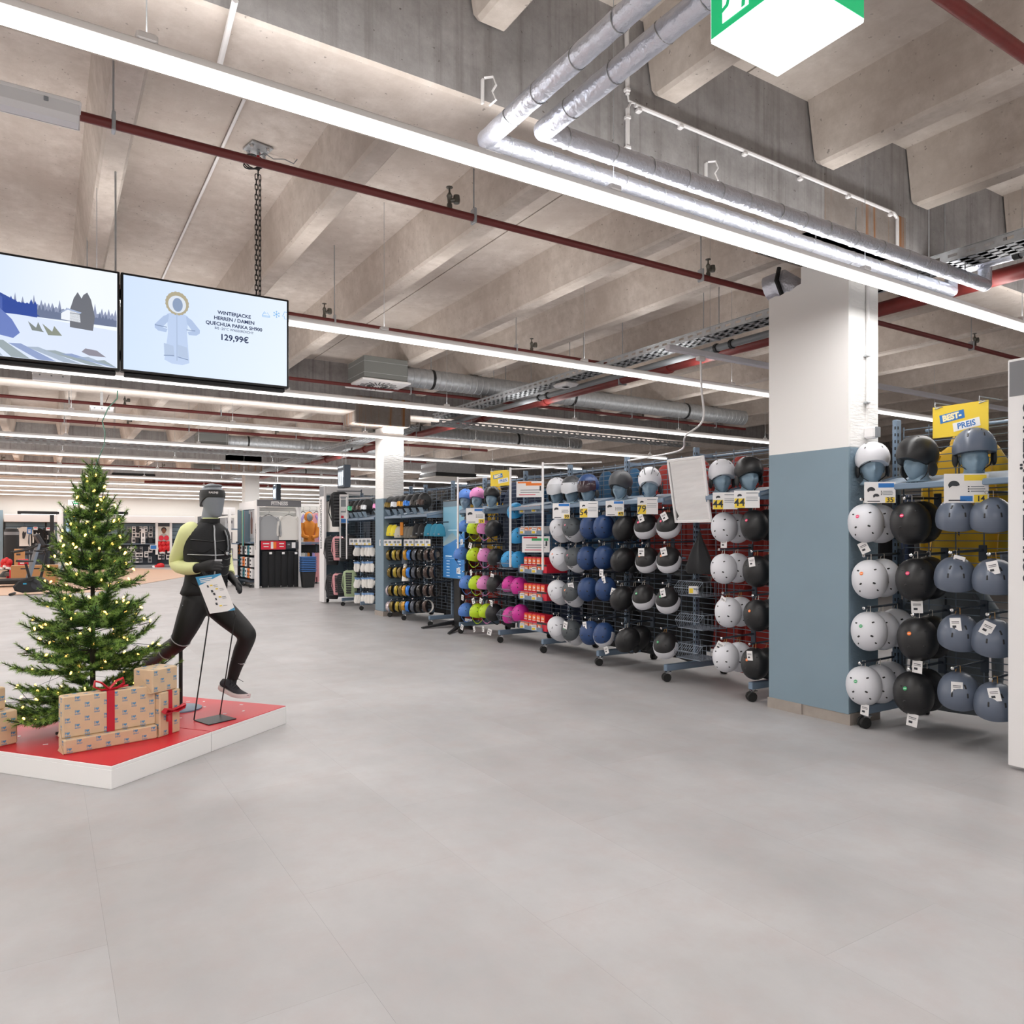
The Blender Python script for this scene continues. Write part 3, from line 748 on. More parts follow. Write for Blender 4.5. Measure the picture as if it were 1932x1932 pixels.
# second-colour band that hugs the front half of a round shell
Q_ = dict(a=.118, b=.138, h=.125, drop=.35, ear=.3, front=.15)
o_ = dome(**dict(Q_, k=1.022)); i_ = dome(**dict(Q_, k=.985)); bm_ = []
for j in range(15, 34): bm_.append([o_[r][j % 32] for r in range(6, 12)] + [i_[r][j % 32] for r in (11, 9, 6)])
BAND = MB().loft(bm_).mesh('front_band', M_WHITE, True)

ROW = ['top', 'second', 'third', 'bottom']
XF = 4.93
OUT = ((-.93, -.33, .16), (-.1, -.15, -1))       # crown to the aisle, front hanging down
def hung(t, kind, colour, desc, where, rows, n=1, orient=OUT, group=None, xf=XF, dx=.16, **kw):
    """one helmet (or n, one behind the other on the hook) per row; rows are photo points of the front helmet"""
    for i, rw in enumerate(rows):
        if rw is None: continue
        px, py = rw[0], rw[1]; p = at_x(px, py, xf); k = rw[2] if len(rw) > 2 else {}
        nn = k.pop('n', n); hz = p.z + .165
        hook(t, xf - .06, p.y, hz)
        for j in range(nn):
            r = ROW[i] if len(rows) > 1 else ''
            ord_ = ['', 'second on the hook, ', 'last on the hook, '][j] if nn > 1 else ''
            if nn > 1 and j == 0: ord_ = 'front of the hook, '
            lab = '%s, %s%s row %s' % (k.get('desc', desc), ord_, r, where)
            kk = dict(kw); kk.update({a: b for a, b in k.items() if a not in ('desc',)})
            if j: kk['tagpos'] = None; kk['sticker'] = None
            cr, fr = kk.pop('orient', orient); cr = Vector(cr) + Vector((R.uniform(-.05, .05), R.uniform(-.08, .08), R.uniform(-.05, .05)))
            helmet(kk.pop('kind', kind), kk.pop('colour', colour), lab, group, (p.x + dx * j, p.y + R.uniform(-.008, .008), p.z + (R.uniform(-.012, .012) if j else 0)), cr, fr, hookz=hz, **kk)
T0 = (-.06, -.03, -.13); T1 = (-.12, -.04, .12)
# --- first rack, right of the near column
hung(rk0, 'round', 'white', 'white snow helmet', 'beside the column', [(1635, 987, dict(sticker='pink', tagpos=(-.02, .02, -.14))), (1640, 1093, dict(sticker='orange')), (1640, 1191, dict(n=3, sticker='green')), (1632, 1294, dict(n=3, sticker='green', tagpos=(-.05, -.04, -.12)))], 2, group='white helmets beside the near column', strap=None, xf=4.9)
hung(rk0, 'round', 'black', 'matt black snow helmet', 'between the white and grey ones', [(1716, 987, dict(sticker='pink')), (1729, 1094, dict(sticker='pink', tagpos=(-.03, -.02, -.13))), (1732, 1206, dict(sticker='orange', tagpos=(-.04, -.02, -.13))), (1724, 1308, dict(sticker='green', tagpos=(-.06, -.03, -.12)))], 2, group='black helmets on the first rack', strap=None, xf=4.92, scale=1.06, dx=.15)
LOW = ((-.42, -.22, .88), (-.8, -.45, -.35))
hung(rk0, 'low', 'grey', 'glossy slate grey helmet', 'left grey column', [(1803, 980, dict(tagpos=(-.08, .0, .12))), (1803, 1091, dict(tagpos=(-.04, -.05, .14))), (1806, 1199, dict(tagpos=T1, twine=True)), (1807, 1308, dict(sticker='orange', twine=True, tagpos=(-.12, -.05, .09)))], 1, LOW, 'grey helmets on the first rack', strap=None)
hung(rk0, 'low', 'grey', 'glossy slate grey helmet', 'half hidden by the white panel', [(1871, 980), (1875, 1096, dict(tagpos=T1, twine=True)), (1873, 1209, dict(tagpos=T1, twine=True)), (1879, 1330, dict(tagpos=T1, twine=True))], 1, LOW, 'grey helmets on the first rack', strap=None)
# --- rack left of the column
hung(rkA, 'round', 'white', 'round white helmet', 'left of the column', [(1366, 995, dict(tagpos=(-.03, -.02, -.11))), (1366, 1073), (1373, 1155, dict(twine=True, tagpos=(-.08, -.02, .14))), (1371, 1240, dict(twine=True, tagpos=(-.08, -.02, .14)))], 2, group='round white helmets left of the column', strap=None, scale=.94)
hung(rkA, 'round', 'black', 'round black helmet', 'left of the column', [(1423, 992, dict(sticker='pink')), (1428, 1078, dict(tagpos=T1, twine=True)), (1430, 1161, dict(sticker='orange')), (1424, 1252, dict(sticker='orange', tagpos=T1, twine=True))], 2, group='round black helmets left of the column', strap=None, scale=.95)
# --- black and white visor helmets
BW = dict(kind='round', colour='black', two='white', strap=None, scale=.95)
BWO = ((-.78, -.35, .55), (-.6, -.25, -.75))
hung(rkB, 'round', 'black', 'black helmet with white lower front', 'left of two columns by the mirror', [(1220, 994, dict(sticker='pink', tagpos=T1)), (1221, 1057, dict(sticker='orange', tagpos=T1)), (1215, 1127, dict(sticker='green'))], 1, BWO, 'black and white helmets by the mirror', **{k: v for k, v in BW.items() if k not in ('kind', 'colour')})
hung(rkB, 'round', 'black', 'black helmet with white lower front', 'column nearest the mirror', [(1261, 992, dict(sticker='pink', tagpos=T1, twine=True)), (1263, 1057, dict(sticker='orange', tagpos=T1, twine=True)), (1260, 1133, dict(sticker='green', tagpos=T1)), (1257, 1218, dict(sticker='green', twine=True))], 1, BWO, 'black and white helmets by the mirror', **{k: v for k, v in BW.items() if k not in ('kind', 'colour')})
hung(rkB, 'ski', 'black', 'matt black vented helmet', 'beside the navy ones', [(1178, 997), (1176, 1057), (1175, 1129, dict(tagpos=(-.06, .06, .1))), (1183, 1207, dict(tagpos=(-.06, .02, .11)))], 2, ((-.7, -.35, .6), (-.6, .3, -.7)), 'matt black helmets beside the navy ones', scale=.95, pads=True)
# --- navy
hung(rkC, 'round', 'navy', 'navy blue helmet', 'right of two navy columns', [(1140, 994), (1140, 1052, dict(tagpos=(-.08, -.05, -.13))), (1143, 1111, dict(tagpos=(-.08, -.05, .14))), (1139, 1197, dict(two='white', desc='navy helmet with white lower front', tagpos=(-.03, -.06, -.13)))], 1, ((-.88, -.4, .3), (-.2, -.1, -1)), 'navy helmets', scale=.93, strap='navy')
hung(rkC, 'round', 'navy', 'navy blue helmet', 'left of two navy columns', [(1113, 995), (1109, 1053), (1110, 1112), (1113, 1194, dict(tagpos=(-.1, -.02, .13)))], 1, ((-.88, -.4, .3), (-.2, -.1, -1)), 'navy helmets', scale=.95, strap='navy')
# --- charcoal and white with pale visors
VO = ((-.78, -.22, .5), (-.25, -.8, -.6)); M_VIS = mat('pale_visor', '#c9cbd0', .3)
hung(rkD, 'visor', 'charcoal', 'charcoal helmet with pale visor', 'beside the white visor helmets', [(1081, 998, dict(sticker='pink')), (1086, 1055, dict(sticker='pink')), (1081, 1120, dict(sticker='orange', tagpos=(-.08, -.06, .12))), (1080, 1192, dict(sticker='green', tagpos=T1))], 1, VO, 'charcoal visor helmets', visor=M_VIS, strap=None)
hung(rkD, 'visor', 'white', 'white helmet with pale visor', 'right of the red boxes', [(1058, 999), (1057, 1053, dict(sticker='orange')), (1053, 1116), (1053, 1185)], 1, VO, 'white visor helmets', visor=M_VIS, strap=None)
# --- children's helmets
KO = ((-.3, -.35, .9), (-.85, -.5, -.25))
KG = 'bright childrens helmets'
hung(rkE, 'kid', 'blue', 'light blue childrens helmet', 'of the childrens rack', [(878, 996, dict(tagpos=(-.08, -.03, -.17))), (870, 1047, dict(tagpos=(-.05, 0, -.2))), (881, 1101, dict(tagpos=(-.06, .02, -.17))), (879, 1153, dict(tagpos=(-.06, 0, -.2)))], 1, KO, KG, strap='blue', scale=.94, pads=True)
hung(rkE, 'kid', 'lime', 'lime green childrens helmet', 'of the childrens rack', [(896, 998, dict(tagpos=(-.06, 0, -.2))), (895, 1049, dict(tagpos=(-.06, 0, -.2))), (899, 1102, dict(tagpos=(-.06, 0, -.2))), (901, 1155, dict(tagpos=(-.06, 0, -.2)))], 1, KO, KG, strap='lime', scale=.96, pads=True)
hung(rkE, 'kid', 'pink', 'pink childrens helmet', 'of the childrens rack', [(915, 998), (916, 1050, dict(tagpos=(-.06, 0, .11))), (914, 1102, dict(tagpos=(-.06, 0, -.2))), (918, 1155, dict(colour='lime', desc='half hidden lime childrens helmet before the black one', tagpos=(-.06, 0, -.2)))], 1, KO, KG, strap='pink', scale=.94, pads=True, xf=4.97)
hung(rkE, 'kid', 'black', 'black childrens helmet', 'of the childrens rack', [(931, 999), (937, 1053, dict(tagpos=(-.06, 0, -.2))), (935, 1103, dict(tagpos=(-.06, 0, -.2))), (932, 1157, dict(tagpos=(-.06, 0, -.2)))], 1, ((-.6, -.35, .75), (-.7, -.4, -.5)), KG, scale=1.02, pads=True)
BIN = ((-.6, -.3, .75), (-.7, -.3, -.5))
for px, py, c, lab in ((973, 966, 'cyan', 'bright blue helmet on the topmost tray beside the white cartons'), (979, 1013, 'cyan', 'bright blue helmet in the bin below the topmost tray'),
                       (961, 1057, 'cyan', 'bright blue helmet at the outer end of the middle wire bin'), (978, 1058, 'cyan', 'bright blue helmet at the inner end of the middle wire bin'),
                       (963, 1104, 'magenta', 'magenta helmet at the outer end of the lower wire bin'), (980, 1107, 'magenta', 'magenta helmet beside the red boxes in the lower wire bin'),
                       (964, 1162, 'magenta', 'magenta helmet at the outer end of the lowest wire bin'), (982, 1158, 'magenta', 'magenta helmet heaped against red boxes in the lowest bin')):
    p = at_x(px, py, 5.0)
    helmet('kid', c, lab, 'helmets in the wire bins', p, Vector(BIN[0]) + Vector((R.uniform(-.1, .1), R.uniform(-.1, .1), 0)), BIN[1], strap=None, scale=.95)

# ------------------------------------------------------------------ headforms with helmets on the sloping shelves
def headform_mb():
    rings = []; nu = 64; nv = 44
    G = lambda x, z, cx, cz, sx, sz: math.exp(-((x - cx) / sx) ** 2 - ((z - cz) / sz) ** 2)
    for i in range(nv + 1):
        al = math.pi * (1 - (i + .15) / (nv + .3)); ring = []
        for j in range(nu):
            th = 2 * math.pi * j / nu; cx, sy = math.cos(th), math.sin(th); s = math.sin(al); z = .12 * math.cos(al)
            low = max(0, -z / .12); a = .074 * (1 - .34 * low ** 1.5); b = .096 * (1 - .12 * low)
            x = a * s * cx; y = b * s * sy - .018 * low * (1 if sy < 0 else -.2)
            if sy < 0:
                f = (-sy) ** .7
                d = .034 * G(x, z, 0, -.024, .013, .026) * (1 + max(0, (-.0 - z)) * 6) + .010 * G(x, z, 0, .022, .055, .011) - .020 * (G(x, z, .03, .004, .016, .012) + G(x, z, -.03, .004, .016, .012)) \
                    + .005 * (G(x, z, .03, .001, .01, .006) + G(x, z, -.03, .001, .01, .006)) + .012 * G(x, z, 0, -.06, .02, .005) + .011 * G(x, z, 0, -.071, .016, .005) - .008 * G(x, z, 0, -.0655, .026, .0028) + .008 * G(x, z, 0, -.098, .02, .014) + .004 * (G(x, z, .045, -.03, .02, .02) + G(x, z, -.045, -.03, .02, .02))
                y -= d * f
            ring.append((x, y, z + .125))
        rings.append(ring)
    mb = MB().loft(rings)
    mb.loft([[(.062 * k * math.cos(t), .062 * k * math.sin(t) + oy, z) for t in [2 * math.pi * q / 20 for q in range(20)]] for k, oy, z in ((1.3, .02, 0), (1.25, .02, .012), (1.0, .018, .03), (.9, .015, .05), (.88, .012, .09))])
    for s in (-1, 1): mb.ell((s * .074, .01, .115), (.008, .018, .03), 8, 6)
    return mb
HEADME = headform_mb().mesh('headform', M_HEADFORM, True); HEADME.set_sharp_from_angle(angle=3.1)
SHELF_Z = (1.70, 1.765)
def bust(px, py, kind, colour, face, hlab, flab, x=4.98, visor=None, zoff=None, scale=1.0, stripes=False, sz=1.715):
    p = at_x(px, py, x); zb = sz
    f = thing('headform', flab, 'mannequin head', (p.x, p.y, zb), Matrix.Rotation(math.atan2(face[0], -face[1]), 3, 'Z'), 'blue grey display heads on the sloping shelves')
    link('head', HEADME, f)
    h = helmet(kind, colour, hlab, None, (p.x, p.y, zb + .185), (-.03 * face[0] - .05, .1 * face[1] * -.3, 1), (face[0], face[1], -.12), pads=True, visor=visor, scale=scale * .97, two=None)
    if stripes:
        st = MB()
        for s in (-1, 1):
            st.tube([(s * .03, -.139, .045), (s * .045, -.09, .108), (s * .05, 0, .126), (s * .04, .08, .112)], .004, 6).tube([(s * .085, -.1, .03), (s * .1, -.03, .07), (s * .095, .05, .075)], .004, 6)
        obj('stripe', st, HM['charcoal'], h, True, world=False)
    return h
shelf(rk0, 2.15, 3.12, 1.70, 1.775, xf=4.88); shelf(rkA, 4.02, 4.6, 1.70, 1.775, xf=4.88); shelf(rkB, 5.12, 6.08, 1.70, 1.775, xf=4.88); shelf(rkC, 6.12, 7.1, 1.70, 1.775, xf=4.88)
shelf(rkD, 7.14, 7.85, 1.70, 1.775, xf=4.88); shelf(rkE, 8.45, 9.14, 1.70, 1.775, xf=4.88)
bust(1646, 880, 'round', 'white', (-.8, -.65), 'white helmet worn by the display head beside the column', 'blue grey display head in a white helmet beside the column')
bust(1731, 880, 'ski', 'black', (-1, .12), 'matt black helmet on the display head turned to its side', 'blue grey display head looking sideways in a black helmet', scale=1.05)
bust(1838, 880, 'low', 'grey', (-.86, -.55), 'glossy slate grey helmet on the display head under the yellow sign', 'blue grey display head in a grey helmet under the yellow sign', scale=1.05)
bust(1362, 905, 'round', 'white', (-.6, -.8), 'white helmet on the display head right of the mirror', 'blue grey display head in a white helmet right of the mirror')
bust(1413, 900, 'round', 'black', (-.55, -.83), 'shiny black helmet on the display head by the near column', 'blue grey display head in a black helmet left of the column')
bust(1226, 915, 'ski', 'white', (-.75, -.66), 'white helmet with dark stripes on the display head left of the mirror', 'blue grey display head in a striped white helmet', stripes=True)
bust(1171, 918, 'ski', 'darkgrey', (-.95, -.3), 'dark grey helmet on the display head beside the navy one', 'blue grey display head in a dark grey helmet')
bust(1110, 925, 'visor', 'navy', (-.9, -.45), 'navy helmet with dark visor on a display head', 'blue grey display head in a navy helmet', visor=M_CLEAR)
bust(1079, 928, 'visor', 'darkgrey', (-.9, -.45), 'dark grey helmet with raised pale visor on a display head', 'blue grey display head in a grey visor helmet', visor=M_VIS)
bust(1051, 931, 'visor', 'white', (-.85, -.5), 'white helmet with pale visor on the leftmost adult display head', 'blue grey display head in a white visor helmet', visor=M_VIS)
bust(928, 942, 'kid', 'black', (-.8, -.6), 'black childrens helmet on a display head beside the yellow sign', 'small display head in a black childrens helmet')
bust(901, 945, 'kid', 'pink', (-.8, -.6), 'pink childrens helmet on a display head', 'small display head in a pink childrens helmet')
bust(879, 947, 'kid', 'blue', (-.8, -.6), 'light blue childrens helmet on a display head', 'small display head in a light blue childrens helmet')
# ------------------------------------------------------------------ clothes behind the grid walls
def garment_mb(w=.52, h=.95, d=.07, sleeves=True, hood=False, seed=0):
    """a jacket or shirt hanging flat: front in the xz plane, collar at z=0, hem at -h"""
    rr = random.Random(seed); mb = MB(); rings = []
    n = 20
    prof = [(0, .16), (-.03, .26), (-.08, .48 if not sleeves else .42), (-.2, .5), (-.35, .49), (-.55, .48), (-.75, .5), (-.97, .53), (-1, .52)]
    for z, f in prof:
        ring = []
        for k in range(n):
            t = 2 * math.pi * k / n
            wob = 1 + .12 * math.sin(3 * t + z * 9 + seed) * (0.4 - z)
            ring.append((w * f * math.cos(t), d * .5 * math.sin(t) * wob * (1 if z < -.1 else .8), z * h))
        rings.append(ring)
    mb.loft(rings)
    if sleeves:
        for s in (-1, 1):
            pts = [(s * w * .38, 0, -.07 * h), (s * w * .52, 0, -.2 * h), (s * w * .585, .01, -.45 * h), (s * w * .6, -.005, -.7 * h), (s * w * .585, -.02, -.84 * h)]
            mb.tube(pts, [.07, .075, .06, .055, .045], 10, flat=.6)
    if hood: mb.ell((0, .02, -.02), (.13, .05, .11), 12, 7)
    return mb
GM = {}
def cloth(name, col, **kw): return mat(name, col, .85, bump=.35, bscale=18, sheen=.1, **kw)
CM = {k: cloth('cloth_' + k, v) for k, v in dict(black='#1b1c1f', navy='#1d2b45', blue='#1d4d70', red='#8f261e', yellow='#c99f1e', lemon='#e0cf35', grey='#6d7276', lightgrey='#a9abae', white='#e9e6e1', orange='#d7862f', pink='#d99a9f', lilac='#a99ad0', green='#9fb08b', brown='#8a6a4d', teal='#2c7f9b', sand='#bcb8a8', taupe='#6f6a60', slate='#4d5560').items()}
JME = [garment_mb(.52, .92, .09, True, True, s).mesh('coat_body', CM['black'], True) for s in range(3)]
SME = garment_mb(.56, .62, .07, True, False, 4).mesh('shirt_body', CM['grey'], True)
HGM = MB().tube([(0, 0, .075), (.025, 0, .09), (.02, 0, .115), (-.01, 0, .11)], .003, 5).tube([(0, 0, .075), (0, 0, .03)], .003, 5).tube([(-.2, 0, -.045), (-.05, 0, .02), (0, 0, .032), (.05, 0, .02), (.2, 0, -.045)], .007, 6).mesh('hanger', M_BLACK, True)
ZIP = MB().box((0, -.047, -.5), (.012, .004, .8)).mesh('zip', M_INK)
jn = 0
NTH0 = 'first second third fourth fifth sixth seventh eighth ninth tenth'.split()
def jacket(x, y, z, col, rot, lab, group='jackets hanging behind the grid walls'):
    global jn; jn += 1
    t = thing('jacket', lab, 'jacket', (x, y, z), (0, 0, rot), group)
    setm(link('coat_body', JME[jn % 3], t), CM[col]); link('hanger', HGM, t); link('zip', ZIP, t)
    return t
spots = []
cols_hi = {2: 'yellow', 3: 'grey', 4: 'red', 5: 'red', 6: 'blue', 7: 'blue', 8: 'navy', 9: 'yellow', 10: 'black', 11: 'black', 12: 'black', 13: 'black', 14: 'slate'}
cols_lo = {2: 'grey', 3: 'black', 4: 'red', 5: 'black', 6: 'black', 7: 'navy', 8: 'black', 9: 'red', 10: 'black', 11: 'black', 12: 'navy', 13: 'black', 14: 'black'}
words = {2: 'behind the grey helmets', 3: 'behind the near column', 4: 'behind the round helmets', 5: 'behind the mirror', 6: 'behind the navy helmets', 7: 'behind the charcoal helmets', 8: 'behind the red boxes', 9: 'behind the childrens helmets', 10: 'behind the standing screen', 11: 'behind the beanies', 12: 'behind the second column', 13: 'behind the mittens', 14: 'behind the backpacks'}
for k in range(2, 15):
    for i, off in enumerate((.3, .78)):
        y = k + off
        if 3.1 < y < 4.0 or y < 2.4: continue
        jacket(5.52, y, 2.02, cols_hi[k], -math.pi / 2 + R.uniform(-.25, .25), '%s jacket on the upper rail %s, %s of two' % (cols_hi[k], words[k], ('second', 'first')[i] if False else ('nearer', 'farther')[i]))
        jacket(5.50, y + .1, 1.02, cols_lo[k], -math.pi / 2 + R.uniform(-.25, .25), '%s jacket on the lower rail %s, %s of two' % (cols_lo[k], words[k], ('nearer', 'farther')[i]))
for z in (2.13, 1.13):
    rl = thing('clothes_rail', '%s steel clothes rail along the back of the grid racks' % ('upper' if z > 2 else 'lower'), 'rail', (5.52, 8.5, z), group='rails behind the grid racks')
    obj('bar', MB().tube([(5.52, 4.05, z), (5.52, 15, z)], .012, 8).tube([(5.52, 2.0, z), (5.52, 3.05, z)], .012, 8), M_STEEL, rl, True)
    ab = MB()
    for i in range(4, 16): ab.bar((5.31, i + .13, z), (5.53, i + .13, z), .02, .03)
    obj('arm', ab, M_STEEL, rl)['kind'] = 'stuff'
# second aisle further back: clothes racks that close the view
for k, (x, y, c) in enumerate([(7.9, 2.6, 'black'), (7.9, 3.6, 'slate'), (8.0, 4.7, 'navy'), (7.9, 5.8, 'black'), (8.0, 7.0, 'red'), (7.9, 8.2, 'black'), (8.0, 9.4, 'navy'), (8, 10.6, 'black'), (8, 11.8, 'grey'), (8, 13, 'black')]):
    t = thing('clothes_rack', '%s clothes rack, %s from the near end, in the next aisle' % ({'slate': 'slate grey'}.get(c, c), NTH0[k]), 'rack', (x, y, 0), group='clothes racks in the next aisle')
    obj('frame', MB().tube([(x, y - .5, .05), (x, y - .5, 1.8), (x, y + .5, 1.8), (x, y + .5, .05)], .018, 8).bar((x - .3, y - .5, .05), (x + .3, y - .5, .05), .04).bar((x - .3, y + .5, .05), (x + .3, y + .5, .05), .04), M_STEELD, t)
    for i in range(4):
        for zz in (1.72,):
            g = setm(link('coat_body', JME[i % 3], t, (0, -.36 + .24 * i, zz), (0, 0, R.uniform(-.3, .3))), CM[c if i % 2 else 'black']); g['kind'] = 'stuff'
# ------------------------------------------------------------------ printed cards
def card(name, label, cat, c, w, h, th, items, group=None, m=None, tilt=0.0, parent=None, thick=.003):
    """a card that looks to -Y before it is turned by th about z; items: (x, z, w, h, material) from its centre in parts of w, h"""
    t = thing(name, label, cat, c, Matrix.Rotation(th, 3, 'Z') @ Matrix.Rotation(tilt, 3, 'X'), group) if label else link(name, None, parent, Vector(c) - wl(parent), Matrix.Rotation(th, 3, 'Z') @ Matrix.Rotation(tilt, 3, 'X'))
    obj('card', MB().box((0, 0, 0), (w, thick, h)), m or M_CARD, t, world=False)
    by = {}
    for x, z, a, b, mm in items: by.setdefault(mm.name, (mm, []))[1].append((x, z, a, b))
    for k, (mm, L) in by.items():
        mb = MB()
        for x, z, a, b in L: mb.box((x * w, -thick / 2 - .0008, z * h), (a * w, .001, b * h))
        o = obj('print', mb, mm, t, world=False)
        if len(L) > 1: o['kind'] = 'stuff'
    return t
TH = math.atan2(-.8, .6)
def helmet_icon(t, x, z, s, m=M_INK):
    p = [(x + s * math.cos(a), z + s * .85 * math.sin(a)) for a in [math.pi * k / 10 for k in range(11)]] + [(x - s * .8, z - s * .5), (x - s * .3, z - s * .1), (x + s * .5, z - s * .15)]
    return obj('helmet_picture', MB().prism(p, .001, (0, -.0022, 0), MY), m, t, world=False)
LINES = [(.25, .05, .3, .035, M_INKL), (.25, -.03, .34, .035, M_INKL), (.25, -.11, .3, .035, M_INKL), (.05, .05, .04, .04, M_INK), (.05, -.03, .04, .04, M_INK), (.05, -.11, .04, .04, M_INK), (-.2, -.42, .4, .04, M_INK)]
BLUEHEAD = [(.2, .33, .5, .2, M_BLUEC)]
def psign(px, py, w, h, lab, price=None, head=None, big=False, x=4.79):
    p = at_x(px, py, x)
    it = list(LINES) + (head or [])
    if big: it = [(-.28, -.22, .4, .54, M_YELLOW), (.2, .12, .45, .03, M_INKL), (.2, .02, .45, .03, M_INKL), (.2, -.08, .45, .03, M_INKL), (.2, .36, .45, .05, M_INKL)]
    elif price: it.append((.32, -.36, .3, .26, M_YELLOW))
    t = card('price_sign', lab, 'sign', p, w, h, TH * .75, it, 'price signs clipped to the helmet shelves')
    helmet_icon(t, -.28 * w, .2 * h if big else .1 * h, .13 * w if not big else .09 * w)
    if not big and head is BLUEHEAD: helmet_icon(t, -.12 * w, -.18 * h, .1 * w)
    if price: text(price, .085 * (1 if big else .55), (-.29 * w if big else .32 * w, -.0035, -.2 * h if big else -.37 * h), MY, M_INK, t, bold=.001)
    return t
psign(1660, 929, .20, .142, 'white price sign with blue header under the white display helmet', '35', BLUEHEAD)
t = psign(1823, 921, .255, .178, 'white price sign with yellow header under the grey display helmet', '14', [(.2, .36, .5, .2, M_YELLOW), (-.0, -.36, .28, .18, M_BLUEC)])
psign(1368, 945, .2, .14, 'price sign reading 44 under the white display helmet right of the mirror', '44', big=True)
psign(1409, 942, .2, .14, 'price sign reading 44 under the black display helmet near the column', '44', big=True)
psign(1222, 954, .19, .16, 'price sign reading 79 under the striped white display helmet', '79', big=True)
psign(1160, 959, .18, .15, 'price sign with blue header beside the dark grey display helmet', '49', [(.2, .38, .5, .16, M_BLUEC)])
psign(1111, 961, .19, .17, 'price sign reading 54 under the navy display helmet', '54', big=True)
psign(1059, 964, .19, .17, 'price sign with blue header under the white visor display helmet', '99', [(.15, .38, .6, .16, M_BLUEC)])
psign(897, 973, .25, .2, 'price sign under the childrens display helmets', '29', [(.2, .38, .5, .16, M_BLUEC)])
# yellow offer signs
M_SKY = mat('print_white', '#f4f4f2', .5)
def best(c, w, h, th, lab):
    t = thing('offer_sign', lab, 'sign', c, Matrix.Rotation(th, 3, 'Z'), 'yellow offer signs above the racks')
    obj('card', MB().box((0, 0, 0), (w, .004, h)), M_YELLOW, t, world=False)
    ro = Matrix.Rotation(-math.radians(8), 3, 'Y')
    obj('blue_field', MB().box((-.14 * w, -.003, .13 * h), (.45 * w, .001, .27 * h), ro), M_BLUEC, t, world=False)
    obj('white_field', MB().box((.12 * w, -.003, -.17 * h), (.48 * w, .001, .27 * h), ro), M_SKY, t, world=False)
    text('BEST-', .2 * h * 1.25, (-.14 * w, -.0042, .125 * h), ro @ MY, mat('pale_yellow', '#fff6c4', .5), t, bold=.003 * w / .34, sx=.95)
    text('PREIS', .2 * h * 1.25, (.12 * w, -.0042, -.175 * h), ro @ MY, M_BLUEC, t, bold=.001 * w / .34, sx=.95)
    for s in (-1, 1):
        obj('prong', MB().tube([(s * .4 * w - .02, -.004, .44 * h), (s * .4 * w + .03, -.004, .47 * h), (s * .4 * w - .02, .0, .5 * h + .0), (s * .4 * w - .02, .0, .5 * h + .03), (s * .4 * w + .02, .2, .5 * h + .02)], .004, 6), M_GALV, t, world=False)
    return t
q1 = at_x(1811, 792, 5.0); best((5.0, q1.y, q1.z), .345, .205, -math.pi / 2, 'yellow offer sign reading BEST-PREIS above the grey display helmet')
q1 = at_x(945, 902, 5.0); best((5.0, q1.y, q1.z), .32, .2, -math.pi / 2 + .45, 'yellow offer sign reading BEST-PREIS above the childrens helmets')
# ------------------------------------------------------------------ mirror and drawstring bag
p = at_x(1300, 925, 4.86)
mi = thing('tilting_mirror', 'white framed mirror tilted down in front of the grid rack', 'mirror', p, Matrix.Rotation(-math.pi / 2, 3, 'Z') @ Matrix.Rotation(math.radians(10), 3, 'X'))
fw, fh = .42, .56
fr = MB()
for c, d in (((0, 0, fh / 2), (fw, .022, .025)), ((0, 0, -fh / 2), (fw, .022, .025)), ((fw / 2, 0, 0), (.025, .022, fh + .025)), ((-fw / 2, 0, 0), (.025, .022, fh + .025))): fr.rbox(c, d, .004)
obj('frame', fr, M_WHITE, mi, world=False)
obj('glass', MB().box((0, .002, 0), (fw - .02, .006, fh - .02)), mat('mirror_glass', '#e6e6e6', .02, metal=1), mi, world=False)
obj('back_board', MB().box((0, .009, 0), (fw, .006, fh)), M_WHITE, mi, world=False)
obj('arm', MB().tube([(0, .012, .2), (.0, .2, .17), (0, .41, .1)], .012, 8), M_GALV, mi, True, world=False)
hk = thing('long_hook', 'bent wire hook carrying the black drawstring bag', 'hook', (RX, at_x(1320, 1004, 5.02).y, 0))
p = at_x(1320, 1000, 5.0)
hk.location = (5.14, p.y, p.z)
obj('wire', MB().tube([(.12, 0, .01), (-.2, 0, .0), (-.21, 0, .02)], .006, 6).rbox((.125, 0, 0), (.01, .04, .08), .003), M_STEEL, hk, True, world=False)
bg = thing('drawstring_bag', 'black drawstring bag on a hook below the mirror', 'bag', (p.x, p.y, p.z - .02))
rings = []
for z, w, d in ((0, .012, .012), (-.04, .02, .018), (-.08, .035, .03), (-.14, .07, .05), (-.22, .11, .065), (-.3, .145, .07), (-.355, .165, .06), (-.375, .15, .04)):
    rings.append([(d * math.sin(t) * (1 + .2 * math.sin(5 * t)), w * math.cos(t) * (1 + .06 * math.sin(6 * t)), z) for t in [2 * math.pi * k / 24 for k in range(24)]])
obj('bag_body', MB().loft(rings), CM['black'], bg, True, world=False)
obj('cord', MB().tube([(0, 0, .0), (.005, .01, .03), (-.005, .0, .045), (.0, -.01, .03), (0, 0, 0)], .004, 6), M_BLACK, bg, True, world=False)
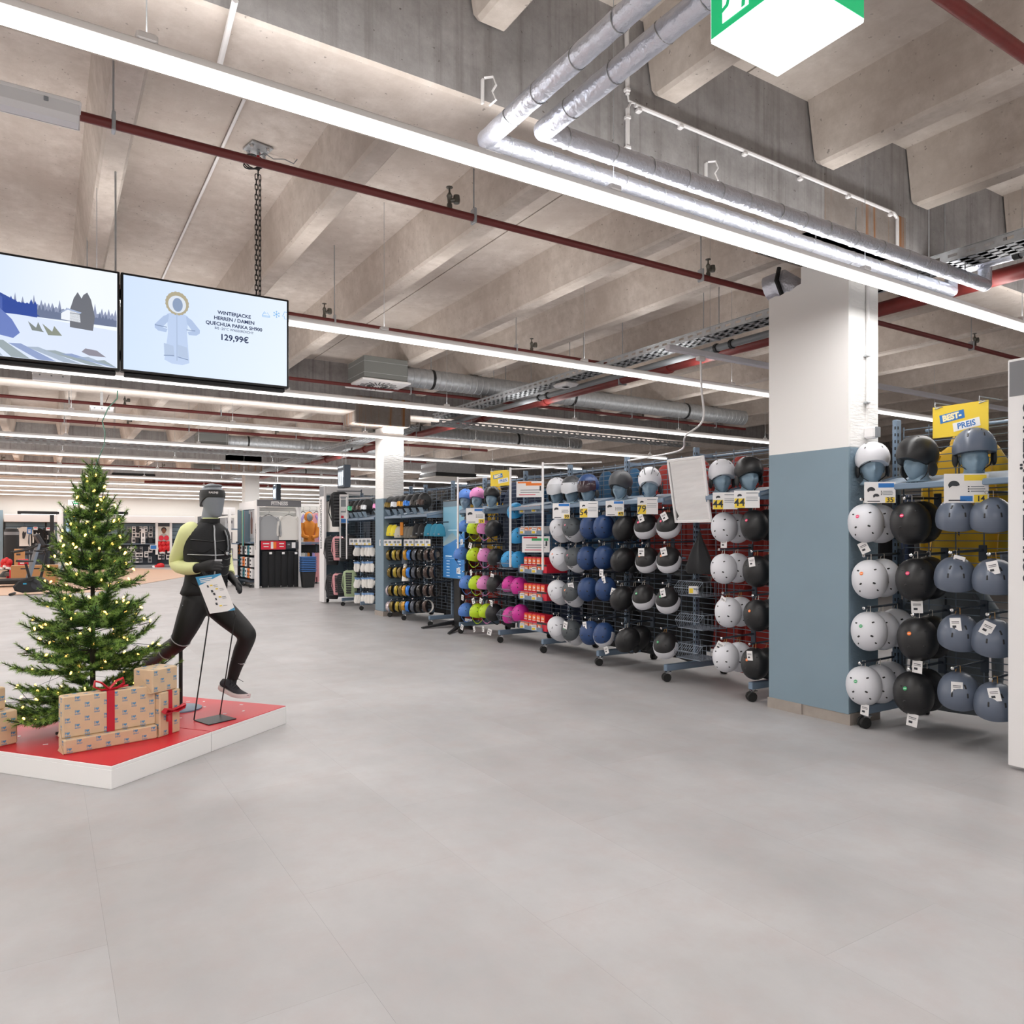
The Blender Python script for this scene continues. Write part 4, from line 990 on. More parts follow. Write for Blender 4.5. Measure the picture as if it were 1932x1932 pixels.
# ------------------------------------------------------------------ wire bins
def bin_(t, px, py, w=.34, d=.30, h=.13):
    p = at_x(px, py, RX - d); y, z0 = p.y, p.z; mb = MB(); r = .0022
    sec_ = lambda x: [(x, z0 + h), (x - .05, z0 + h * .55), (x, z0), ]
    prof = [(RX - .01, z0 + h), (RX - d, z0 + h), (RX - d - .06, z0 + h * .55), (RX - d - .02, z0), (RX - .01, z0)]
    n = 12
    for i in range(n + 1):
        yy = y - w / 2 + w * i / n
        mb.tube([(x, yy, z) for x, z in prof[1:]], r if 0 < i < n else .004, 4)
        if i in (0, n): mb.tube([(x, yy, z) for x, z in prof] , .004, 4, closed=True)
    for x, z in prof[1:4]: mb.tube([(x, y - w / 2, z), (x, y + w / 2, z)], .004, 5)
    for k in range(6):
        x = RX - d + k * d / 6
        mb.tube([(x, y - w / 2, z0), (x, y + w / 2, z0)], r, 4)
        for s in (-1, 1): mb.tube([(x, y + s * w / 2, z0), (x, y + s * w / 2, z0 + h)], r, 4)
    return obj('wire_bin', mb, mat('bin_wire', '#8a94a0', .4, metal=.3), t, True)
for px, py in ((1303, 1124), (1305, 1186), (1302, 1243)): bin_(rkA, px, py, w=.3)
for px, py in ((957, 1073), (957, 1122), (958, 1172)): bin_(rkE, px, py, w=.36, d=.34)
pf = at_x(1310, 1113, 4.93)
card('price_sign', 'small white and yellow price card on the topmost empty wire bin', 'sign', (4.92, pf.y, pf.z), .085, .07, TH * .8, [(-.25, -.1, .4, .6, M_YELLOW), (.22, .1, .3, .1, M_INKL)], 'price signs clipped to the helmet shelves')
gl = at_x(1310, 1103, 5.0)
g_ = thing('folded_cloth', 'crumpled black cloth lying in the topmost wire bin', 'cloth', (5.05, gl.y, gl.z))
obj('cloth', MB().ell((5.05, gl.y, gl.z), (.1, .12, .035), 12, 7), CM['black'], g_, True)
# ------------------------------------------------------------------ trays with red and orange cartons
NTH = ['first', 'second', 'third', 'fourth', 'fifth', 'sixth', 'seventh', 'eighth', 'ninth', 'tenth', 'eleventh', 'twelfth']
CARTON = MB().rbox((0, 0, .045), (.12, .062, .09), .003).mesh('carton', M_REDC)
CFACE = MB().box((-.061, 0, .04), (.002, .056, .07)).mesh('carton_front', M_ORANGE)
CPRT = MB().box((-.0625, .008, .045), (.001, .012, .03)).box((-.0625, -.012, .045), (.001, .012, .02)).box((-.0625, 0, .012), (.001, .05, .01)).mesh('carton_print', M_CARD)
BOXBIG = MB().rbox((0, 0, .05), (.3, .2, .1), .004).mesh('display_carton', M_REDC)
def tray_row(px, py, kind, word):
    p = at_x(px, py, 4.93); y1 = p.y + .12; y0 = p.y - .38; z = p.z
    o = obj('tray', MB().box(((4.93 + RX) / 2, (y0 + y1) / 2, z), (RX - 4.93, y1 - y0, .012)).box((4.932, (y0 + y1) / 2, z + .018), (.006, y1 - y0, .05)).bar((4.92, y0, z + .085), (4.92, y1, z + .085), .006).bar((4.92, y0, z), (4.92, y0, z + .085), .006).bar((4.92, y1, z), (4.92, y1, z + .085), .006), M_STEEL, rkD)
    for j in range(5):
        for lv in range(2 if kind == 'red' else 1):
            yy = y1 - .05 - j * .092
            t = thing('carton', '%s carton in the %s tray, %s layer, %s from the childrens rack' % ('white and orange' if kind != 'red' else 'orange and red', word, ('lower', 'upper')[lv], NTH[j]), 'box', (5.0 + .05 * lv, yy, z + .006 + .091 * lv), group='small cartons on the trays')
            setm(link('carton', CARTON, t), M_REDC if kind == 'red' else M_CARD); link('carton_front', CFACE, t); link('carton_print', CPRT, t)['kind'] = 'stuff'
            t.scale = (1.0, 1.3, 1.0)
    if kind == 'red':
        t = thing('display_carton', 'red display carton with black edge on the %s tray' % word, 'box', (5.09, y0 + .06, z + .006), group='red display cartons')
        link('box', BOXBIG, t, (0, -.03, 0)); obj('black_edge', MB().box((-.151, -.03, .09), (.003, .2, .022)), M_BLACK, t, world=False)
    for j in (0, 2):
        yy = y1 - .1 - j * .13
        c_ = card('price_sign', 'yellow and white price card %s on the %s carton tray' % (('nearer the childrens helmets', '', 'nearer the white visor helmets')[j], word), 'sign', (4.905, yy, z + .04), .06, .065, TH * .8, [(-.1, -.25, .6, .4, M_YELLOW), (0, .25, .7, .12, M_INKL)], 'price signs clipped to the helmet shelves')
for px, py, k, w in ((990, 968, 'white', 'topmost'), (990, 1008, 'white', 'second'), (990, 1080, 'red', 'third'), (990, 1130, 'red', 'fourth'), (990, 1186, 'red', 'lowest')): tray_row(px, py, k, w)
for px, py, hc, lab in ((1000, 923, M_ORANGE, 'white size chart with orange header on the upper carton shelf'), (1011, 1027, M_GREENC, 'white size chart with green header between the carton trays')):
    p = at_x(px, py, 4.9)
    card('size_chart', lab, 'sign', p, .33, .19, TH * .8, [(-.2, .42, .5, .1, M_REDC if hc is M_GREENC else hc), (.15, .3, .6, .15, hc), (0, -.05, .7, .05, M_INKL), (0, -.2, .7, .05, M_INKL), (.38, .05, .06, .3, M_INK), (-.1, -.35, .6, .04, M_REDC)])
# white hanging bars in front of the childrens rack
for px, ya, yb, w in ((864, 900, 1035, 'left of the childrens helmets'), (963, 882, 1070, 'right of the childrens helmets'), (1024, 872, 1076, 'beside the white visor helmets')):
    a = at_x(px, ya, 4.72); b = at_x(px, yb, 4.72)
    t = thing('hanging_bar', 'slim white bar hanging from an arm ' + w, 'bar', a, group='white hanging bars at the racks')
    obj('bar', MB().rbox((a.x, a.y, (a.z + b.z) / 2), (.022, .022, a.z - b.z), .004), M_WHITE, t)
    obj('arm', MB().tube([(a.x, a.y, a.z - .02), (RX, a.y - .35, a.z - .0)], .007, 6), M_WHITE, t, True)
# ------------------------------------------------------------------ floor standing screen
X = 5.1; ya, yb = at_x(836, 1000, X).y, at_x(878, 1000, X).y; zt, zb = at_x(836, 945, X).z, at_x(836, 1091, X).z; ym = (ya + yb) / 2
ts = thing('standing_screen', 'tall information screen with a blue hill picture on a black stand', 'screen', (X, ym, 0))
obj('casing', MB().rbox((X + .02, ym, (zt + zb) / 2), (.05, ya - yb, zt - zb), .004), M_BLACK, ts)
def glow(n, h, e=1.0): return mat('screen_' + n, h, .4, emit=e)
H = zt - zb; W = ya - yb - .03
def scr(name, poly, m, d): # polygon in parts of the panel, seen from -X; u to the right (to -Y), v up
    return obj(name, MB().prism([(u * W / 2, v * H / 2 * .97) for u, v in poly], .0006, (X - .006 - d, ym, (zt + zb) / 2), MX), m, ts)
pic = scr('sky', [(-1, -1), (1, -1), (1, 1), (-1, 1)], glow('paleblue', '#6f9fb5', .22), 0)
obj('hill', MB().prism([(u * W / 2, v * H / 2 * .97) for u, v in ((-1, -.1), (-.4, .12), (-.1, .18), (.3, .05), (.6, -.02), (1, .0), (1, -.4), (-1, -.4))], .0006, (X - .007, ym, (zt + zb) / 2), MX), glow('hill', '#7f98a0', .28), ts)
obj('blue_slope', MB().prism([(u * W / 2, v * H / 2 * .97) for u, v in ((-1, -.18), (-.3, -.08), (.3, .02), (1, .2), (1, -1), (-1, -1))], .0006, (X - .008, ym, (zt + zb) / 2), MX), glow('blue', '#2672b0', .24), ts)
obj('band', MB().prism([(u * W / 2, v * H / 2 * .97) for u, v in ((-1, .86), (1, .86), (1, 1), (-1, 1))], .0006, (X - .008, ym, (zt + zb) / 2), MX), glow('slate', '#5d7280', .25), ts)
ln = MB()
for k in range(6):
    for u, w_ in ((-.5, .3), (.55, .25)): ln.box((X - .0095, ym - u * W / 2, (zt + zb) / 2 - H * (.27 + k * .038)), (.001, w_ * W / 2, .006))
ln.box((X - .0095, ym + .45 * W / 2, (zt + zb) / 2 - H * .21), (.001, .3 * W, .012)).box((X - .0095, ym, (zt + zb) / 2 - H * .235), (.001, .8 * W, .002)).box((X - .0095, ym, (zt + zb) / 2 + H * .12), (.001, .5 * W, .006))
obj('text_line', ln, glow('text', '#d7e6ee', .5), ts)['kind'] = 'stuff'
obj('column_post', MB().rbox((X + .09, ym, zb / 2 + .2), (.09, .2, zb + .35), .01), M_BLACK, ts)
for p0, p1 in (((X + .09, ym + .12), at_z(796, 1186)), ((X + .09, ym - .12), at_z(846, 1197)), ((X + .09, ym + .1), (5.25, ym + .3)), ((X + .09, ym - .1), (5.25, ym - .3))):
    mb = MB(); P0 = Vector((p0[0], p0[1], 0)); P1 = Vector((p1[0], p1[1], 0)); s_ = Vector((0, .05, 0)) if abs(P1.x - P0.x) > .1 else Vector((.05, 0, 0))
    mb.loft([[P0 + s_ + Vector((0, 0, .05)), P0 - s_ + Vector((0, 0, .05)), P0 - s_ + Vector((0, 0, .10)), P0 + s_ + Vector((0, 0, .10))], [P1 + s_ * .6 + Vector((0, 0, .002)), P1 - s_ * .6 + Vector((0, 0, .002)), P1 - s_ * .6 + Vector((0, 0, .02)), P1 + s_ * .6 + Vector((0, 0, .02))]])
    obj('foot', mb, M_BLACK, ts)
# ------------------------------------------------------------------ goggles, beanies, cards on the racks by the second column
arc = lambda r, z, a0, a1, n: [(-r * math.cos(a), r * math.sin(a), z) for a in [a0 + (a1 - a0) * k / n for k in range(n + 1)]]
def goggle_parts():
    le = MB(); rings = []
    for a in [(-.95 + 1.9 * k / 10) for k in range(11)]:
        hh = .043 * (1 - .25 * abs(a) ** 3) ; nose = .016 * math.exp(-(a / .2) ** 2)
        rings.append([(-.095 * math.cos(a) + dx, .1 * math.sin(a), z) for z, dx in ((-hh + nose, 0), (hh * .2, -.006), (hh, 0), (hh, .008), (-hh + nose, .008))])
    le.loft(rings)
    fr = MB(); rings = []
    for a in [(-1.02 + 2.04 * k / 10) for k in range(11)]:
        hh = .05 * (1 - .25 * abs(a) ** 3); nose = .016 * math.exp(-(a / .2) ** 2)
        rings.append([(-.085 * math.cos(a) + dx, .102 * math.sin(a), z) for z, dx in ((-hh + nose, 0), (hh, 0), (hh, .03), (-hh + nose, .03))])
    fr.loft(rings)
    st = MB().loft([[(x, y, z) for z in (-.02, .02)] + [(x * .96, y * .96, z) for z in (.02, -.02)] for x, y in [(.105 * math.sin(t) - .01, .1 * math.cos(t)) for t in [-.4 + (math.pi + .8) * k / 12 for k in range(13)]]])
    return le.mesh('lens', M_CHROME, True), fr.mesh('frame', M_BLACK, True), st.mesh('strap', M_BLACKM, True)
GL, GF, GS = goggle_parts()
LENS = {k: mat('lens_' + k, v, .18, metal=.35) for k, v in dict(pink='#e58fc4', grey='#4d535e', amber='#6b5716', white='#cfd3d8', gold='#b9861c', blue='#2c74c9', dark='#2a2724', brown='#443530', pale='#d5c6c9', green='#3fae7a', rose='#b06a5e', yellow='#a08a22').items()}
STM = {k: mat('strap_' + k, v, .8) for k, v in dict(black='#1c1c1e', pale='#cdb9bd', lilac='#b9b3cc', green='#2f5d4a', white='#dcd9d4').items()}
def goggle(loc, rot, lens, strap, lab, group):
    t = thing('ski_goggle', lab, 'goggles', loc, rot, group)
    setm(link('lens', GL, t), LENS[lens]); link('frame', GF, t); setm(link('strap', GS, t), STM[strap])
    return t
HOLD = MB().loft([[(-.04, -.02, .0), (.0, -.02, .0), (.0, .02, .0), (-.04, .02, .0)], [(-.1, -.042, .1), (-.02, -.042, .1), (-.02, .042, .1), (-.1, .042, .1)]]).mesh('chin_holder', mat('holder_blue', '#8fa2b2', .5))
SKULL = MB().ell((.01, 0, .2), (.11, .08, .13), 16, 9).mesh('black_skull', M_BLACKM, True)
def goggle_bust(px, py, lens, word, x=4.97, ry=.25):
    p = at_x(px, py, x); zb = 1.70
    t = thing('goggle_stand', 'half head stand under the %s goggles %s' % (lens, word), 'display stand', (x, p.y, zb), (0, 0, -.5), 'goggle display heads')
    link('chin_holder', HOLD, t, (0, 0, 0)); link('black_skull', SKULL, t)
    goggle((x - .03, p.y - .02, zb + .165), (0, .15, ry), lens, 'black', '%s lens goggles worn by a display head %s' % (lens, word), 'goggles on the display heads')
shelf(rkG, 10.15, 11.08, 1.68, 1.755); shelf(rkH, 11.1, 11.8, 1.68, 1.755); shelf(rkI, 12.27, 13.04, 1.68, 1.755); shelf(rkJ, 13.06, 13.6, 1.68, 1.755)
for i, (px, c) in enumerate(zip((716, 726, 738, 750.5, 762, 774, 787, 800), ('pink', 'grey', 'amber', 'white', 'gold', 'blue', 'dark', 'brown'))):
    goggle_bust(px, 962, c, 'on the shelf by the second column')
for i, (px, c) in enumerate(zip((659, 667, 676, 684, 693), ('rose', 'green', 'dark', 'brown', 'white'))):
    goggle_bust(px, 968, c, 'on the shelf past the second column')
rowsy = (1047, 1080, 1114, 1144); rw = ('top', 'second', 'third', 'bottom')
setA = [(726, 'pale', 'pale'), (732, 'pale', 'lilac'), (739, 'amber', 'black'), (750, 'yellow', 'black'), (758, 'amber', 'black')]
setB = [(771, 'gold', 'green'), (778, 'blue', 'black'), (788, 'grey', 'black'), (799, 'dark', 'black'), (811, 'brown', 'white'), (823, 'brown', 'black')]
for i, y in enumerate(rowsy):
    for j, (px, l, s) in enumerate(setA + setB):
        if (i == 3 and j in (10,)) : continue
        px2 = px + (i * 2 if j < 5 else -i * 1.0); p = at_x(px2, y, 4.97)
        if j in (0, 2, 3, 5, 7, 9, 10): hook(rkG if px > 765 else rkH, 4.91, p.y, p.z + .12)
        goggle(p, Matrix.Rotation(math.pi / 2 + R.uniform(-.15, .15), 3, 'X') @ Matrix.Rotation(.25, 3, 'Y'), l, s, '%s row goggles with %s lens, %s from the column' % (rw[i], l, NTH[j]), 'goggles hanging by the second column')
BEAN = MB().loft([[(.075 * k * math.cos(t) * f, .035 * k2 * math.sin(t), z) for t in [2 * math.pi * q / 18 for q in range(18)]] for z, k, k2, f in ((-.19, 1.28, .9, 1), (-.185, 1.33, 1, 1), (-.13, 1.3, 1.05, 1), (-.125, 1.24, 1, 1), (-.06, 1.05, 1.1, 1), (-.02, .7, .9, 1), (-.0, .3, .5, 1))]).mesh('knit_body', CM['yellow'], True)
BLAB = MB().rbox((0, -.036, -.155), (.03, .004, .02), .001).mesh('label', M_INKL)
for k, (px, py, c) in enumerate(((738, 990, 'lemon'), (746, 990, 'lemon'), (753.5, 993, 'sand'), (766, 993, 'taupe'), (772, 993, 'taupe'), (778, 993, 'taupe'), (788, 988, 'black'), (798, 988, 'black'), (810, 988, 'teal'), (822, 988, 'teal'), (830, 988, 'teal'))):
    p = at_x(px, py, 4.95 + (.0 if c != 'taupe' else .03)); 
    if k in (0, 2, 4, 6, 8, 10): hook(rkG if px > 765 else rkH, 4.9, p.y, p.z + .02)
    t = thing('beanie', '%s knitted beanie, %s from the column, under the goggle shelf' % (c, NTH[k]), 'beanie', p, (0, 0, -1.0), 'knitted beanies under the goggle shelf')
    setm(link('knit_body', BEAN, t), CM[c]); link('label', BLAB, t)
for k, px in enumerate((720.5, 728.7, 736.5, 746, 752.8, 766.8, 775.6, 787, 796, 807)):
    p = at_x(px, 1024, 4.86)
    card('price_sign', '%s white price card from the column, under the beanies' % NTH[k], 'sign', p, .085, .105, TH * .7, [(-.1, .1, .5, .35, M_INKL), (.2, -.3, .5, .25, M_YELLOW)], 'price cards under the beanies')
rb_ = thing('scarf', 'folded tan knitted scarf among the beanies', 'scarf', at_x(758, 986, 4.92), (0, 0, -.9)); obj('cloth', MB().rbox((0, 0, -.1), (.06, .02, .22), .008), CM['orange'], rb_, True, world=False)
for k, (px, py, c, w) in enumerate(((765, 1047, 'slate', 'dark blue neck warmer between the goggles, top row'), (765, 1080, 'white', 'marbled white neck warmer between the goggles, second row'))):
    n_ = thing('neck_warmer', w, 'neck warmer', at_x(px, py, 4.93), (0, 0, -.8)); obj('tube', MB().loft([[(.05 * f * math.cos(t), .03 * math.sin(t), z) for t in [2 * math.pi * q / 14 for q in range(14)]] for z, f in ((-.14, 1.3), (0, 1), (.12, .6), (.14, .4))]), CM[c], n_, True, world=False)
# mittens past the second column
MIT = MB().loft([[(.045 * f * math.cos(t) + o, .022 * math.sin(t), z) for t in [2 * math.pi * q / 14 for q in range(14)]] for z, f, o in ((.06, .75, 0), (.02, .85, 0), (-.03, 1.15, 0), (-.08, 1.1, 0), (-.11, .6, 0))]).ell((.05, 0, -.01), (.018, .018, .045), 8, 6).mesh('mitten_body', CM['white'], True)
MCF = MB().loft([[(.042 * math.cos(t), .026 * math.sin(t), z) for t in [2 * math.pi * q / 14 for q in range(14)]] for z in (.05, .08)]).mesh('cuff', mat('cuff_blue', '#7fa3d1', .8), True)
for i, y in enumerate((1038, 1068, 1098, 1127)):
    for j, px in enumerate((672, 676, 685, 692, 697, 702)):
        p = at_x(px, y, 4.95 + .03 * (j % 2)); 
        if j in (1, 3, 5): hook(rkI, 4.9, p.y, p.z + .1)
        t = thing('mitten', '%s row white mitten, %s from the aisle frame, past the column' % (rw[i], NTH[j]), 'mitten', p, (0, R.uniform(-.2, .2), -.9 + R.uniform(-.5, .5)), 'white mittens past the second column')
        link('mitten_body', MIT, t); link('cuff', MCF, t)
for k, px in enumerate((664, 671, 681, 687, 695)):
    p = at_x(px, 1022, 4.87); card('price_sign', '%s white price card from the aisle frame, above the mittens' % NTH[k], 'sign', p, .1, .12, TH * .6, [(0, .1, .6, .4, M_INKL), (.2, -.35, .4, .2, M_YELLOW)], 'price cards above the mittens')
# back protectors and rucksacks beside the aisle frame
PRO = MB().loft([[(.14 * f * math.cos(t), .05 * g * math.sin(t) + .004 * math.sin(z * 90), z) for t in [2 * math.pi * q / 20 for q in range(20)]] for z, f, g in [(-.5, .72, .6), (-.48, .8, 1), (-.4, .85, 1), (-.3, .9, 1), (-.2, 1, 1.1), (-.1, 1.05, 1.1), (-.03, .9, 1), (0, .6, .6)]])
PRO = PRO.mesh('padded_back', CM['black'], True)
PRB = MB()
for k in range(9): PRB.rbox((0, -.052 - .004 * math.sin(k), -.06 - .045 * k), (.13 * (1 - .03 * k), .016, .034), .006)
PRB = PRB.mesh('plate', mat('protector_plate', '#2a2b2f', .5)); 
PRS = MB()
for s in (-1, 1): PRS.tube([(s * .07, .02, -.02), (s * .13, -.03, -.12), (s * .15, -.02, -.3), (s * .12, .02, -.42)], .014, 8, flat=.5)
PRS = PRS.mesh('strap', CM['black'], True)
for px, py, c, x, s, lab in ((640, 928, 'black', 4.82, 1.35, 'large black padded ski rucksack hanging at the top beside the aisle frame'), (627, 1012, 'black', 4.9, 1.15, 'black padded back protector on the middle hook next to the aisle frame'),
                          (639, 1012, 'pink', 4.93, .95, 'pale pink back protector on the middle row'), (650, 1016, 'black', 5.0, .9, 'black back protector behind the pale pink one'), (662, 1010, 'black', 4.98, .9, 'black rucksack right of the pale pink back protector'),
                          (628, 1083, 'black', 4.9, 1.0, 'black back protector on the lower hook next to the aisle frame'), (638, 1082, 'pink', 4.93, .85, 'pink edged back protector on the lower row'), (646, 1083, 'black', 4.95, .85, 'black back protector behind the pink edged one'),
                          (660, 1076, 'green', 4.9, 1.0, 'sage green rucksack on the lower row')):
    p = at_x(px, py, x); hook(rkJ if p.y < 14 else rkK, x - .04, p.y, p.z + .015)
    t = thing('rucksack', lab, 'rucksack', p, (0, 0, -.75), 'rucksacks and back protectors beside the aisle frame'); t.scale = (s, s, s)
    setm(link('padded_back', PRO, t), CM[c]); link('plate', PRB, t)['kind'] = 'stuff'; setm(link('strap', PRS, t), CM[c])['kind'] = 'stuff'
wj = at_x(617, 985, 4.78); t = thing('shirt', 'white long sleeved shirt hanging beside the large black rucksack', 'shirt', at_x(623, 946, 4.9), (0, 0, -1.25), 'shirts on display'); setm(link('shirt_body', SME, t), CM['white']); link('hanger', HGM, t)
p = at_x(649, 960, 4.84); card('info_sign', 'white information sign with red and blue fields beside the goggles', 'sign', p, .17, .55, TH * .6, [(0, .25, .8, .35, M_INKL), (-.2, -.28, .35, .08, M_REDC), (0, -.42, 1, .14, M_BLUEC), (0, -.1, .7, .05, M_INKL)])
for px, ya, yb in ((642, 940, 1052), (654, 938, 1055)):
    a = at_x(px, ya, 4.76); b = at_x(px, yb, 4.76)
    t = thing('hanging_bar', 'slim white bar hanging %s the information sign' % ('left of' if px < 650 else 'right of'), 'bar', a, group='white hanging bars at the racks')
    obj('bar', MB().rbox((a.x, a.y, (a.z + b.z) / 2), (.022, .022, a.z - b.z), .004), M_WHITE, t); obj('arm', MB().tube([(a.x, a.y, a.z - .02), (RX, a.y - .3, a.z)], .007, 6), M_WHITE, t, True)
# ------------------------------------------------------------------ white aisle frames
M_GREYB = mat('header_grey', '#77777b', .5)
def frame(x0, x1, y, label, word, size, dots=None, dy=.3):
    """portal at the end of a rack row; its narrow side with the upright word looks to -X"""
    t = thing('aisle_frame', label, 'display frame', ((x0 + x1) / 2, y, 0), group='white aisle frames at the row ends')
    h = 2.375
    for x in (x0 + .025, x1 - .025): obj('post', MB().rbox((x, y - dy / 2, h / 2 + .01), (.05, dy, h - .02), .004), M_WHITE, t)
    obj('header_beam', MB().rbox(((x0 + x1) / 2, y - dy / 2, h - .09), (x1 - x0 - .1, dy, .16), .004), M_WHITE, t)
    obj('grey_panel', MB().box((x0 - .001, y - dy / 2, h - .115), (.004, dy - .02, .2)), M_GREYB, t)
    obj('back_panel', MB().box(((x0 + x1) / 2, y - .03, 1.15), (x1 - x0 - .1, .02, 2.1)), M_BLUESMOOTH, t)
    if word: text(word, size, (x0 - .0035 - t.location.x, -min(.122, dy * .5), 1.6), MXV, M_INK, t, bold=size * .03)
    return t
pa = at_x(1901.5, 1000, 4.746)
frame(4.746, 5.95, pa.y, 'tall white aisle frame at the right edge of the photo, grey field at its top', 'SCHUTZAUSRÜSTUNG', .1, dy=.42)
pb = at_x(602.5, 1000, 4.76); pc = at_x(611, 1000, 4.76)
frame(4.76, 5.95, pb.y, 'white aisle frame past the second column, upright word on its side', 'SCHUTZAUSRÜSTUNG', .098)
# hanging department signs
def dept(px, py, Z, lab, h=.4, w=.36):
    p = at_d(px, py, Z); t = thing('department_sign', lab, 'sign', p, group='dark hanging department signs')
    obj('panel', MB().rbox((p.x + .06, p.y, p.z), (.12, w, h), .006), M_STEELD, t)
    mb = MB()
    for k in range(5): mb.bar((p.x - .003, p.y + .13 - k * .055, p.z + .08), (p.x - .003, p.y + .09 - k * .05, p.z - .16), .004, .02)
    mb.box((p.x - .002, p.y - .12, p.z + .04), (.003, .02, .12)); obj('pictogram', mb, glow('white', '#e8eef2', .9), t)['kind'] = 'stuff'
    w2 = MB().box((p.x - .002, p.y, p.z - .03), (.002, w * .8, h * .68)); obj('light_field', w2, M_STEEL, t)
    text('WINTERSPORT' if Z < 16 else 'FITNESS', w / 9, (-.003, 0, h * .41), MX, glow('white', '#e8eef2', .9), t)
    obj('rod', MB().tube([(p.x + .06, p.y - .1, p.z + h / 2), (p.x + .06, p.y - .1, 4.14)], .005, 5).tube([(p.x + .06, p.y + .1, p.z + h / 2), (p.x + .06, p.y + .1, 4.14)], .005, 5), M_GALV, t)
dept(643, 899, 13.3, 'dark department sign above the aisle frame past the second column'); dept(518, 929, 20.5, 'dark department sign above the fitness frame', .46, .4)
# ------------------------------------------------------------------ red platform
N0 = at_z(210, 1490); E0 = at_z(540, 1365); U = (E0 - N0); LP = U.length; U.normalize(); V = Vector((-U.y, U.x, 0))
PHI = math.atan2(U.y, U.x); RP = Matrix.Rotation(PHI, 3, 'Z'); PH = .128
def plat(u, v, z=0): return N0 + U * u + V * v + Vector((0, 0, z))
M_PRED = mat('red_laminate', '#c8232f', .42, var=.05, vscale=3)
M_PWH = mat('white_board', '#f6f5f4', .5)
half = .742
for i, (u0, u1) in enumerate(((0, half), (half + .004, LP))):
    t = thing('platform', 'low white display platform with red top, %s' % ('tree and gift boxes on it' if i == 0 else 'mannequin running on it'), 'platform', plat((u0 + u1) / 2, .65), RP, 'red topped display platforms')
    w = u1 - u0
    obj('base_box', MB().rbox((0, 0, .052), (w, 1.3, .104), .002), M_PWH, t, world=False)
    obj('top_board', MB().rbox((0, 0, .114), (w, 1.3, .02), .002), M_PWH, t, world=False)
    obj('red_top', MB().box((0, 0, PH - .002), (w - .006, 1.294, .004)), M_PRED, t, world=False)
    fl_ = MB()
    for k in range(16): 
        x, y = R.uniform(-w / 2 + .05, w / 2 - .05), R.uniform(-.6, .6); fl_.box((x, y, PH + .0004), (.026, .015, .0008), Matrix.Rotation(R.uniform(0, 3), 3, 'Z'))
    obj('snow_fleck', fl_, M_CARD, t, world=False)['kind'] = 'stuff'
t = thing('platform', 'low white display platform behind the tree', 'platform', plat(.1, 1.304 + .5), RP, 'red topped display platforms')
obj('base_box', MB().rbox((0, 0, .052), (1.2, .99, .104), .002), M_PWH, t, world=False); obj('top_board', MB().rbox((0, 0, .114), (1.2, .99, .02), .002), M_PWH, t, world=False); obj('red_top', MB().box((0, 0, PH - .002), (1.194, .984, .004)), M_PRED, t, world=False)
t.location = plat(-.37 + .0, 1.304 + .5); t.location = plat(.0, 1.81)
# ------------------------------------------------------------------ gift boxes in printed wrapping paper
M_PAPER = mat('kraft_paper', '#d8bd9b', .55, var=.05, vscale=14, bump=.15, bscale=9)
M_RIB_R = mat('red_ribbon', '#c41f33', .35)
M_MOT = mat('blue_motif', '#5b94bd', .6)
def motif(mb, c, M, s):
    hp = []
    for k in range(12):
        a = 2 * math.pi * k / 12; hp.append((.017 * s * math.sin(a) ** 3 + .007 * s, s * (.013 * math.cos(a) - .005 * math.cos(2 * a) - .002 * math.cos(3 * a)) + .012 * s))
    mb.prism(hp[::-1], .0006, c, M)
    mb.add([Vector(c) + M @ Vector((x * s, y * s, .0006)) for x, y in ((-.019, 0), (-.013, 0), (-.013, .026), (-.019, .026))], [(0, 1, 2, 3)])
    for k in range(5):                                   # the word written under the heart, too small to read
        x = -.02 + k * .01
        mb.add([Vector(c) + M @ Vector((a * s, b * s, .0006)) for a, b in ((x, -.022), (x + .006, -.022), (x + .008, -.008 - .003 * (k % 2)), (x + .002, -.008 - .003 * (k % 2)))], [(0, 1, 2, 3)])
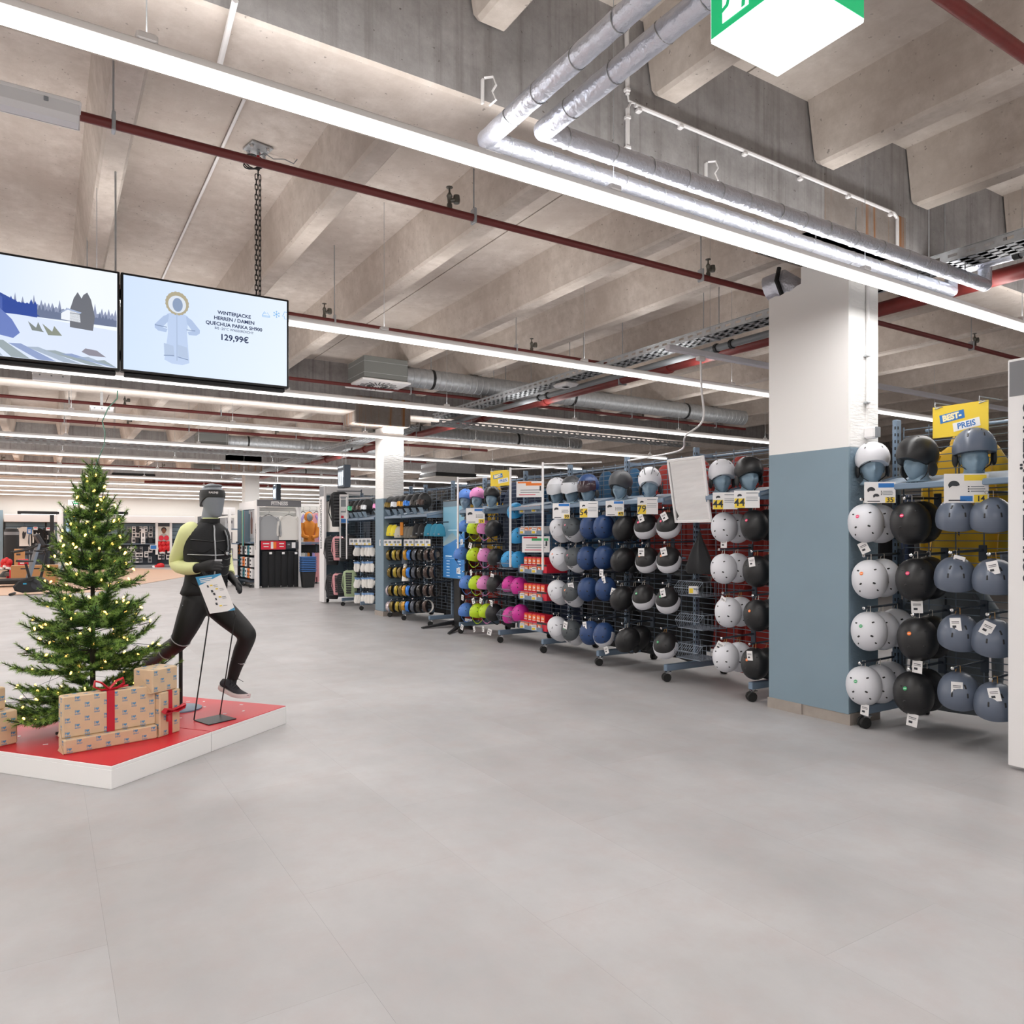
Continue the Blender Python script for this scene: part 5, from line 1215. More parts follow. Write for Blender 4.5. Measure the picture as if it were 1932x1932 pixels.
def gift(lab, c, d, rz, rows=None, tilt=None, ribbon=None, sc_=1.0):
    """box of size d standing with its base centre at c"""
    M0 = Matrix.Rotation(rz, 3, 'Z')
    if tilt: M0 = M0 @ Matrix.Rotation(tilt, 3, 'X')
    t = thing('gift_box', lab, 'gift box', c, M0, 'gift boxes in brown paper')
    x, y, z = d
    obj('paper', MB().rbox((0, 0, z / 2), d, .006), M_PAPER, t, world=False)
    pm = MB(); st = .085
    def face(o, M, w, h):
        ny = max(1, int(h / .039)); 
        for j in range(ny):
            nx = max(1, int(w / st))
            for i in range(nx):
                px_ = (i + .5 + (.25 if j % 2 else -.25)) * w / nx - w / 2
                if abs(px_) < w / 2 - .018: motif(pm, Vector(o) + M @ Vector((px_, (j + .5) * h / ny - h / 2, 0)), M, sc_ * .58)
    face((0, -y / 2 - .0004, z / 2), MY, x, z); face((0, 0, z + .0002), Matrix.Identity(3), x, y)
    face((x / 2 + .0004, 0, z / 2), basis((1, 0, 0), (0, 0, 1)), y, z); face((-x / 2 - .0004, 0, z / 2), basis((-1, 0, 0), (0, 0, 1)), y, z)
    obj('printed_motif', pm, M_MOT, t, world=False)['kind'] = 'stuff'
    if y < .25:
        fb = MB().prism([(-y / 2, 0), (y / 2, 0), (0, min(z, y) * .55)], .002, (-x / 2 - .002, 0, .002), Matrix(((0, 0, -1), (-1, 0, 0), (0, 1, 0))))
        obj('folded_flap', fb, M_PAPER, t, world=False)
    if ribbon:
        rx, bw, where = ribbon
        rb = MB().box((rx, -y / 2 - .0018, z / 2), (bw, .0016, z)).box((rx, 0, z + .0012), (bw, y + .005, .0016)).box((rx, y / 2 + .0018, z / 2), (bw, .0016, z))
        obj('ribbon', rb, M_RIB_R, t, world=False)
        bo = MB(); o = Vector((rx, -.01, z + .006)) if where == 'top' else Vector((rx, -y / 2 - .008, z * .55))
        up = Vector((0, 0, 1)) if where == 'top' else Vector((0, -1, 0)); al = Vector((0, 0, 1)) if where != 'top' else Vector((0, -.6, .1))
        for s in (-1, 1):
            lp = [o, o + Vector((s * .03, 0, .012)) + up * .02, o + Vector((s * .055, 0, .02)) + up * .022, o + Vector((s * .06, 0, .004)) + up * .015, o + Vector((s * .03, 0, -.006)) + up * .006, o]
            bo.tube([q_ + (q_ - o) * .35 for q_ in lp], .016, 6, flat=.4)
            bo.tube([o, o + Vector((s * .03, -.004, -.025)) , o + Vector((s * .05 + .02, -.008, -.06 if where != 'top' else -.02))] if s < 0 else [o, o + Vector((.05, -.005, .006)), o + Vector((.1, -.012, .012))], .015, 6, flat=.35)
        bo.ell(o + up * .004, (.012, .012, .01), 8, 6)
        obj('bow', bo, M_RIB_R, t, True, world=False)
    return t
ga = at_z(121, 1425, PH); gb = at_z(297, 1393, PH)
dv = gb - ga; rz = math.atan2(dv.y, dv.x); L = dv.length; nrm = Vector((-dv.y, dv.x, 0)).normalized()
gift('long flat gift box lying under the large one', (ga + gb) / 2 + nrm * .06, (L, .12, .082), rz)
gc_ = (ga + gb) / 2 + nrm * .075 + Vector((.0, 0, .083))
gift('large gift box with red ribbon standing on the long flat one', gc_, (L * 1.0, .085, .235), rz - .02, ribbon=(-.0, .042, 'top'))
gd = at_z(319, 1391, PH)
w1 = .145
gd = gd + U * .055 + V * .13
gift('upright gift box with red bow beside the large one', gd - U * .0, (.165, .17, .27), PHI, ribbon=(-.0, .03, 'front'))
gift('small gift box stacked on the upright one with the bow', gd + Vector((0, 0, .272)) - U * .03, (.19, .16, .145), PHI - .05)
ge = at_z(-18, 1405, PH) ; gift('gift box at the left edge, lowest of two', ge, (.2, .2, .2), PHI - .2, sc_=1); gift('gift box at the left edge, stacked on another', ge + Vector((-.05, .03, .202)), (.18, .18, .13), PHI - .1)
# ------------------------------------------------------------------ christmas tree
TB = at_d(175, 1376, 4.78); TB.z = PH
tr = thing('christmas_tree', 'dark green artificial christmas tree on the red platform', 'tree', TB)
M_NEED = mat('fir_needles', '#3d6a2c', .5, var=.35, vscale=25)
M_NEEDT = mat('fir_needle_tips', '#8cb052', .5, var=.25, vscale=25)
M_BARK = mat('tree_wire_bark', '#2b2a1d', .8)
TH_ = 1.65
obj('trunk', MB().tube([(0, 0, 0), (0, 0, 1.56)], [.018, .008], 8), M_BARK, tr, True, world=False)
for k in range(4):
    a = k * math.pi / 2 + .5
    obj('stand_leg', MB().tube([(0, 0, .1), (.09 * math.cos(a), .09 * math.sin(a), .07), (.2 * math.cos(a), .2 * math.sin(a), .01), (.23 * math.cos(a), .23 * math.sin(a), .012)], .009, 6), M_BLACK, tr, True, world=False)
def branch_mesh(L, seed, dense=1.0):
    rr = random.Random(seed); mb = MB(); wood = []
    def twig(p, d, l, tip):
        d = d.normalized(); n = max(5, int(l / .0042)); u = d.orthogonal().normalized(); w = d.cross(u)
        for i in range(n):
            f = (i + .5) / n; c = p + d * l * f
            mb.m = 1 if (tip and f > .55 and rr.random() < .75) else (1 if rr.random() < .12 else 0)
            for k in range(int(4 * dense)):
                a = rr.uniform(0, 6.283); out = (u * math.cos(a) + w * math.sin(a)); ln = rr.uniform(.024, .034) * (1 if f < .9 else .8)
                q = c + (d * .6 + out * .85).normalized() * ln; sd = out.cross(d) * .0016
                mb.add([c - sd, c + sd, q], [(0, 1, 2)])
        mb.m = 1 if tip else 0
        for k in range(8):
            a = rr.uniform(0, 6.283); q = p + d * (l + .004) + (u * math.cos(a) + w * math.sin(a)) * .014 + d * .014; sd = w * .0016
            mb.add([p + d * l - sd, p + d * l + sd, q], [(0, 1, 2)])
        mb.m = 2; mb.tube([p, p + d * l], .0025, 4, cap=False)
    bow = lambda x: Vector((x, 0, -.10 * x * (1 - x / L) * 2 + .16 * (x / L) ** 2 * L))
    pts = [bow(L * i / 8) for i in range(9)]
    mb.m = 2; mb.tube(pts, .004, 5)
    for i in range(2, 8): twig(pts[i], pts[i + 1] - pts[i], (pts[i + 1] - pts[i]).length, False)
    twig(pts[8], pts[8] - pts[7] + Vector((0, 0, .01)), .05, True)
    n = max(3, int(L / .045)); 
    for i in range(n):
        x = L * (.25 + .72 * i / n); l = (.045 + .45 * (L - x) ** 1.0 * .55) * rr.uniform(.85, 1.15); l = min(l, .16)
        for s in (-1, 1):
            d = Vector((.75, s * rr.uniform(.6, .9), rr.uniform(-.05, .4)))
            twig(bow(x), d, l, True)
            if l > .085: twig(bow(x) + d.normalized() * l * .5, d + Vector((.3, -s * .9, .25)), l * .55, True)
        if rr.random() < .6: twig(bow(x), Vector((.7, rr.uniform(-.3, .3), .7)), l * .75, True)
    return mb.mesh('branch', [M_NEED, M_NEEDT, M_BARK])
BR = {L: [branch_mesh(L, 10 * i + 1 + int(L * 100)) for i in range(2)] for L in (.14, .24, .34, .44)}
rb = random.Random(3); tips = []
gdir = math.atan2(gc_.y - TB.y, gc_.x - TB.x)
tiers = [(.15, .47), (.24, .45), (.38, .43), (.50, .40), (.64, .36), (.76, .32), (.90, .29), (1.01, .25), (1.13, .215), (1.23, .18), (1.33, .15), (1.41, .13), (1.48, .115), (1.54, .10)]
for i, (z, rad) in enumerate(tiers):
    f = min(1, i / 12.0); n = max(6, int(13 - 6 * f))
    for k in range(n):
        a = 2 * math.pi * (k + rb.uniform(-.25, .25)) / n + i * 1.9
        L = rad * rb.uniform(.82, 1.08); key = min(BR, key=lambda q: abs(q - L))
        if z < .45 and abs((a - gdir + math.pi) % (2 * math.pi) - math.pi) < .95 and L > .2: L = key = .24; L = .19
        pitch = rb.choice((-.08, .12, .28)) + rb.uniform(-.06, .06) - .3 * max(0, .3 - f) / .3 + .45 * f ** 2
        M = Matrix.Rotation(a, 3, 'Z') @ Matrix.Rotation(-pitch, 3, 'Y') @ Matrix.Rotation(rb.uniform(-.3, .3), 3, 'X')
        b = link('branch', BR[key][rb.randrange(2)], tr, (0, 0, z + rb.uniform(-.02, .02)), M); b.scale = (L / key,) * 3
        ks = b.scale[0]
        for x in ((.97, .75, .5) if L > .3 else (.95, .6)):
            tips.append(M @ (Vector((key * x, rb.uniform(-.05, .05), -.2 * key * x * (1 - x) + .16 * x * x * key + .014)) * ks) + Vector((0, 0, z)))
for k in range(2):
    link('branch', BR[.14][k % 2], tr, (0, 0, 1.53), Matrix.Rotation(k * 1.7, 3, 'Z') @ Matrix.Rotation(-1.15, 3, 'Y'))
link('branch', BR[.14][0], tr, (0, 0, 1.53), Matrix.Rotation(-1.55, 3, 'Y'))
ls = thing('light_string', 'warm white light string wound through the christmas tree', 'fairy lights', TB)
M_BULB = mat('warm_bulb', (1, .55, .13, 1), .4, emit=6); M_BULB.cycles.emission_sampling = 'NONE'
BULB = MB().lathe([(.001, -.014), (.004, -.01), (.0062, 0), (.005, .006), (.001, .009)], 8).mesh('bulb', M_BULB, True)
rb.shuffle(tips); chosen = []
for p in tips:
    if all((p - q).length > .06 for q in chosen): chosen.append(p)
    if len(chosen) >= 190: break
for p in chosen: link('bulb', BULB, ls, p, (rb.uniform(-1, 1), rb.uniform(-1, 1), 0))
chosen.sort(key=lambda p: (int(p.z / .12), math.atan2(p.y, p.x)))
wire = []
for p in chosen: wire += [p + Vector((0, 0, -.012)), (p * .82).to_3d() if False else Vector((p.x * .8, p.y * .8, p.z - .03))]
obj('cord', MB().tube(wire, .0016, 4), mat('green_cord', '#1d3b2d', .5), ls, True, world=False)
top = TB + Vector((0, 0, 1.63)); c1_ = at_d(222, 735, 5.35); mid = [(191, 850), (200, 815), (205, 795), (190, 760), (215, 738)]
pts = [top] + [at_d(x, y, 4.85 + .1 * i) for i, (x, y) in enumerate(((188, 860), (197, 838), (198, 815), (193, 795), (204, 770), (221, 752), (222, 738)))]
cdk = thing('green_cable', 'thin green cord rising from the tree top to the display screens', 'cord', top)
obj('cord', MB().tube(pts, .0042, 6), mat('green_cord2', '#2c5a48', .5), cdk, True)
# ------------------------------------------------------------------ running mannequin
Z0 = 5.30
def J(px, py, dz=0.0): return at_d(px, py, Z0 + dz)
FWD = Vector((SA, CA, 0)); RGT = Vector((CA, -SA, 0))
Fd = (RGT * .74 - FWD * .67).normalized(); Ld = (RGT * .67 + FWD * .74).normalized(); UPV = Vector((0, 0, 1))
mn = thing('mannequin', 'grey running mannequin in black vest, lime sleeves and black tights', 'mannequin', J(400, 1334))
M_SKIN = mat('mannequin_grey', '#858b92', .45); M_LIME = mat('lime_fabric', '#eef3b2', .8, bump=.35, bscale=16, sheen=.1); M_VEST = mat('vest_fabric', '#17181b', .7, bump=.2, bscale=30); M_TIGHT = mat('tights_fabric', '#131315', .6, bump=.08, bscale=120)
def ring(c, a, b, fw=Fd, lf=Ld, n=20, sq=1.0):
    out = []
    for k in range(n):
        t = 2 * math.pi * k / n; x, y = math.cos(t), math.sin(t)
        out.append(c + lf * a * (abs(x) ** sq) * (1 if x > 0 else -1) + fw * b * (abs(y) ** sq) * (1 if y > 0 else -1))
    return out
def remesh(o, v, sm=6):
    m = o.modifiers.new('fuse', 'REMESH'); m.mode = 'VOXEL'; m.voxel_size = v; m.use_smooth_shade = True
    s = o.modifiers.new('smooth', 'SMOOTH'); s.iterations = sm; s.factor = .5
    return o
# head and neck: one smooth, featureless egg on its neck
hc = J(401, 944); FH = (RGT * .80 - FWD * .60).normalized(); LH = UPV.cross(FH).normalized()
nb = J(395, 990)
prof = [(-.122, .014, .02, .05), (-.117, .028, .038, .044), (-.10, .042, .056, .034), (-.07, .054, .07, .02), (-.03, .067, .086, .006), (.01, .075, .097, 0), (.05, .075, .097, -.003), (.085, .064, .084, -.006), (.108, .044, .056, -.01), (.12, .015, .02, -.012)]
hd = MB().loft([ring(hc + UPV * z + FH * o, a, b, FH, LH) for z, a, b, o in prof])
hd.loft([ring(nb + UPV * -.06, .075, .07), ring(nb + UPV * .0, .06, .06), ring(nb.lerp(hc, .5) - FH * .012, .052, .056), ring(hc + UPV * -.05 - FH * .02, .05, .055)])
remesh(obj('body', hd, M_SKIN, mn, True), .008, 4)
# headband and cap seam
hb = MB()
hb.loft([[p for p in ring(hc + UPV * (z) + FH * o, a, b, FH, LH, 28)] for z, a, b, o in ((.018, .079, .101, 0), (.05, .081, .104, -.003), (.072, .075, .097, -.004))])
for i, p in enumerate(hb.v):                       # the band dips over the ears to the nape
    r_ = Vector(p) - hc; k = max(0, -(r_.dot(FH)) / .1 + .35); lowrow = r_.z < .03
    if lowrow: hb.v[i] = tuple(Vector(p) - UPV * .062 * min(1, k))
hband = obj('headband', hb, M_BLACK, mn, True)
text('KALENJI', .017, Vector(hc) + UPV * .05 + (FH * .75 - LH * .45).normalized() * .100 - wl(mn) + RGT * .006, basis((FH * .75 - LH * .45), UPV), M_CARD, mn, bold=.0006)
obj('cap_ridge', MB().tube([hc + UPV * .074 + FH * .08 * math.cos(t) * .8 + LH * .055 * math.sin(t) + UPV * .03 * abs(math.cos(t * .5)) for t in [-1.6 + 3.2 * k / 10 for k in range(11)]], .008, 6), M_SKIN, mn, True)
# vest
vr = [(J(395, 983), .062, .06, 0), (J(394, 990), .085, .07, 0), (J(391, 998), .14, .085, .02), (J(389, 1010), .16, .10, .02), (J(388, 1030), .165, .118, .02), (J(389, 1050), .16, .118, .02), (J(390, 1075), .148, .11, .01), (J(389, 1095), .145, .108, .0), (J(386, 1112), .155, .116, 0), (J(381, 1126), .17, .124, 0)]
vb = MB().loft([ring(c + Fd * o, a, b, Fd, Ld, 28, .85) for c, a, b, o in vr])
ve = obj('vest', vb, M_VEST, mn, True)
s_ = ve.modifiers.new('s', 'SUBSURF'); s_.levels = s_.render_levels = 1
obj('collar', MB().loft([ring(J(395, 987), .070, .068), ring(J(396, 979) + Fd * .004, .064, .066), ring(J(396, 979) + Fd * .004, .056, .058), ring(J(395, 987), .06, .058)], False), M_VEST, mn, True)
obj('shirt_collar', MB().loft([ring(J(396, 982), .058, .062), ring(J(397, 977), .056, .060)], False), M_LIME, mn, True)
def chest(u, py, off=.004):
    """point on the front of the vest, u from -1 (its right side) to 1 (its left side)"""
    best_ = min(range(len(vr) - 1), key=lambda i: abs(vr[i][0].z - J(392, py).z)); z = J(392, py).z
    for i in range(len(vr) - 1):
        if vr[i][0].z >= z >= vr[i + 1][0].z:
            f = (vr[i][0].z - z) / max(1e-6, vr[i][0].z - vr[i + 1][0].z); c = vr[i][0].lerp(vr[i + 1][0], f); a = vr[i][1] + (vr[i + 1][1] - vr[i][1]) * f; b = vr[i][2] + (vr[i + 1][2] - vr[i][2]) * f; o = vr[i][3] + (vr[i + 1][3] - vr[i][3]) * f
            return c + Fd * o + Ld * a * u + Fd * (b * (max(0, 1 - abs(u) ** 2.3)) ** (1 / 2.3) + off)
    return vr[0][0]
M_REFL = mat('reflective_tape', '#b9bcc0', .35, metal=.2)
obj('zip', MB().tube([chest(0, y) for y in range(992, 1120, 6)], .0055, 6), M_REFL, mn, True)
qb = MB()
for y0 in (1034, 1048, 1062, 1078, 1096):
    for s in (-1, 1): qb.tube([chest(s * (.12 + .8 * k / 8), y0 + 8 * math.sin(k / 8 * 3)) for k in range(9)], .003, 4)
obj('quilt_seam', qb, M_BLACK, mn, True)['kind'] = 'stuff'
obj('chest_seam', MB().tube([chest(-.9 + 1.8 * k / 16, 1022 - 4 * abs(k - 8) / 8) for k in range(17)], .004, 4), M_BLACK, mn, True)
# lime sleeves
def limb(name, pts, rs, m, sub=None, v=.009):
    c = []; r = []
    P = [Vector(p) for p in pts]
    for i in range(len(P) - 1):
        for k in range(5): 
            f = k / 5; p0 = P[max(i - 1, 0)]; p1 = P[i]; p2 = P[i + 1]; p3 = P[min(i + 2, len(P) - 1)]
            c.append(.5 * ((2 * p1) + (p2 - p0) * f + (2 * p0 - 5 * p1 + 4 * p2 - p3) * f * f + (3 * p1 - p0 - 3 * p2 + p3) * f ** 3)); r.append(rs[i] + (rs[i + 1] - rs[i]) * f)
    c.append(P[-1]); r.append(rs[-1])
    return MB().tube(c, r, 14)
sh_r, el_r, wr_r = J(356, 1004, -.10), J(333, 1062, -.02), J(372, 1072, -.20)
rsl = limb('', [J(366, 998, -.06), sh_r, J(342, 1034, -.07), el_r, J(350, 1072, -.11), wr_r], [.05, .064, .056, .05, .048, .04], M_LIME)
obj('sleeve', rsl, M_LIME, mn, True)
lsl = limb('', [J(412, 1000, .08), J(419, 1012, .13), J(424, 1036, .17), J(429, 1068, .18), J(433, 1084, .12)], [.042, .048, .044, .042, .038], M_LIME)
obj('sleeve', lsl, M_LIME, mn, True)
# gloves, five separate fingers each
def glove(wrist, dirv, palm_n, thumb_side, curl, lab):
    d = Vector(dirv).normalized(); n = Vector(palm_n); n = (n - d * n.dot(d)).normalized(); s = d.cross(n).normalized()
    mb = MB()
    def blk(c, a, b): return [c + s * a * math.cos(t) + n * b * math.sin(t) for t in [2 * math.pi * k / 14 for k in range(14)]]
    w = Vector(wrist)
    mb.loft([blk(w - d * .05, .037, .033), blk(w - d * .0, .034, .028), blk(w + d * .03, .042, .026), blk(w + d * .07, .046, .025), blk(w + d * .1, .044, .02), blk(w + d * .108, .036, .014)])
    for k, (o, l) in enumerate(((-.033, .07), (-.011, .08), (.011, .075), (.032, .06))):
        p = w + d * .092 + s * o; pts = [p]; ang = 0; dd = d
        for q, f in enumerate((.45, .3, .25)):
            ang += curl * (.75 + .12 * k); dd = (d * math.cos(ang) + n * math.sin(ang)); p = p + dd * l * f; pts.append(p)
        mb.tube(pts, [.0115, .011, .010, .0075], 8)
    p = w + d * .03 + s * thumb_side * .035
    mb.tube([p, p + (d * .5 + s * thumb_side * .8 + n * .15).normalized() * .035, p + (d * .5 + s * thumb_side * .8 + n * .15).normalized() * .035 + (d * .9 + s * thumb_side * .15 + n * .25).normalized() * .035], [.015, .0125, .009], 8)
    return remesh(obj('glove', mb, M_TIGHT, mn, True), .0055, 3)
hr = J(420, 1063, -.27)
glove(wr_r + (hr - wr_r) * .15, hr - wr_r, -UPV * .35 + RGT * .1 - Fd * .2 + Ld * .8, -1, .38, 'right')
obj('reflective_patch', MB().rbox(J(412, 1057, -.33), (.05, .004, .012), .001, basis(-FWD, UPV) @ Matrix.Rotation(-math.pi / 2, 3, 'X')), M_REFL, mn)
glove(J(437, 1090, .1), J(456, 1112, .02) - J(437, 1090, .1), Fd * .3 - RGT * .6 - UPV * .5, 1, .28, 'left')
# tights: hips and both legs fused
hip = J(386, 1128)
tg = MB().loft([ring(J(383, 1116), .135, .10), ring(J(384, 1128), .15, .115), ring(J(386, 1142), .15, .115), ring(J(388, 1154), .11, .085), ring(J(388, 1160), .05, .05)])
front = [J(400, 1134, .05), J(432, 1164, .0), J(462, 1192, -.06), J(466, 1203, -.06), J(456, 1228, -.02), J(445, 1258, .0), J(438, 1283, .01)]
rear = [J(370, 1136, -.05), J(358, 1168, -.08), J(344, 1200, -.09), J(337, 1212, -.07), J(318, 1226, .03), J(298, 1240, .14), J(276, 1254, .24)]
tl = limb('', front, [.098, .085, .066, .06, .058, .046, .036], M_TIGHT); tg.add(tl.v, tl.f)
tl = limb('', rear, [.1, .09, .07, .062, .062, .05, .04], M_TIGHT); tg.add(tl.v, tl.f)
remesh(obj('tights', tg, M_TIGHT, mn, True), .01, 6)
def stripe(c, d, r, a0, a1):
    a0, a1 = 0, 6.2832; r *= 1.0
    d = Vector(d).normalized(); u = d.cross(FWD).normalized(); w = d.cross(u)
    obj('reflective_stripe', MB().tube([Vector(c) + (u * math.cos(a) + w * math.sin(a)) * r for a in [a0 + (a1 - a0) * k / 16 for k in range(17)]], .0035, 4), M_REFL, mn, True)
for c, d, r in ((J(341, 1206, -.09), rear[3] - rear[2] + Vector((0, 0, 0)), .068), (J(316, 1228, .03), rear[5] - rear[4], .062)):
    u = Vector(d).normalized().cross(FWD).normalized(); stripe(c, d, r, math.pi * .5 - .8 + math.pi, math.pi * .5 + .8 + math.pi); 
stripe(J(453, 1185, -.03), front[2] - front[1], .064, math.pi * 1.0, math.pi * 1.5); stripe(J(450, 1246, 0), front[5] - front[4], .052, math.pi * 1.0, math.pi * 1.4)
obj('zip_tag', MB().rbox(J(345, 1146, -.14), (.004, .004, .035), .001), M_REFL, mn)
# shoes
def shoe(heel, toe, upv, lab):
    d = (toe - heel); L = d.length; d.normalize(); s = upv.cross(d).normalized(); n = d.cross(s)
    sec2 = []; so = []
    for f, w, h, b in ((0, .026, .075, .012), (.1, .034, .085, .006), (.25, .036, .092, .004), (.4, .037, .075, .002), (.6, .045, .055, 0), (.8, .046, .04, .004), (.95, .03, .028, .012), (1, .012, .018, .018)):
        c = heel + d * L * f
        sec2.append([c + s * w * math.cos(t) * (1 - .35 * max(0, math.sin(t))) + n * (.022 + b + (h - .022) * (math.sin(t) * .5 + .5)) for t in [2 * math.pi * k / 16 for k in range(16)]])
        so.append([c + s * (w + .005) * x + n * (z + b) for x, z in ((-1, .002), (1, .002), (1.05, .018), (1, .03), (-1, .03), (-1.05, .018))])
    t = obj('shoe', MB().loft(sec2), mat('shoe_knit', '#26242b', .7, bump=.3, bscale=90), mn, True)
    t['label'] = 'black running shoe with pale pink sole'
    obj('sole', MB().loft(so), mat('shoe_sole', '#e8dcdc', .6), t, True)
    lc = MB()
    for k in range(4):
        c = heel + d * L * (.36 + .08 * k) + n * (.085 - .009 * k)
        lc.tube([c - s * .028 - n * .012, c + n * .006, c + s * .028 - n * .012], .0028, 5)
    c = heel + d * L * .36 + n * .095
    lc.tube([c, c + s * .02 + n * .02 + d * .03, c + s * .03 + d * .07 + n * .01], .002, 5).tube([c, c - s * .03 + n * .015 + d * .02, c - s * .035 - n * .03 + d * .04], .002, 5)
    obj('lace', lc, M_BLACK, t, True)['kind'] = 'stuff'
shoe(J(417, 1303, -.0), J(466, 1322, -.14), (UPV + RGT * .25).normalized(), 'front')
shoe(J(272, 1262, .26), J(283, 1285, .16), (Vector(front[0]) - Vector(front[1])).normalized() * .2 + RGT * .8 - UPV * .2 + FWD * .3, 'rear')
obj('ankle_sock', MB().tube([J(438, 1280, .01), J(434, 1298, -.01)], [.036, .036], 12), M_TIGHT, mn, True)
rod = MB().tube([J(341, 1212, -.02), Vector((J(341, 1212, -.02).x, J(341, 1212, -.02).y, PH + .012))], .013, 10)
obj('support_rod', rod, M_BLACK, mn, True)
b0_ = J(341, 1212, -.02); obj('base_plate', MB().lathe([(.14, PH), (.14, PH + .008), (.13, PH + .012)], 24, (b0_.x, b0_.y, 0)), M_STEEL, mn, True)
# chest lamp harness
hl = MB().tube([chest(-.98 + 1.9 * k / 16, 1047 - .25 * abs(k - 8), .008) for k in range(17)], .006, 6, flat=.6)
hl.tube([chest(.52, 1000, .01), chest(.6, 1012, .01), chest(.62, 1030, .01), chest(.58, 1045, .01)], .011, 6, flat=.4)
har = thing('chest_harness', 'grey and white running harness with a small lamp on the mannequin chest', 'harness', chest(.55, 1046))
obj('strap', hl, M_REFL, har, True)
lm = chest(.5, 1044, .012); obj('lamp', MB().lathe([(.02, -.01), (.02, .008), (.014, .014)], 14, lm, basis(Fd, UPV)), M_BLACK, har, True); obj('lamp_lens', MB().lathe([(.012, .0), (.012, .016), (.004, .018)], 12, lm, basis(Fd, UPV)), M_CHROME, har, True)
# ------------------------------------------------------------------ wire sign stand in front of the mannequin
ss = thing('sign_stand', 'thin black wire sign stand on the platform before the mannequin', 'sign stand', at_z(405, 1356, PH))
f0, f1 = at_z(366, 1358, PH), at_z(432, 1345, PH); f2 = f1 + (f0 - f1) * 0
q1_, q2_ = J(397, 1156, -.30), J(446, 1153, -.30); w1_, w2_ = J(370, 1093, -.26), J(413, 1088, -.26)
pl = [at_z(366, 1360, PH), at_z(394, 1369, PH), at_z(446, 1357, PH), at_z(417, 1349, PH)]
obj('base_plate', MB().loft([[p + Vector((0, 0, .001)) for p in pl], [p + Vector((0, 0, .006)) for p in pl]]), M_BLACK, ss)
a_ = at_z(366, 1358, PH + .006); b_ = at_z(415, 1348, PH + .006)
ta = at_d(394, 1166, 4.95); tb = at_d(444, 1160, 4.95)
obj('wire_frame', MB().tube([a_, ta, at_d(371, 1094, 5.02)], .0045, 6).tube([b_, tb, at_d(416, 1088, 5.02)], .0045, 6), M_BLACK, ss, True)
cs = [at_d(396, 1158, 4.94), at_d(444, 1151, 4.94), at_d(413, 1085, 5.0), at_d(369, 1089, 5.0)]
si = thing('info_sheet', 'white price sheet with blue corner clipped to the wire stand', 'sheet', cs[0].lerp(cs[2], .5))
ex = (cs[1] - cs[0]); ey = (cs[3] - cs[0]); nz = ex.cross(ey).normalized()
def sheet(name, uv, m, d): return obj(name, MB().loft([[cs[0] + ex * u + ey * v + nz * (d + e) for u, v in uv] for e in (0, .0008)]), m, si)
sheet('card', ((0, 0), (1, 0), (1, 1), (0, 1)), M_CARD, 0)
M_SBL = mat('print_sea_blue', '#3a8fbd', .5)
sheet('blue_header', ((0, .76), (1, .97), (1, 1), (0, 1)), M_SBL, .001); sheet('blue_corner', ((.7, 0), (1, 0), (1, .07)), M_SBL, .001)
it = MB(); it2 = MB(); it3 = MB()
def rect(mb, u0, v0, u1, v1, d=.0022):
    mb.loft([[cs[0] + ex * u + ey * v + nz * (d + e) for u, v in ((u0, v0), (u1, v0), (u1, v1), (u0, v1))] for e in (0, .0006)])
for v, a, b in ((.68, .3, .36), (.54, .38, .46), (.46, .42, .5), (.32, .42, .48), (.2, .36, .44)): rect(it, a, v, b, v + .06)
for u, v in ((.42, .71), (.58, .6), (.58, .38), (.48, .15)): rect(it2, u, v, u + .1, v + .03)
for u, v in ((.55, .71), (.55, .67), (.72, .6), (.72, .56), (.7, .38), (.7, .34), (.62, .15)): rect(it3, u, v, u + .16, v + .012)
obj('pictures', it, M_INK, si)['kind'] = 'stuff'; obj('price_fields', it2, M_YELLOW, si)['kind'] = 'stuff'; obj('text_lines', it3, M_INKL, si)['kind'] = 'stuff'
h3 = MB()
for v in (.93, .885, .845): rect(h3, .12, v - .01 + .0, .62 - (.93 - v), v + .012)
obj('heading', h3, M_CARD, si)['kind'] = 'stuff'
# ------------------------------------------------------------------ hanging display screens
YS = 5.40
def screen(px0, px1, pyt0, pyb0, lab):
    a = at_y(px0, pyt0, YS); b = at_y(px0, pyb0, YS); x1 = at_y(px1, 600, YS).x
    zt, zb = a.z, b.z
    t = thing('display_screen', lab, 'screen', ((a.x + x1) / 2, YS, (zt + zb) / 2), group='hanging display screens')
    w, h = x1 - a.x, zt - zb
    obj('casing', MB().rbox((0, .03, 0), (w, .06, h), .004), M_BLACK, t, world=False)
    obj('bottom_edge', MB().rbox((0, .05, -h / 2 - .012), (w * .96, .05, .024), .004), M_BLACKM, t, world=False)
    return t, w - .03, h - .03
x_a = at_y(228, 512, YS).x; x_b = at_y(545, 565, YS).x
wS = x_b - x_a
t2, W2, H2 = screen(228, 545, 513, 700, 'right hanging display screen showing a white winter parka and its price')
t1 = dup(t2, (t2.location.x - wS - .006, YS, t2.location.z), label='left hanging display screen showing a snowy landscape')
def sp(t, name, poly, col, e, d):
    return obj(name, MB().prism(poly, .0005, (0, -.0015 - d, 0), MY), glow(col.lstrip('#') + str(e), col, e), t, world=False)
def full(t, name, col, e, d, u0=-1, u1=1, v0=-1, v1=1): return sp(t, name, [(u0 * W2 / 2, v0 * H2 / 2), (u1 * W2 / 2, v0 * H2 / 2), (u1 * W2 / 2, v1 * H2 / 2), (u0 * W2 / 2, v1 * H2 / 2)], col, e, d)
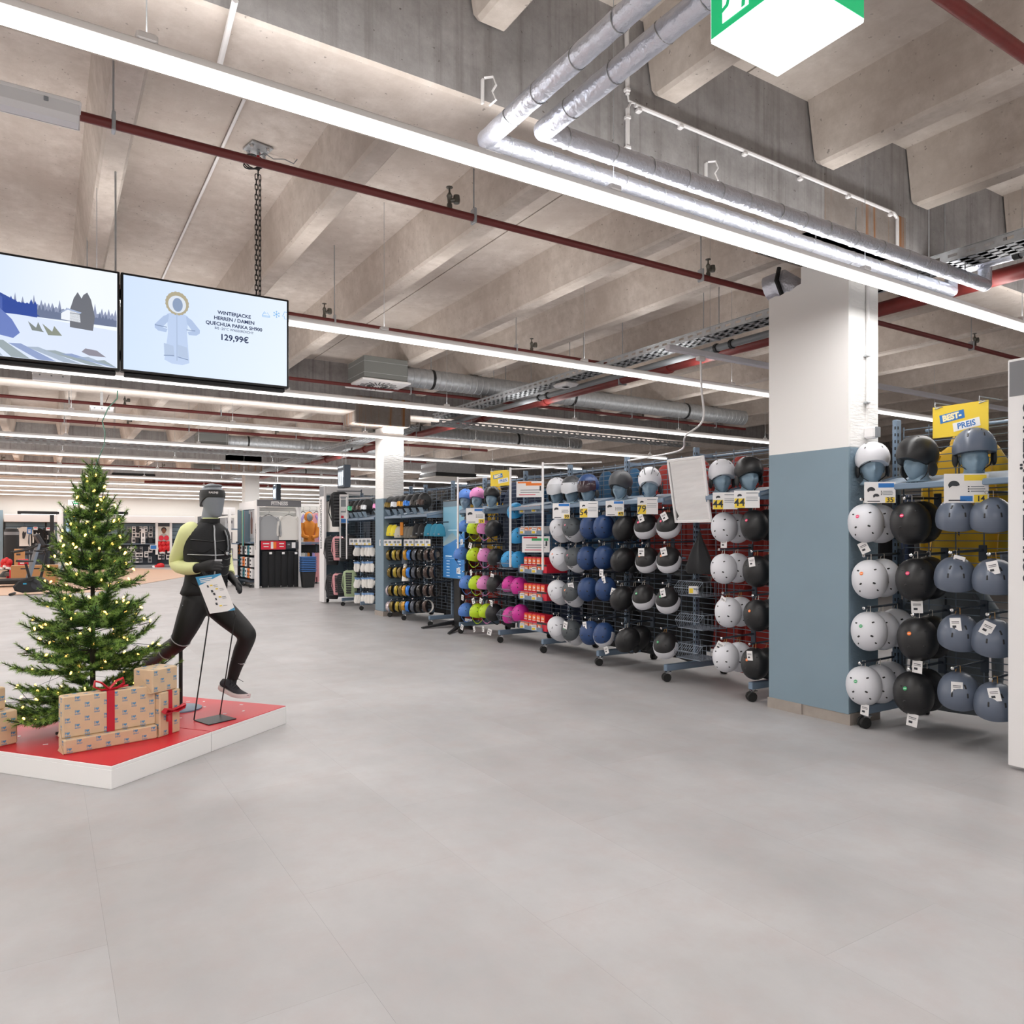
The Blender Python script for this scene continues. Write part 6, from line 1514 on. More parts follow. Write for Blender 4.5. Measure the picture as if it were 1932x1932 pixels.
# emissive pictures; the panel glass is the light source
def grad(name, c0, c1, e, axis='Z', p0=-.3, p1=.3):
    m = mat(name, c0, .4); nt = m.node_tree; b = nt.nodes['Principled BSDF']
    tc = nt.nodes.new('ShaderNodeTexCoord'); sx = nt.nodes.new('ShaderNodeSeparateXYZ'); nt.links.new(tc.outputs['Object'], sx.inputs[0])
    mr = nt.nodes.new('ShaderNodeMapRange'); mr.inputs['From Min'].default_value = p0; mr.inputs['From Max'].default_value = p1
    nt.links.new(sx.outputs[axis], mr.inputs[0]); c = ramp(nt, mr.outputs[0], 0, 1, lin(c0), lin(c1))
    b.inputs['Base Color'].default_value = (.02, .02, .02, 1); nt.links.new(c, b.inputs['Emission Color']); b.inputs['Emission Strength'].default_value = e
    return m
def pane(t, m): return obj('picture', MB().box((0, -.0008, 0), (W2, .0016, H2)), m, t, world=False)
def g2(col, e=.9):
    m = mat('display_' + col.lstrip('#'), '#050505', .4); b = m.node_tree.nodes['Principled BSDF']; b.inputs['Emission Color'].default_value = lin(col); b.inputs['Emission Strength'].default_value = e
    return m
def sp2(t, name, poly, col, d, e=.92):
    poly = [(max(-.995, min(.995, a)), max(-.995, min(.995, b))) for a, b in poly]
    return obj(name, MB().prism([(u * W2 / 2, v * H2 / 2) for u, v in poly], .0004, (0, -.0018 - d, 0), MY), g2(col, e), t, world=False)
pane(t2, grad('parka_screen', '#cfe0fb', '#e3eefc', .95, 'X', -.5, .5))
u_ = lambda px: (px - 2 - 388) / 152.0
PK = lambda P: [((x + .28) * .7 - .385, y) for x, y in P]
# parka picture: coordinates from -1 to 1 over the panel
sp2(t2, 'parka_body', PK([(-.46, .3), (-.38, .35), (-.28, .36), (-.18, .35), (-.1, .3), (-.12, -.1), (-.08, -.72), (-.2, -.78), (-.38, -.77), (-.5, -.7), (-.44, -.1)]), '#bed0ee', .0004)
AR = [(-.42, .31), (-.52, .24), (-.66, .04), (-.66, -.03), (-.6, -.09), (-.47, -.1), (-.45, -.03), (-.53, .0), (-.44, .14)]
for m_ in (0, 1): sp2(t2, 'parka_sleeve', PK([((-.56 - x) if m_ else x, y) for x, y in AR][::-1 if m_ else 1]), '#b1c4e4', .0006)
sp2(t2, 'parka_shade', PK([(-.3, .34), (-.285, .34), (-.28, -.7), (-.3, -.7)]), '#aebfdb', .0008)
for x in (-.42, -.19): sp2(t2, 'pocket', PK([(x - .09, -.34), (x + .07, -.38), (x + .09, -.62), (x - .08, -.6)]), '#b5c6e1', .0008); 
for a, b in (((-.66, .02), (-.46, -.0)), ((.02, 0), (-.13, -.0)), ((-.51, -.62), (-.34, -.6)), ((-.28, -.62), (-.1, -.66))): sp2(t2, 'seam', PK([a, b, (b[0], b[1] + .018), (a[0], a[1] + .018)]), '#8295b5', .0012)
sp2(t2, 'fur_rim', [(-.39 + .135 * math.cos(a) * (1 + .05 * (k % 2)), .56 + .25 * math.sin(a) * (1 + .05 * (k % 2))) for k, a in enumerate([2 * math.pi * k / 40 for k in range(40)])], '#b3aa90', .0008)
sp2(t2, 'fur_inner', [(-.39 + .105 * math.cos(a), .54 + .19 * math.sin(a)) for a in [2 * math.pi * k / 28 for k in range(28)]], '#dde5f0', .0012)
sp2(t2, 'hood_opening', [(-.385 + .06 * math.cos(a), .53 + .15 * math.sin(a)) for a in [2 * math.pi * k / 24 for k in range(24)]], '#8ea0bd', .0016)
def stx(t, body, size, u, v, col='#1b2c55', bold=0, line=1.0): return text(body, size, (u * W2 / 2, -.0032, v * H2 / 2), MY, g2(col, .8), t, bold=bold, line=line)
stx(t2, 'WINTERJACKE', .0335, .31, .50, bold=.0008); stx(t2, 'HERREN / DAMEN', .0335, .31, .37, bold=.0008); stx(t2, 'QUECHUA PARKA SH900', .0335, .31, .24, bold=.0008)
stx(t2, 'BIS -20°C WASSERDICHT', .0235, .31, .14); stx(t2, '129,99€', .057, .31, -.05, bold=.0012)
def icon(pts_list, u, v, s, name):
    mb = MB()
    for pts in pts_list: mb.tube([(u * W2 / 2 + x * s, -.003, v * H2 / 2 + y * s) for x, y in pts], .0016, 4)
    obj(name, mb, g2('#6fb0e6', .9), t2, world=False)['kind'] = 'stuff'
icon([[(-1, -.6), (-.4, .5), (0, -.1), (.3, .3), (1, -.6), (-1, -.6)], [(-1, -.6), (-1, -.9), (1, -.9), (1, -.6)], [(-.6, .1), (-.4, .0), (-.2, .15)]], .72, .64, .026, 'mountain_icon')
icon([[(math.cos(a), math.sin(a)), (-math.cos(a), -math.sin(a))] for a in (math.pi / 2, math.pi / 6, -math.pi / 6)] + [[(.6 * math.cos(a) + .3 * math.cos(a + .8), .6 * math.sin(a) + .3 * math.sin(a + .8)), (.6 * math.cos(a), .6 * math.sin(a)), (.6 * math.cos(a) + .3 * math.cos(a - .8), .6 * math.sin(a) + .3 * math.sin(a - .8))] for a in [math.pi / 6 + k * math.pi / 3 for k in range(6)]], .86, .66, .026, 'snowflake_icon')
icon([[(.3, 1), (-.4, 1), (-.6, .2), (-.9, 0), (-.7, -.4), (-.4, -.2), (-.4, -.9), (.3, -.9)]], .985, .66, .026, 'mitten_icon')
# left screen: snow, wood, house, deck
pane(t1, grad('winter_sky', '#c5d9f7', '#eef4fd', .95, 'X', -.5, .3))
sp2(t1, 'cloud', [(-1, 1), (-.55, 1), (-.35, .75), (-.5, .45), (-1, .3)], '#a9c0ea', .0003)
rt = random.Random(8)
def jag(u0, u1, n, base, amp, low): 
    return [(u0, low)] + [(u0 + (u1 - u0) * k / n, base + (amp * rt.random() if k % 2 else 0)) for k in range(n + 1)] + [(u1, low)]
sp2(t1, 'far_forest', jag(-.1, 1, 60, .08, .22, -.12), '#8f98b3', .0006); sp2(t1, 'forest', jag(-.2, 1, 70, .0, .16, -.14), '#6b7793', .0009)
sp2(t1, 'blue_forest', jag(-1, .17, 60, .1, .2, -.2), '#2c4a9c', .0012); sp2(t1, 'hill', [(-1, .2), (-.6, .42), (-.3, .34), (-.05, .14), (.2, -.12), (-1, -.2)], '#35509b', .001)
sp2(t1, 'snow_field', [(-1, -.16), (0, -.14), (1, -.22), (1, -1), (-1, -1)], '#dbe6fa', .0015)
sp2(t1, 'dark_conifer', [(.5, -.26), (.5, .1), (.54, .35), (.58, .48), (.62, .36), (.64, .44), (.68, .5), (.72, .36), (.76, .02), (.74, -.28)], '#6d7078', .0018)
sp2(t1, 'house', [(.41, -.12), (.41, .0), (.48, .1), (.6, .06), (.61, -.14)], '#eef2f8', .0018); sp2(t1, 'house_roof', [(.39, .0), (.48, .12), (.62, .07), (.61, .04), (.48, .09)], '#a7b6d4', .0021)
for k in range(9): sp2(t1, 'deck_plank', [(-.62 + k * .17, -.62 - k * .035), (-.5 + k * .17, -.62 - k * .03), (-.42 + k * .26, -1), (-.6 + k * .26, -1)], ('#8fa0c9', '#a8b6c8', '#9aa7ad')[k % 3], .0019)
fmap = lambda P: [((a + .98) * .65 - .44, b) for a, b in P]
sp2(t1, 'kneeling_figure', fmap([(-.98, -.1), (-.86, .06), (-.74, .08), (-.6, -.05), (-.42, -.25), (-.3, -.5), (-.4, -.62), (-.62, -.58), (-.7, -.4), (-.84, -.55), (-.98, -.5)]), '#6a7fc0', .0024); sp2(t1, 'figure_head', fmap([(-.88 + .1 * math.cos(a), -.02 + .13 * math.sin(a)) for a in [2 * math.pi * k / 16 for k in range(16)]]), '#26386f', .0027)
sp2(t1, 'second_figure', fmap([(-.74, .2), (-.64, .24), (-.56, .16), (-.56, -.08), (-.66, -.02), (-.76, .02)]), '#4a62ae', .0021)
sp2(t1, 'shrub', [(.12, -.42), (.08, -.25), (.16, -.36), (.18, -.24), (.22, -.4), (.24, -.43)], '#7f8784', .0024); sp2(t1, 'reed', [(.28, -.48), (.22, -.26), (.32, -.4), (.34, -.28), (.42, -.46)], '#8b9184', .0024); sp2(t1, 'stone', [(.62, -.74), (.66, -.66), (.78, -.68), (.88, -.8), (.7, -.8)], '#8d8a97', .0024)
for nm in ('frame',): pass
mt = thing('screen_mount', 'black steel mounting frame behind the two display screens', 'mount', (t2.location.x - wS / 2, YS + .1, t2.location.z))
obj('bar', MB().bar((-wS, 0, .2), (wS * .98, 0, .2), .04, .06).bar((-wS, 0, -.2), (wS * .98, 0, -.2), .04, .06), M_BLACK, mt, world=False)
obj('upright', MB().box((-wS * .5, 0, 0), (.05, .04, .55)).box((wS * .5, 0, 0), (.05, .04, .55)), M_BLACK, mt, world=False)['kind'] = 'stuff'
for px in (218,):
    x = at_y(px, 480, YS + .1).x; rd_ = thing('hanging_rod', 'thin threaded rod above the seam between the screens', 'rod', (x, YS + .1, 3.6)); obj('rod', MB().tube([(x, YS + .1, 3.02), (x, YS + .1, 4.13)], .006, 6), M_GALV, rd_)
# chain with its ceiling plate
LK = MB().tube([(.009 * math.cos(a) , 0, .011 * math.sin(a) + (.012 if math.sin(a) > 0 else -.012)) for a in [2 * math.pi * k / 12 for k in range(12)]], .0035, 6, closed=True).mesh('link', M_BLACK, True)
cx_ = at_y(487, 400, YS + .1).x; cyy = YS + .1
ch = thing('chain', 'black steel chain holding up the right display screen', 'chain', (cx_, cyy, 3.6))
z = 3.06; k = 0
while z < 4.06:
    for dx in ((-.012, .012) if z < 3.93 else (0,)):
        link('link', LK, ch, (dx, 0, z - 3.6), (0, 0, math.pi / 2 * (k % 2) + (.4 if dx > 0 else 0)))
    z += .036; k += 1
rh = at_y(490, 305, cyy); obj('red_hook', MB().lathe([(.004, .045), (.014, .03), (.018, 0), (.014, -.03), (.004, -.04)], 10, (0, 0, rh.z - 3.6)).tube([(0, 0, rh.z - 3.56), (.014, 0, rh.z - 3.54), (0, 0, rh.z - 3.525)], .004, 5), mat('red_paint', '#b3202b', .35), ch, True, world=False)
cpl = thing('ceiling_plate', 'square steel anchor plate on the ceiling above the chain', 'plate', (cx_, cyy, 4.13))
obj('plate', MB().rbox((0, 0, 0), (.16, .16, .014), .003, Matrix.Rotation(.2, 3, 'Z')), M_GALV, cpl, world=False)
bo = MB()
for sx in (-1, 1):
    for sy in (-1, 1): bo.lathe([(.012, -.02), (.012, 0), (.018, 0), (.018, .004)], 8, (sx * .055, sy * .055, -.01))
obj('bolt', bo, M_CHROME, cpl, world=False)['kind'] = 'stuff'
obj('eye_bolt', MB().tube([(0, 0, -.01), (0, 0, -.05)], .012, 8), M_CHROME, cpl, True, world=False)
co = MB()
for k in range(3): co.tube([(.065 * math.cos(a) - .03, .02 * math.sin(a) + .01 * k, -.1 + .06 * math.sin(a + k * .3)) for a in [2 * math.pi * q / 18 for q in range(18)]], .005, 5, closed=True)
cc = thing('cable_coil', 'coiled black cable hanging at the anchor plate', 'cable', (cx_, cyy, 4.13)); obj('coil', co, M_BLACK, cc, True, world=False)
obj('thin_cable', MB().tube([(0, 0, -.05), (.05, .02, -.01), (.12, .05, -.02), (.2, .05, .0), (.26, .02, -.03), (.28, 0, -.0)], .004, 5), M_INKL, cc, True, world=False)
# ------------------------------------------------------------------ exit sign cube
A_ = at_z(1343, 82, 2.9); C_ = at_z(1630, 43, 2.9); B_ = at_z(1465, 147, 2.9)
x0, x1, y1, y0 = A_.x, (B_.x + C_.x) / 2, (A_.y + B_.y) / 2, C_.y; zb = 2.9; hh = .22
es = thing('exit_sign', 'glowing green and white emergency exit sign hanging near the camera', 'exit sign', ((x0 + x1) / 2, (y0 + y1) / 2, zb))
M_EXG = mat('exit_green', '#12a96b', .4, emit=.75); M_EXW = mat('exit_white', '#f2f8f8', .4, emit=1.05)
cx, cy = (x0 + x1) / 2, (y0 + y1) / 2
obj('light_panel', MB().rbox((cx, cy, zb + .004), (x1 - x0, y1 - y0, .008), .002), M_EXW, es)
obj('housing', MB().box((cx, cy, zb + hh / 2 + .006), (x1 - x0 - .012, y1 - y0 - .012, hh - .01)), M_WHITE, es)
for nm, Mx, c, w in (('left', MX, (x0 + .003, cy, zb + hh / 2 + .008), y1 - y0), ('front', MY, (cx, y0 + .003, zb + hh / 2 + .008), x1 - x0)):
    def P(poly, d=.0, m=M_EXG): return obj('green_panel' if m is M_EXG and d == 0 else 'pictogram', MB().prism([(a * w, b * hh) for a, b in poly], .0012, Vector(c) + Mx @ Vector((0, 0, .0035 + d)), Mx), m, es)
    P([(-.5, -.5), (.5, -.5), (.5, .5), (-.5, .5)], -.002, M_EXW); P([(-.49, -.48), (.49, -.48), (.49, .48), (-.49, .48)])
    P([(-.34, -.38), (-.02, -.38), (-.02, .42), (-.34, .42)], .002, M_EXW)
    g = .004
    P([(-.24, .3), (-.21, .36), (-.17, .36), (-.14, .3), (-.17, .24), (-.21, .24)], g); P([(-.2, .22), (-.1, .2), (-.12, -.0), (-.22, -.02)], g)
    P([(-.14, .0), (-.04, -.16), (-.08, -.2), (-.2, -.02)], g); P([(-.04, -.16), (-.06, -.36), (-.1, -.36), (-.09, -.18)], g); P([(-.22, .0), (-.26, -.2), (-.38, -.26), (-.39, -.21), (-.29, -.15), (-.26, .0)], g)
    P([(-.12, .2), (-.02, .08), (-.04, .05), (-.14, .12)], g); P([(-.2, .2), (-.3, .1), (-.34, -.0), (-.31, -.01), (-.26, .08), (-.18, .13)], g)
    P([(.06, -.05), (.22, -.05), (.22, -.2), (.42, .02), (.22, .24), (.22, .09), (.06, .09)], .002, M_EXW)
obj('hanger_rod', MB().tube([(cx, cy, zb + hh), (cx, cy, 4.13)], .008, 8), M_GALV, es, True)
wt = at_d(1509, 122, 2.75)
# emergency batten lights
def batten(p, L, lab, zc=4.13):
    t = thing('batten_light', lab, 'light', p, group='white emergency batten lights')
    obj('tray', MB().rbox((0, 0, .04), (L, .1, .02), .004).box((0, .05, .0), (L * .99, .006, .08)), M_WHITE, t, world=False)
    obj('cover', MB().prism([(-.05, .03), (.045, .03), (.045, -.025), (.03, -.045), (-.03, -.045), (-.05, -.02)], L - .02, (-L / 2 + .01, 0, 0), Matrix(((0, 0, 1), (1, 0, 0), (0, 1, 0)))), mat('frosted_cover', '#dedee0', .35), t, world=False)
    cl = MB()
    for f in (-.3, .0, .3): cl.rbox((L * f, -.052, .02), (.018, .006, .02), .002)
    obj('latch', cl, M_INKL, t, world=False)['kind'] = 'stuff'
    obj('hanger', MB().box((L * .0, .02, (zc - p[2]) / 2 + .04), (.035, .02, zc - p[2] - .06)), M_GALV, t, world=False)
    return t
ep = at_d(153, 222, 3.42); batten((ep.x - .34, ep.y, ep.z), .68, 'white emergency batten light hanging at the upper left')
e2 = at_d(97, 713, 9.6); batten((e2.x, e2.y, e2.z), .42, 'small white emergency batten light below the left screen')
e3 = at_d(192, 774, 10.5); batten((e3.x, e3.y, e3.z), .3, 'small white emergency batten light behind the green cord')
# thin white conduit on the girder underside
cn = thing('ceiling_conduit', 'thin white conduit crossing the girder underside near the top left', 'conduit', (0, 3.3, 3.38))
p0 = at_z(444, 0, 3.37); p1_ = at_z(414, 124, 3.37); obj('tube', MB().tube([p0, p1_], .012, 8), M_WHITE, cn, True)
cl_ = [at_z(330, 150, 4.12), at_z(245, 510, 4.12)]
c2_ = thing('ceiling_conduit', 'thin white conduit along the ceiling slab beside a rib', 'conduit', cl_[0]); obj('tube', MB().tube([(.52 + .55, 3.7, 4.12), (.52 + .55, 11.5, 4.12)], .011, 8), M_WHITE, c2_, True)
# ------------------------------------------------------------------ fitness aisle frame and what hangs in it
FL = at_z(489, 1110.5); FR_ = at_z(564, 1106.8); fy = (FL.y + FR_.y) / 2
ff = thing('aisle_frame', 'white aisle frame with dark header reading FITNESS', 'display frame', ((FL.x + FR_.x) / 2, fy, 0), group='white aisle frames at the row ends')
fx0, fx1, fh = FL.x, FR_.x, 2.3
for x in (fx0, fx1): obj('post', MB().rbox((x, fy + .15, fh / 2), (.06, .3, fh), .004), M_WHITE, ff)
obj('header', MB().rbox(((fx0 + fx1) / 2, fy + .02, fh - .08), (fx1 - fx0 + .06, .05, .17), .004), M_GREYB, ff)
text('FITNESS', .13, ((fx0 + fx1) / 2 - (fx0 + fx1) / 2, -.008, fh - .085), MY, M_CARD, ff, bold=.006, sx=.95)
sl_ = mat('slat_white', '#dcdcd8', .5)
for k in range(7): obj('slat_board', MB().box(((fx0 + fx1) / 2, fy + .32, 1.35 + k * .12), (fx1 - fx0, .02, .105)), sl_, ff)
obj('dark_back', MB().box(((fx0 + fx1) / 2, fy + .33, .66), (fx1 - fx0, .02, 1.25)), M_STEELD, ff)
obj('side_beam', MB().rbox((fx0, fy + 1.2, fh - .12), (.06, 1.8, .22), .004), M_WHITE, ff)
text('FITNESSMATERIAL', .085, (fx0 - .034 - ff.location.x, .15, 1.35), MXV, M_INK, ff, bold=.002)
for px, py, c, lab in ((507, 973, 'lightgrey', 'light grey sweatshirt hanging in the fitness frame'), (545, 973, 'white', 'off white sweatshirt hanging in the fitness frame')):
    p = at_y(px, py, fy + .12); t = thing('shirt', lab, 'shirt', p, None, 'shirts on display'); t.scale = (.9, 1, 1.05)
    setm(link('shirt_body', SME, t), CM[c]); link('hanger', HGM, t)
TRO = MB()
for s_ in (-1, 1): TRO.loft([[(s_ * .085 + .085 * f * math.cos(t), .045 * math.sin(t), z) for t in [2 * math.pi * k / 14 for k in range(14)]] for z, f in ((-.92, .95), (-.6, 1), (-.2, 1.05), (0, .9))])
TRO = TRO.mesh('legs', CM['black'], True); WBD = MB().rbox((0, 0, .0), (.3, .09, .05), .01).mesh('waistband', CM['black']); TLB = MB().box((.05, -.05, -.02), (.07, .004, .06)).mesh('paper_label', M_CARD)
for k, (px, lab) in enumerate(((506, 'black jogging trousers nearest the frame post on the left'), (530, 'black jogging trousers in the middle of the fitness frame'), (554, 'black jogging trousers beside the basket stack'))):
    p = at_y(px, 1042, fy + .1); t = thing('trousers', lab, 'trousers', p, None, 'black jogging trousers in the fitness frame')
    link('legs', TRO, t); link('waistband', WBD, t); link('paper_label', TLB, t)
def flat(name, lab, cat, px0, px1, py0, py1, Y, m, items=(), group=None):
    a = at_y(px0, py0, Y); b = at_y(px1, py1, Y); w, h = b.x - a.x, a.z - b.z
    return card(name, lab, cat, ((a.x + b.x) / 2, Y, (a.z + b.z) / 2), w, h, 0.0, items, group, m, thick=.012)
flat('offer_banner', 'red offer banner across the fitness frame', 'sign', 492.5, 539, 1021, 1036.5, fy + .02, M_REDC, [(-.06, 0, .1, .8, M_CARD), (.05, 0, .12, .75, M_ORANGE), (-.3, .2, .25, .12, M_CARD), (-.3, -.15, .2, .1, M_CARD), (.33, .2, .2, .12, M_CARD), (.33, -.15, .18, .1, M_CARD)])
flat('picture_banner', 'dark picture banner beside the red one', 'sign', 540, 563, 1022, 1035, fy + .03, M_INK, [(.1, 0, .3, .8, M_CARD), (-.3, .1, .2, .2, M_INKL)])
# shelves along the side of the fitness row
sx = fx0 - .02
shf = thing('side_rack', 'slate blue side rack of the fitness row with a ledge', 'rack', (sx, fy + 1.2, 0))
obj('end_panel', MB().box((sx + .1, fy + 2.1, 1.05), (.3, .05, 2.1)), M_BLUESMOOTH, shf); obj('back_panel', MB().box((sx + .3, fy + 1.2, 1.15), (.03, 1.7, 2.0)), M_WHITESMOOTH, shf)
obj('lower_back', MB().box((sx + .27, fy + 1.2, .62), (.03, 1.7, 1.0)), M_STEELD, shf); obj('ledge', MB().box((sx + .1, fy + 1.2, 1.18), (.42, 1.7, .04)), M_STEEL, shf)
obj('base', MB().box((sx + .1, fy + 1.2, .16), (.42, 1.7, .05)), M_STEELD, shf)
for y in (fy + .45, fy + 1.2, fy + 1.95): caster(shf, sx - .06, y, 2.8)
for k, (y, c, lab) in enumerate(((fy + 1.05, M_ORANGE, 'orange resistance band'), (fy + 1.0, M_YELLOW, 'yellow resistance band'), (fy + .82, mat('teal_band', '#1c8f9a', .6), 'teal resistance band'))):
    t = thing('resistance_band', lab + ' hanging down on the side of the fitness row', 'band', (sx - .12 - .03 * k, y, 2.05), group='resistance bands')
    obj('band', MB().rbox((0, 0, -.48), (.02, .1, .96), .004), c, t, world=False)
    obj('hook', MB().tube([(.0, 0, .0), (.3, 0, .03)], .008, 6), M_STEELD, t, True, world=False)
PACK = MB().rbox((0, 0, 0), (.09, .16, .24), .01).mesh('packet', M_CARD); PPR = MB().box((-.047, 0, .05), (.002, .1, .05)).box((-.047, .0, -.05), (.002, .1, .03)).mesh('packet_print', M_INK)
cc_ = [M_CARD, mat('teal_pack', '#2b7f8c', .5), M_CARD, mat('black_pack', '#26282b', .5), M_CARD, M_ORANGE]
for i, z in enumerate((.98, .66, .36)):
    for j in range(6):
        t = thing('fitness_packet', '%s row packet on the side of the fitness row, %s from its front post' % (('upper', 'middle', 'lower')[i], NTH[j]), 'packet', (sx - .02, fy + .5 + j * .28, z), (R.uniform(-.1, .1), 0, 0), 'packets on the fitness row side')
        setm(link('packet', PACK, t), cc_[(i * 2 + j) % 6]); link('packet_print', PPR, t)['kind'] = 'stuff'; t.scale = (1, 1.4, 1.05)
for k, (y, c) in enumerate(((fy + 1.25, '#b98f86'), (fy + 1.8, '#a77f74'))):
    t = thing('poster', 'tall fitness poster with %s figure above the ledge' % ('paler' if k == 0 else 'darker'), 'poster', (sx + .27, y, 1.72)); obj('sheet', MB().box((0, 0, 0), (.012, .42, .86)), M_CARD, t, world=False); obj('figure', MB().prism([(-.1, -.3), (.1, -.3), (.13, .1), (.05, .2), (.05, .32), (-.05, .32), (-.05, .2), (-.13, .1)], .002, (-.0065, 0, 0), MX), mat('poster_skin%d' % k, c, .6), t, world=False)
# clothes rail, hoodie bust and stacked baskets right of the fitness frame
bp_ = at_z(581, 1108); bk = thing('basket_stack', 'black shopping basket stack standing on the floor', 'basket', bp_)
def basket(z0, c, nm, lab, grp=None):
    t = thing('shopping_basket', lab, 'basket', (bp_.x, bp_.y, z0), None, 'stacked shopping baskets')
    prof = [(-.13, 0), (.13, 0)]
    def rr_(w, d, z): return [(x * w, y * d, z) for x, y in ((-1, -.7), (-.8, -1), (.8, -1), (1, -.7), (1, .7), (.8, 1), (-.8, 1), (-1, .7))]
    obj('tub', MB().loft([rr_(.145, .11, .0), rr_(.165, .125, .2), rr_(.185, .14, .42), rr_(.175, .13, .42), rr_(.15, .115, .2), rr_(.135, .10, .02)]), M_BLACKM, t, world=False)
    obj('rim', MB().loft([rr_(.185, .14, .42), rr_(.2, .155, .42), rr_(.2, .155, .446), rr_(.18, .14, .446)], True), c, t, world=False)
    return t
bpy.data.objects.remove(bk)
M_BRIM = mat('blue_rim', '#3f6fae', .4)
b0 = basket(.0, M_BRIM, '', 'lowest shopping basket, its black tub standing on the floor')
for k in range(8): dup(b0, (bp_.x, bp_.y, .046 * (k + 1)), label='%s blue rimmed shopping basket counted up from the floor' % NTH[k + 1])
ry = bp_.y + 1.6; a = at_y(566, 1036, ry); b = at_y(601, 1036, ry)
rl = thing('clothes_rail', 'steel rail with pastel hoodies behind the basket stack', 'rail', ((a.x + b.x) / 2, ry, 0)); obj('bar', MB().tube([(a.x, ry, 0.02), (a.x, ry, a.z), (b.x + .4, ry, a.z), (b.x + .4, ry, .02)], .018, 8), M_STEELD, rl, True)
for k, c in enumerate(('white', 'white', 'lightgrey', 'orange', 'black', 'lilac', 'pink', 'pink')):
    p = at_y(568 + k * 4.6, 1040, ry); t = thing('hoodie', '%s hoodie on the rail behind the baskets, %s from the fitness frame' % (c, NTH[k]), 'hoodie', (p.x, ry, p.z), (0, 0, 1.2), 'hoodies on the rail behind the baskets')
    setm(link('coat_body', JME[k % 3], t), CM[c]); link('hanger', HGM, t); t.scale = (.9, .9, .95)
pt = at_y(583, 998, ry - .4); t = thing('torso_mannequin', 'torso mannequin in an orange hooded jacket on the ledge above the baskets', 'mannequin', pt)
tm_ = MB().loft([[(.17 * f * math.cos(a), .1 * f * math.sin(a), z) for a in [2 * math.pi * k / 18 for k in range(18)]] for z, f in ((-.36, .95), (-.2, .9), (0, 1.05), (.14, 1.1), (.2, .75), (.24, .45))]); obj('jacket_body', tm_, CM['orange'], t, True, world=False)
sv = MB()
for s_ in (-1, 1): sv.tube([(s_ * .17, 0, .15), (s_ * .23, -.02, -.02), (s_ * .19, -.1, -.2), (s_ * .06, -.14, -.24)], [.07, .065, .06, .05], 10)
obj('sleeves', sv, CM['orange'], t, True, world=False)['kind'] = 'stuff'; obj('hood', MB().ell((0, .03, .34), (.13, .12, .15), 14, 9), CM['orange'], t, True, world=False); obj('head', MB().ell((0, -.05, .33), (.085, .09, .12), 12, 8), M_SKIN, t, True, world=False)
ld = thing('display_ledge', 'dark ledge with boxes under the orange torso mannequin', 'shelf', (pt.x, ry - .35, 0)); obj('board', MB().box((pt.x, ry - .3, pt.z - .4), (.75, .5, .05)), M_STEEL, ld); obj('dark_panel', MB().box((pt.x + .05, ry - .1, pt.z - .62), (.85, .04, .36)), M_BLACKM, ld)
obj('post', MB().box((pt.x - .3, ry - .1, (pt.z - .4) / 2), (.05, .05, pt.z - .42)).box((pt.x + .3, ry - .1, (pt.z - .4) / 2), (.05, .05, pt.z - .42)), M_STEELD, ld)['kind'] = 'stuff'
for k, (px, c, lab) in enumerate(((572, 'white', 'off white hooded top on the wall behind the torso mannequin'), (584, 'lilac', 'lilac top behind the torso mannequin'), (597, 'pink', 'pale pink top with a drawn figure beside the aisle frame'))):
    p = at_y(px, 968, ry + .3); t = thing('shirt', lab, 'shirt', p, None, 'shirts on display'); t.scale = (.8, 1, 1.5); setm(link('shirt_body', SME, t), CM[c]); link('hanger', HGM, t)
a = at_y(566, 968, ry + .42); b = at_y(606, 968, ry + .42)
dw = thing('display_wall', 'white slatted display wall behind the torso mannequin', 'wall', ((a.x + b.x) / 2, ry + .42, 0))
obj('board', MB().box(((a.x + b.x) / 2, ry + .44, 1.15), (b.x - a.x, .04, 2.3)), M_WHITE, dw)
for k in range(8): obj('slat_board', MB().box(((a.x + b.x) / 2, ry + .41, 1.2 + k * .14), (b.x - a.x, .02, .125)), sl_, dw)
# unit with white boxes and a white beam behind the mannequin
ua = at_d(400, 965, 23.0); ub = at_d(433, 968, 20.5)
un = thing('box_shelf', 'shelf unit of white boxes with white top beam behind the mannequin', 'shelf', ((ua.x + ub.x) / 2, (ua.y + ub.y) / 2, 0))
dvu = (ub - ua); dvu.z = 0
obj('top_beam', MB().bar((ua.x, ua.y, 2.05), (ub.x, ub.y, 2.05), .3, .2), M_WHITE, un)
obj('post', MB().box((ua.x, ua.y, 1.05), (.08, .08, 2.1)).box((ub.x, ub.y, 1.05), (.08, .08, 2.1)), M_WHITE, un)['kind'] = 'stuff'
nrm2 = Vector((-dvu.y, dvu.x, 0)).normalized()
obj('back_panel', MB().bar((ua + nrm2 * -.4).to_2d().to_3d() + Vector((0, 0, 1)), (ub + nrm2 * -.4).to_2d().to_3d() + Vector((0, 0, 1)), .03, 1.9), M_STEELD, un)
for z in (.25, .7, 1.15, 1.55): obj('shelf_board', MB().bar((ua.x, ua.y, z), (ub.x, ub.y, z), .5, .03), M_STEEL, un)
BX = MB().rbox((0, 0, .15), (.26, .3, .3), .006).mesh('box', M_CARD); BXP = MB().box((0, -.151, .18), (.14, .002, .08)).mesh('box_print', M_INK)
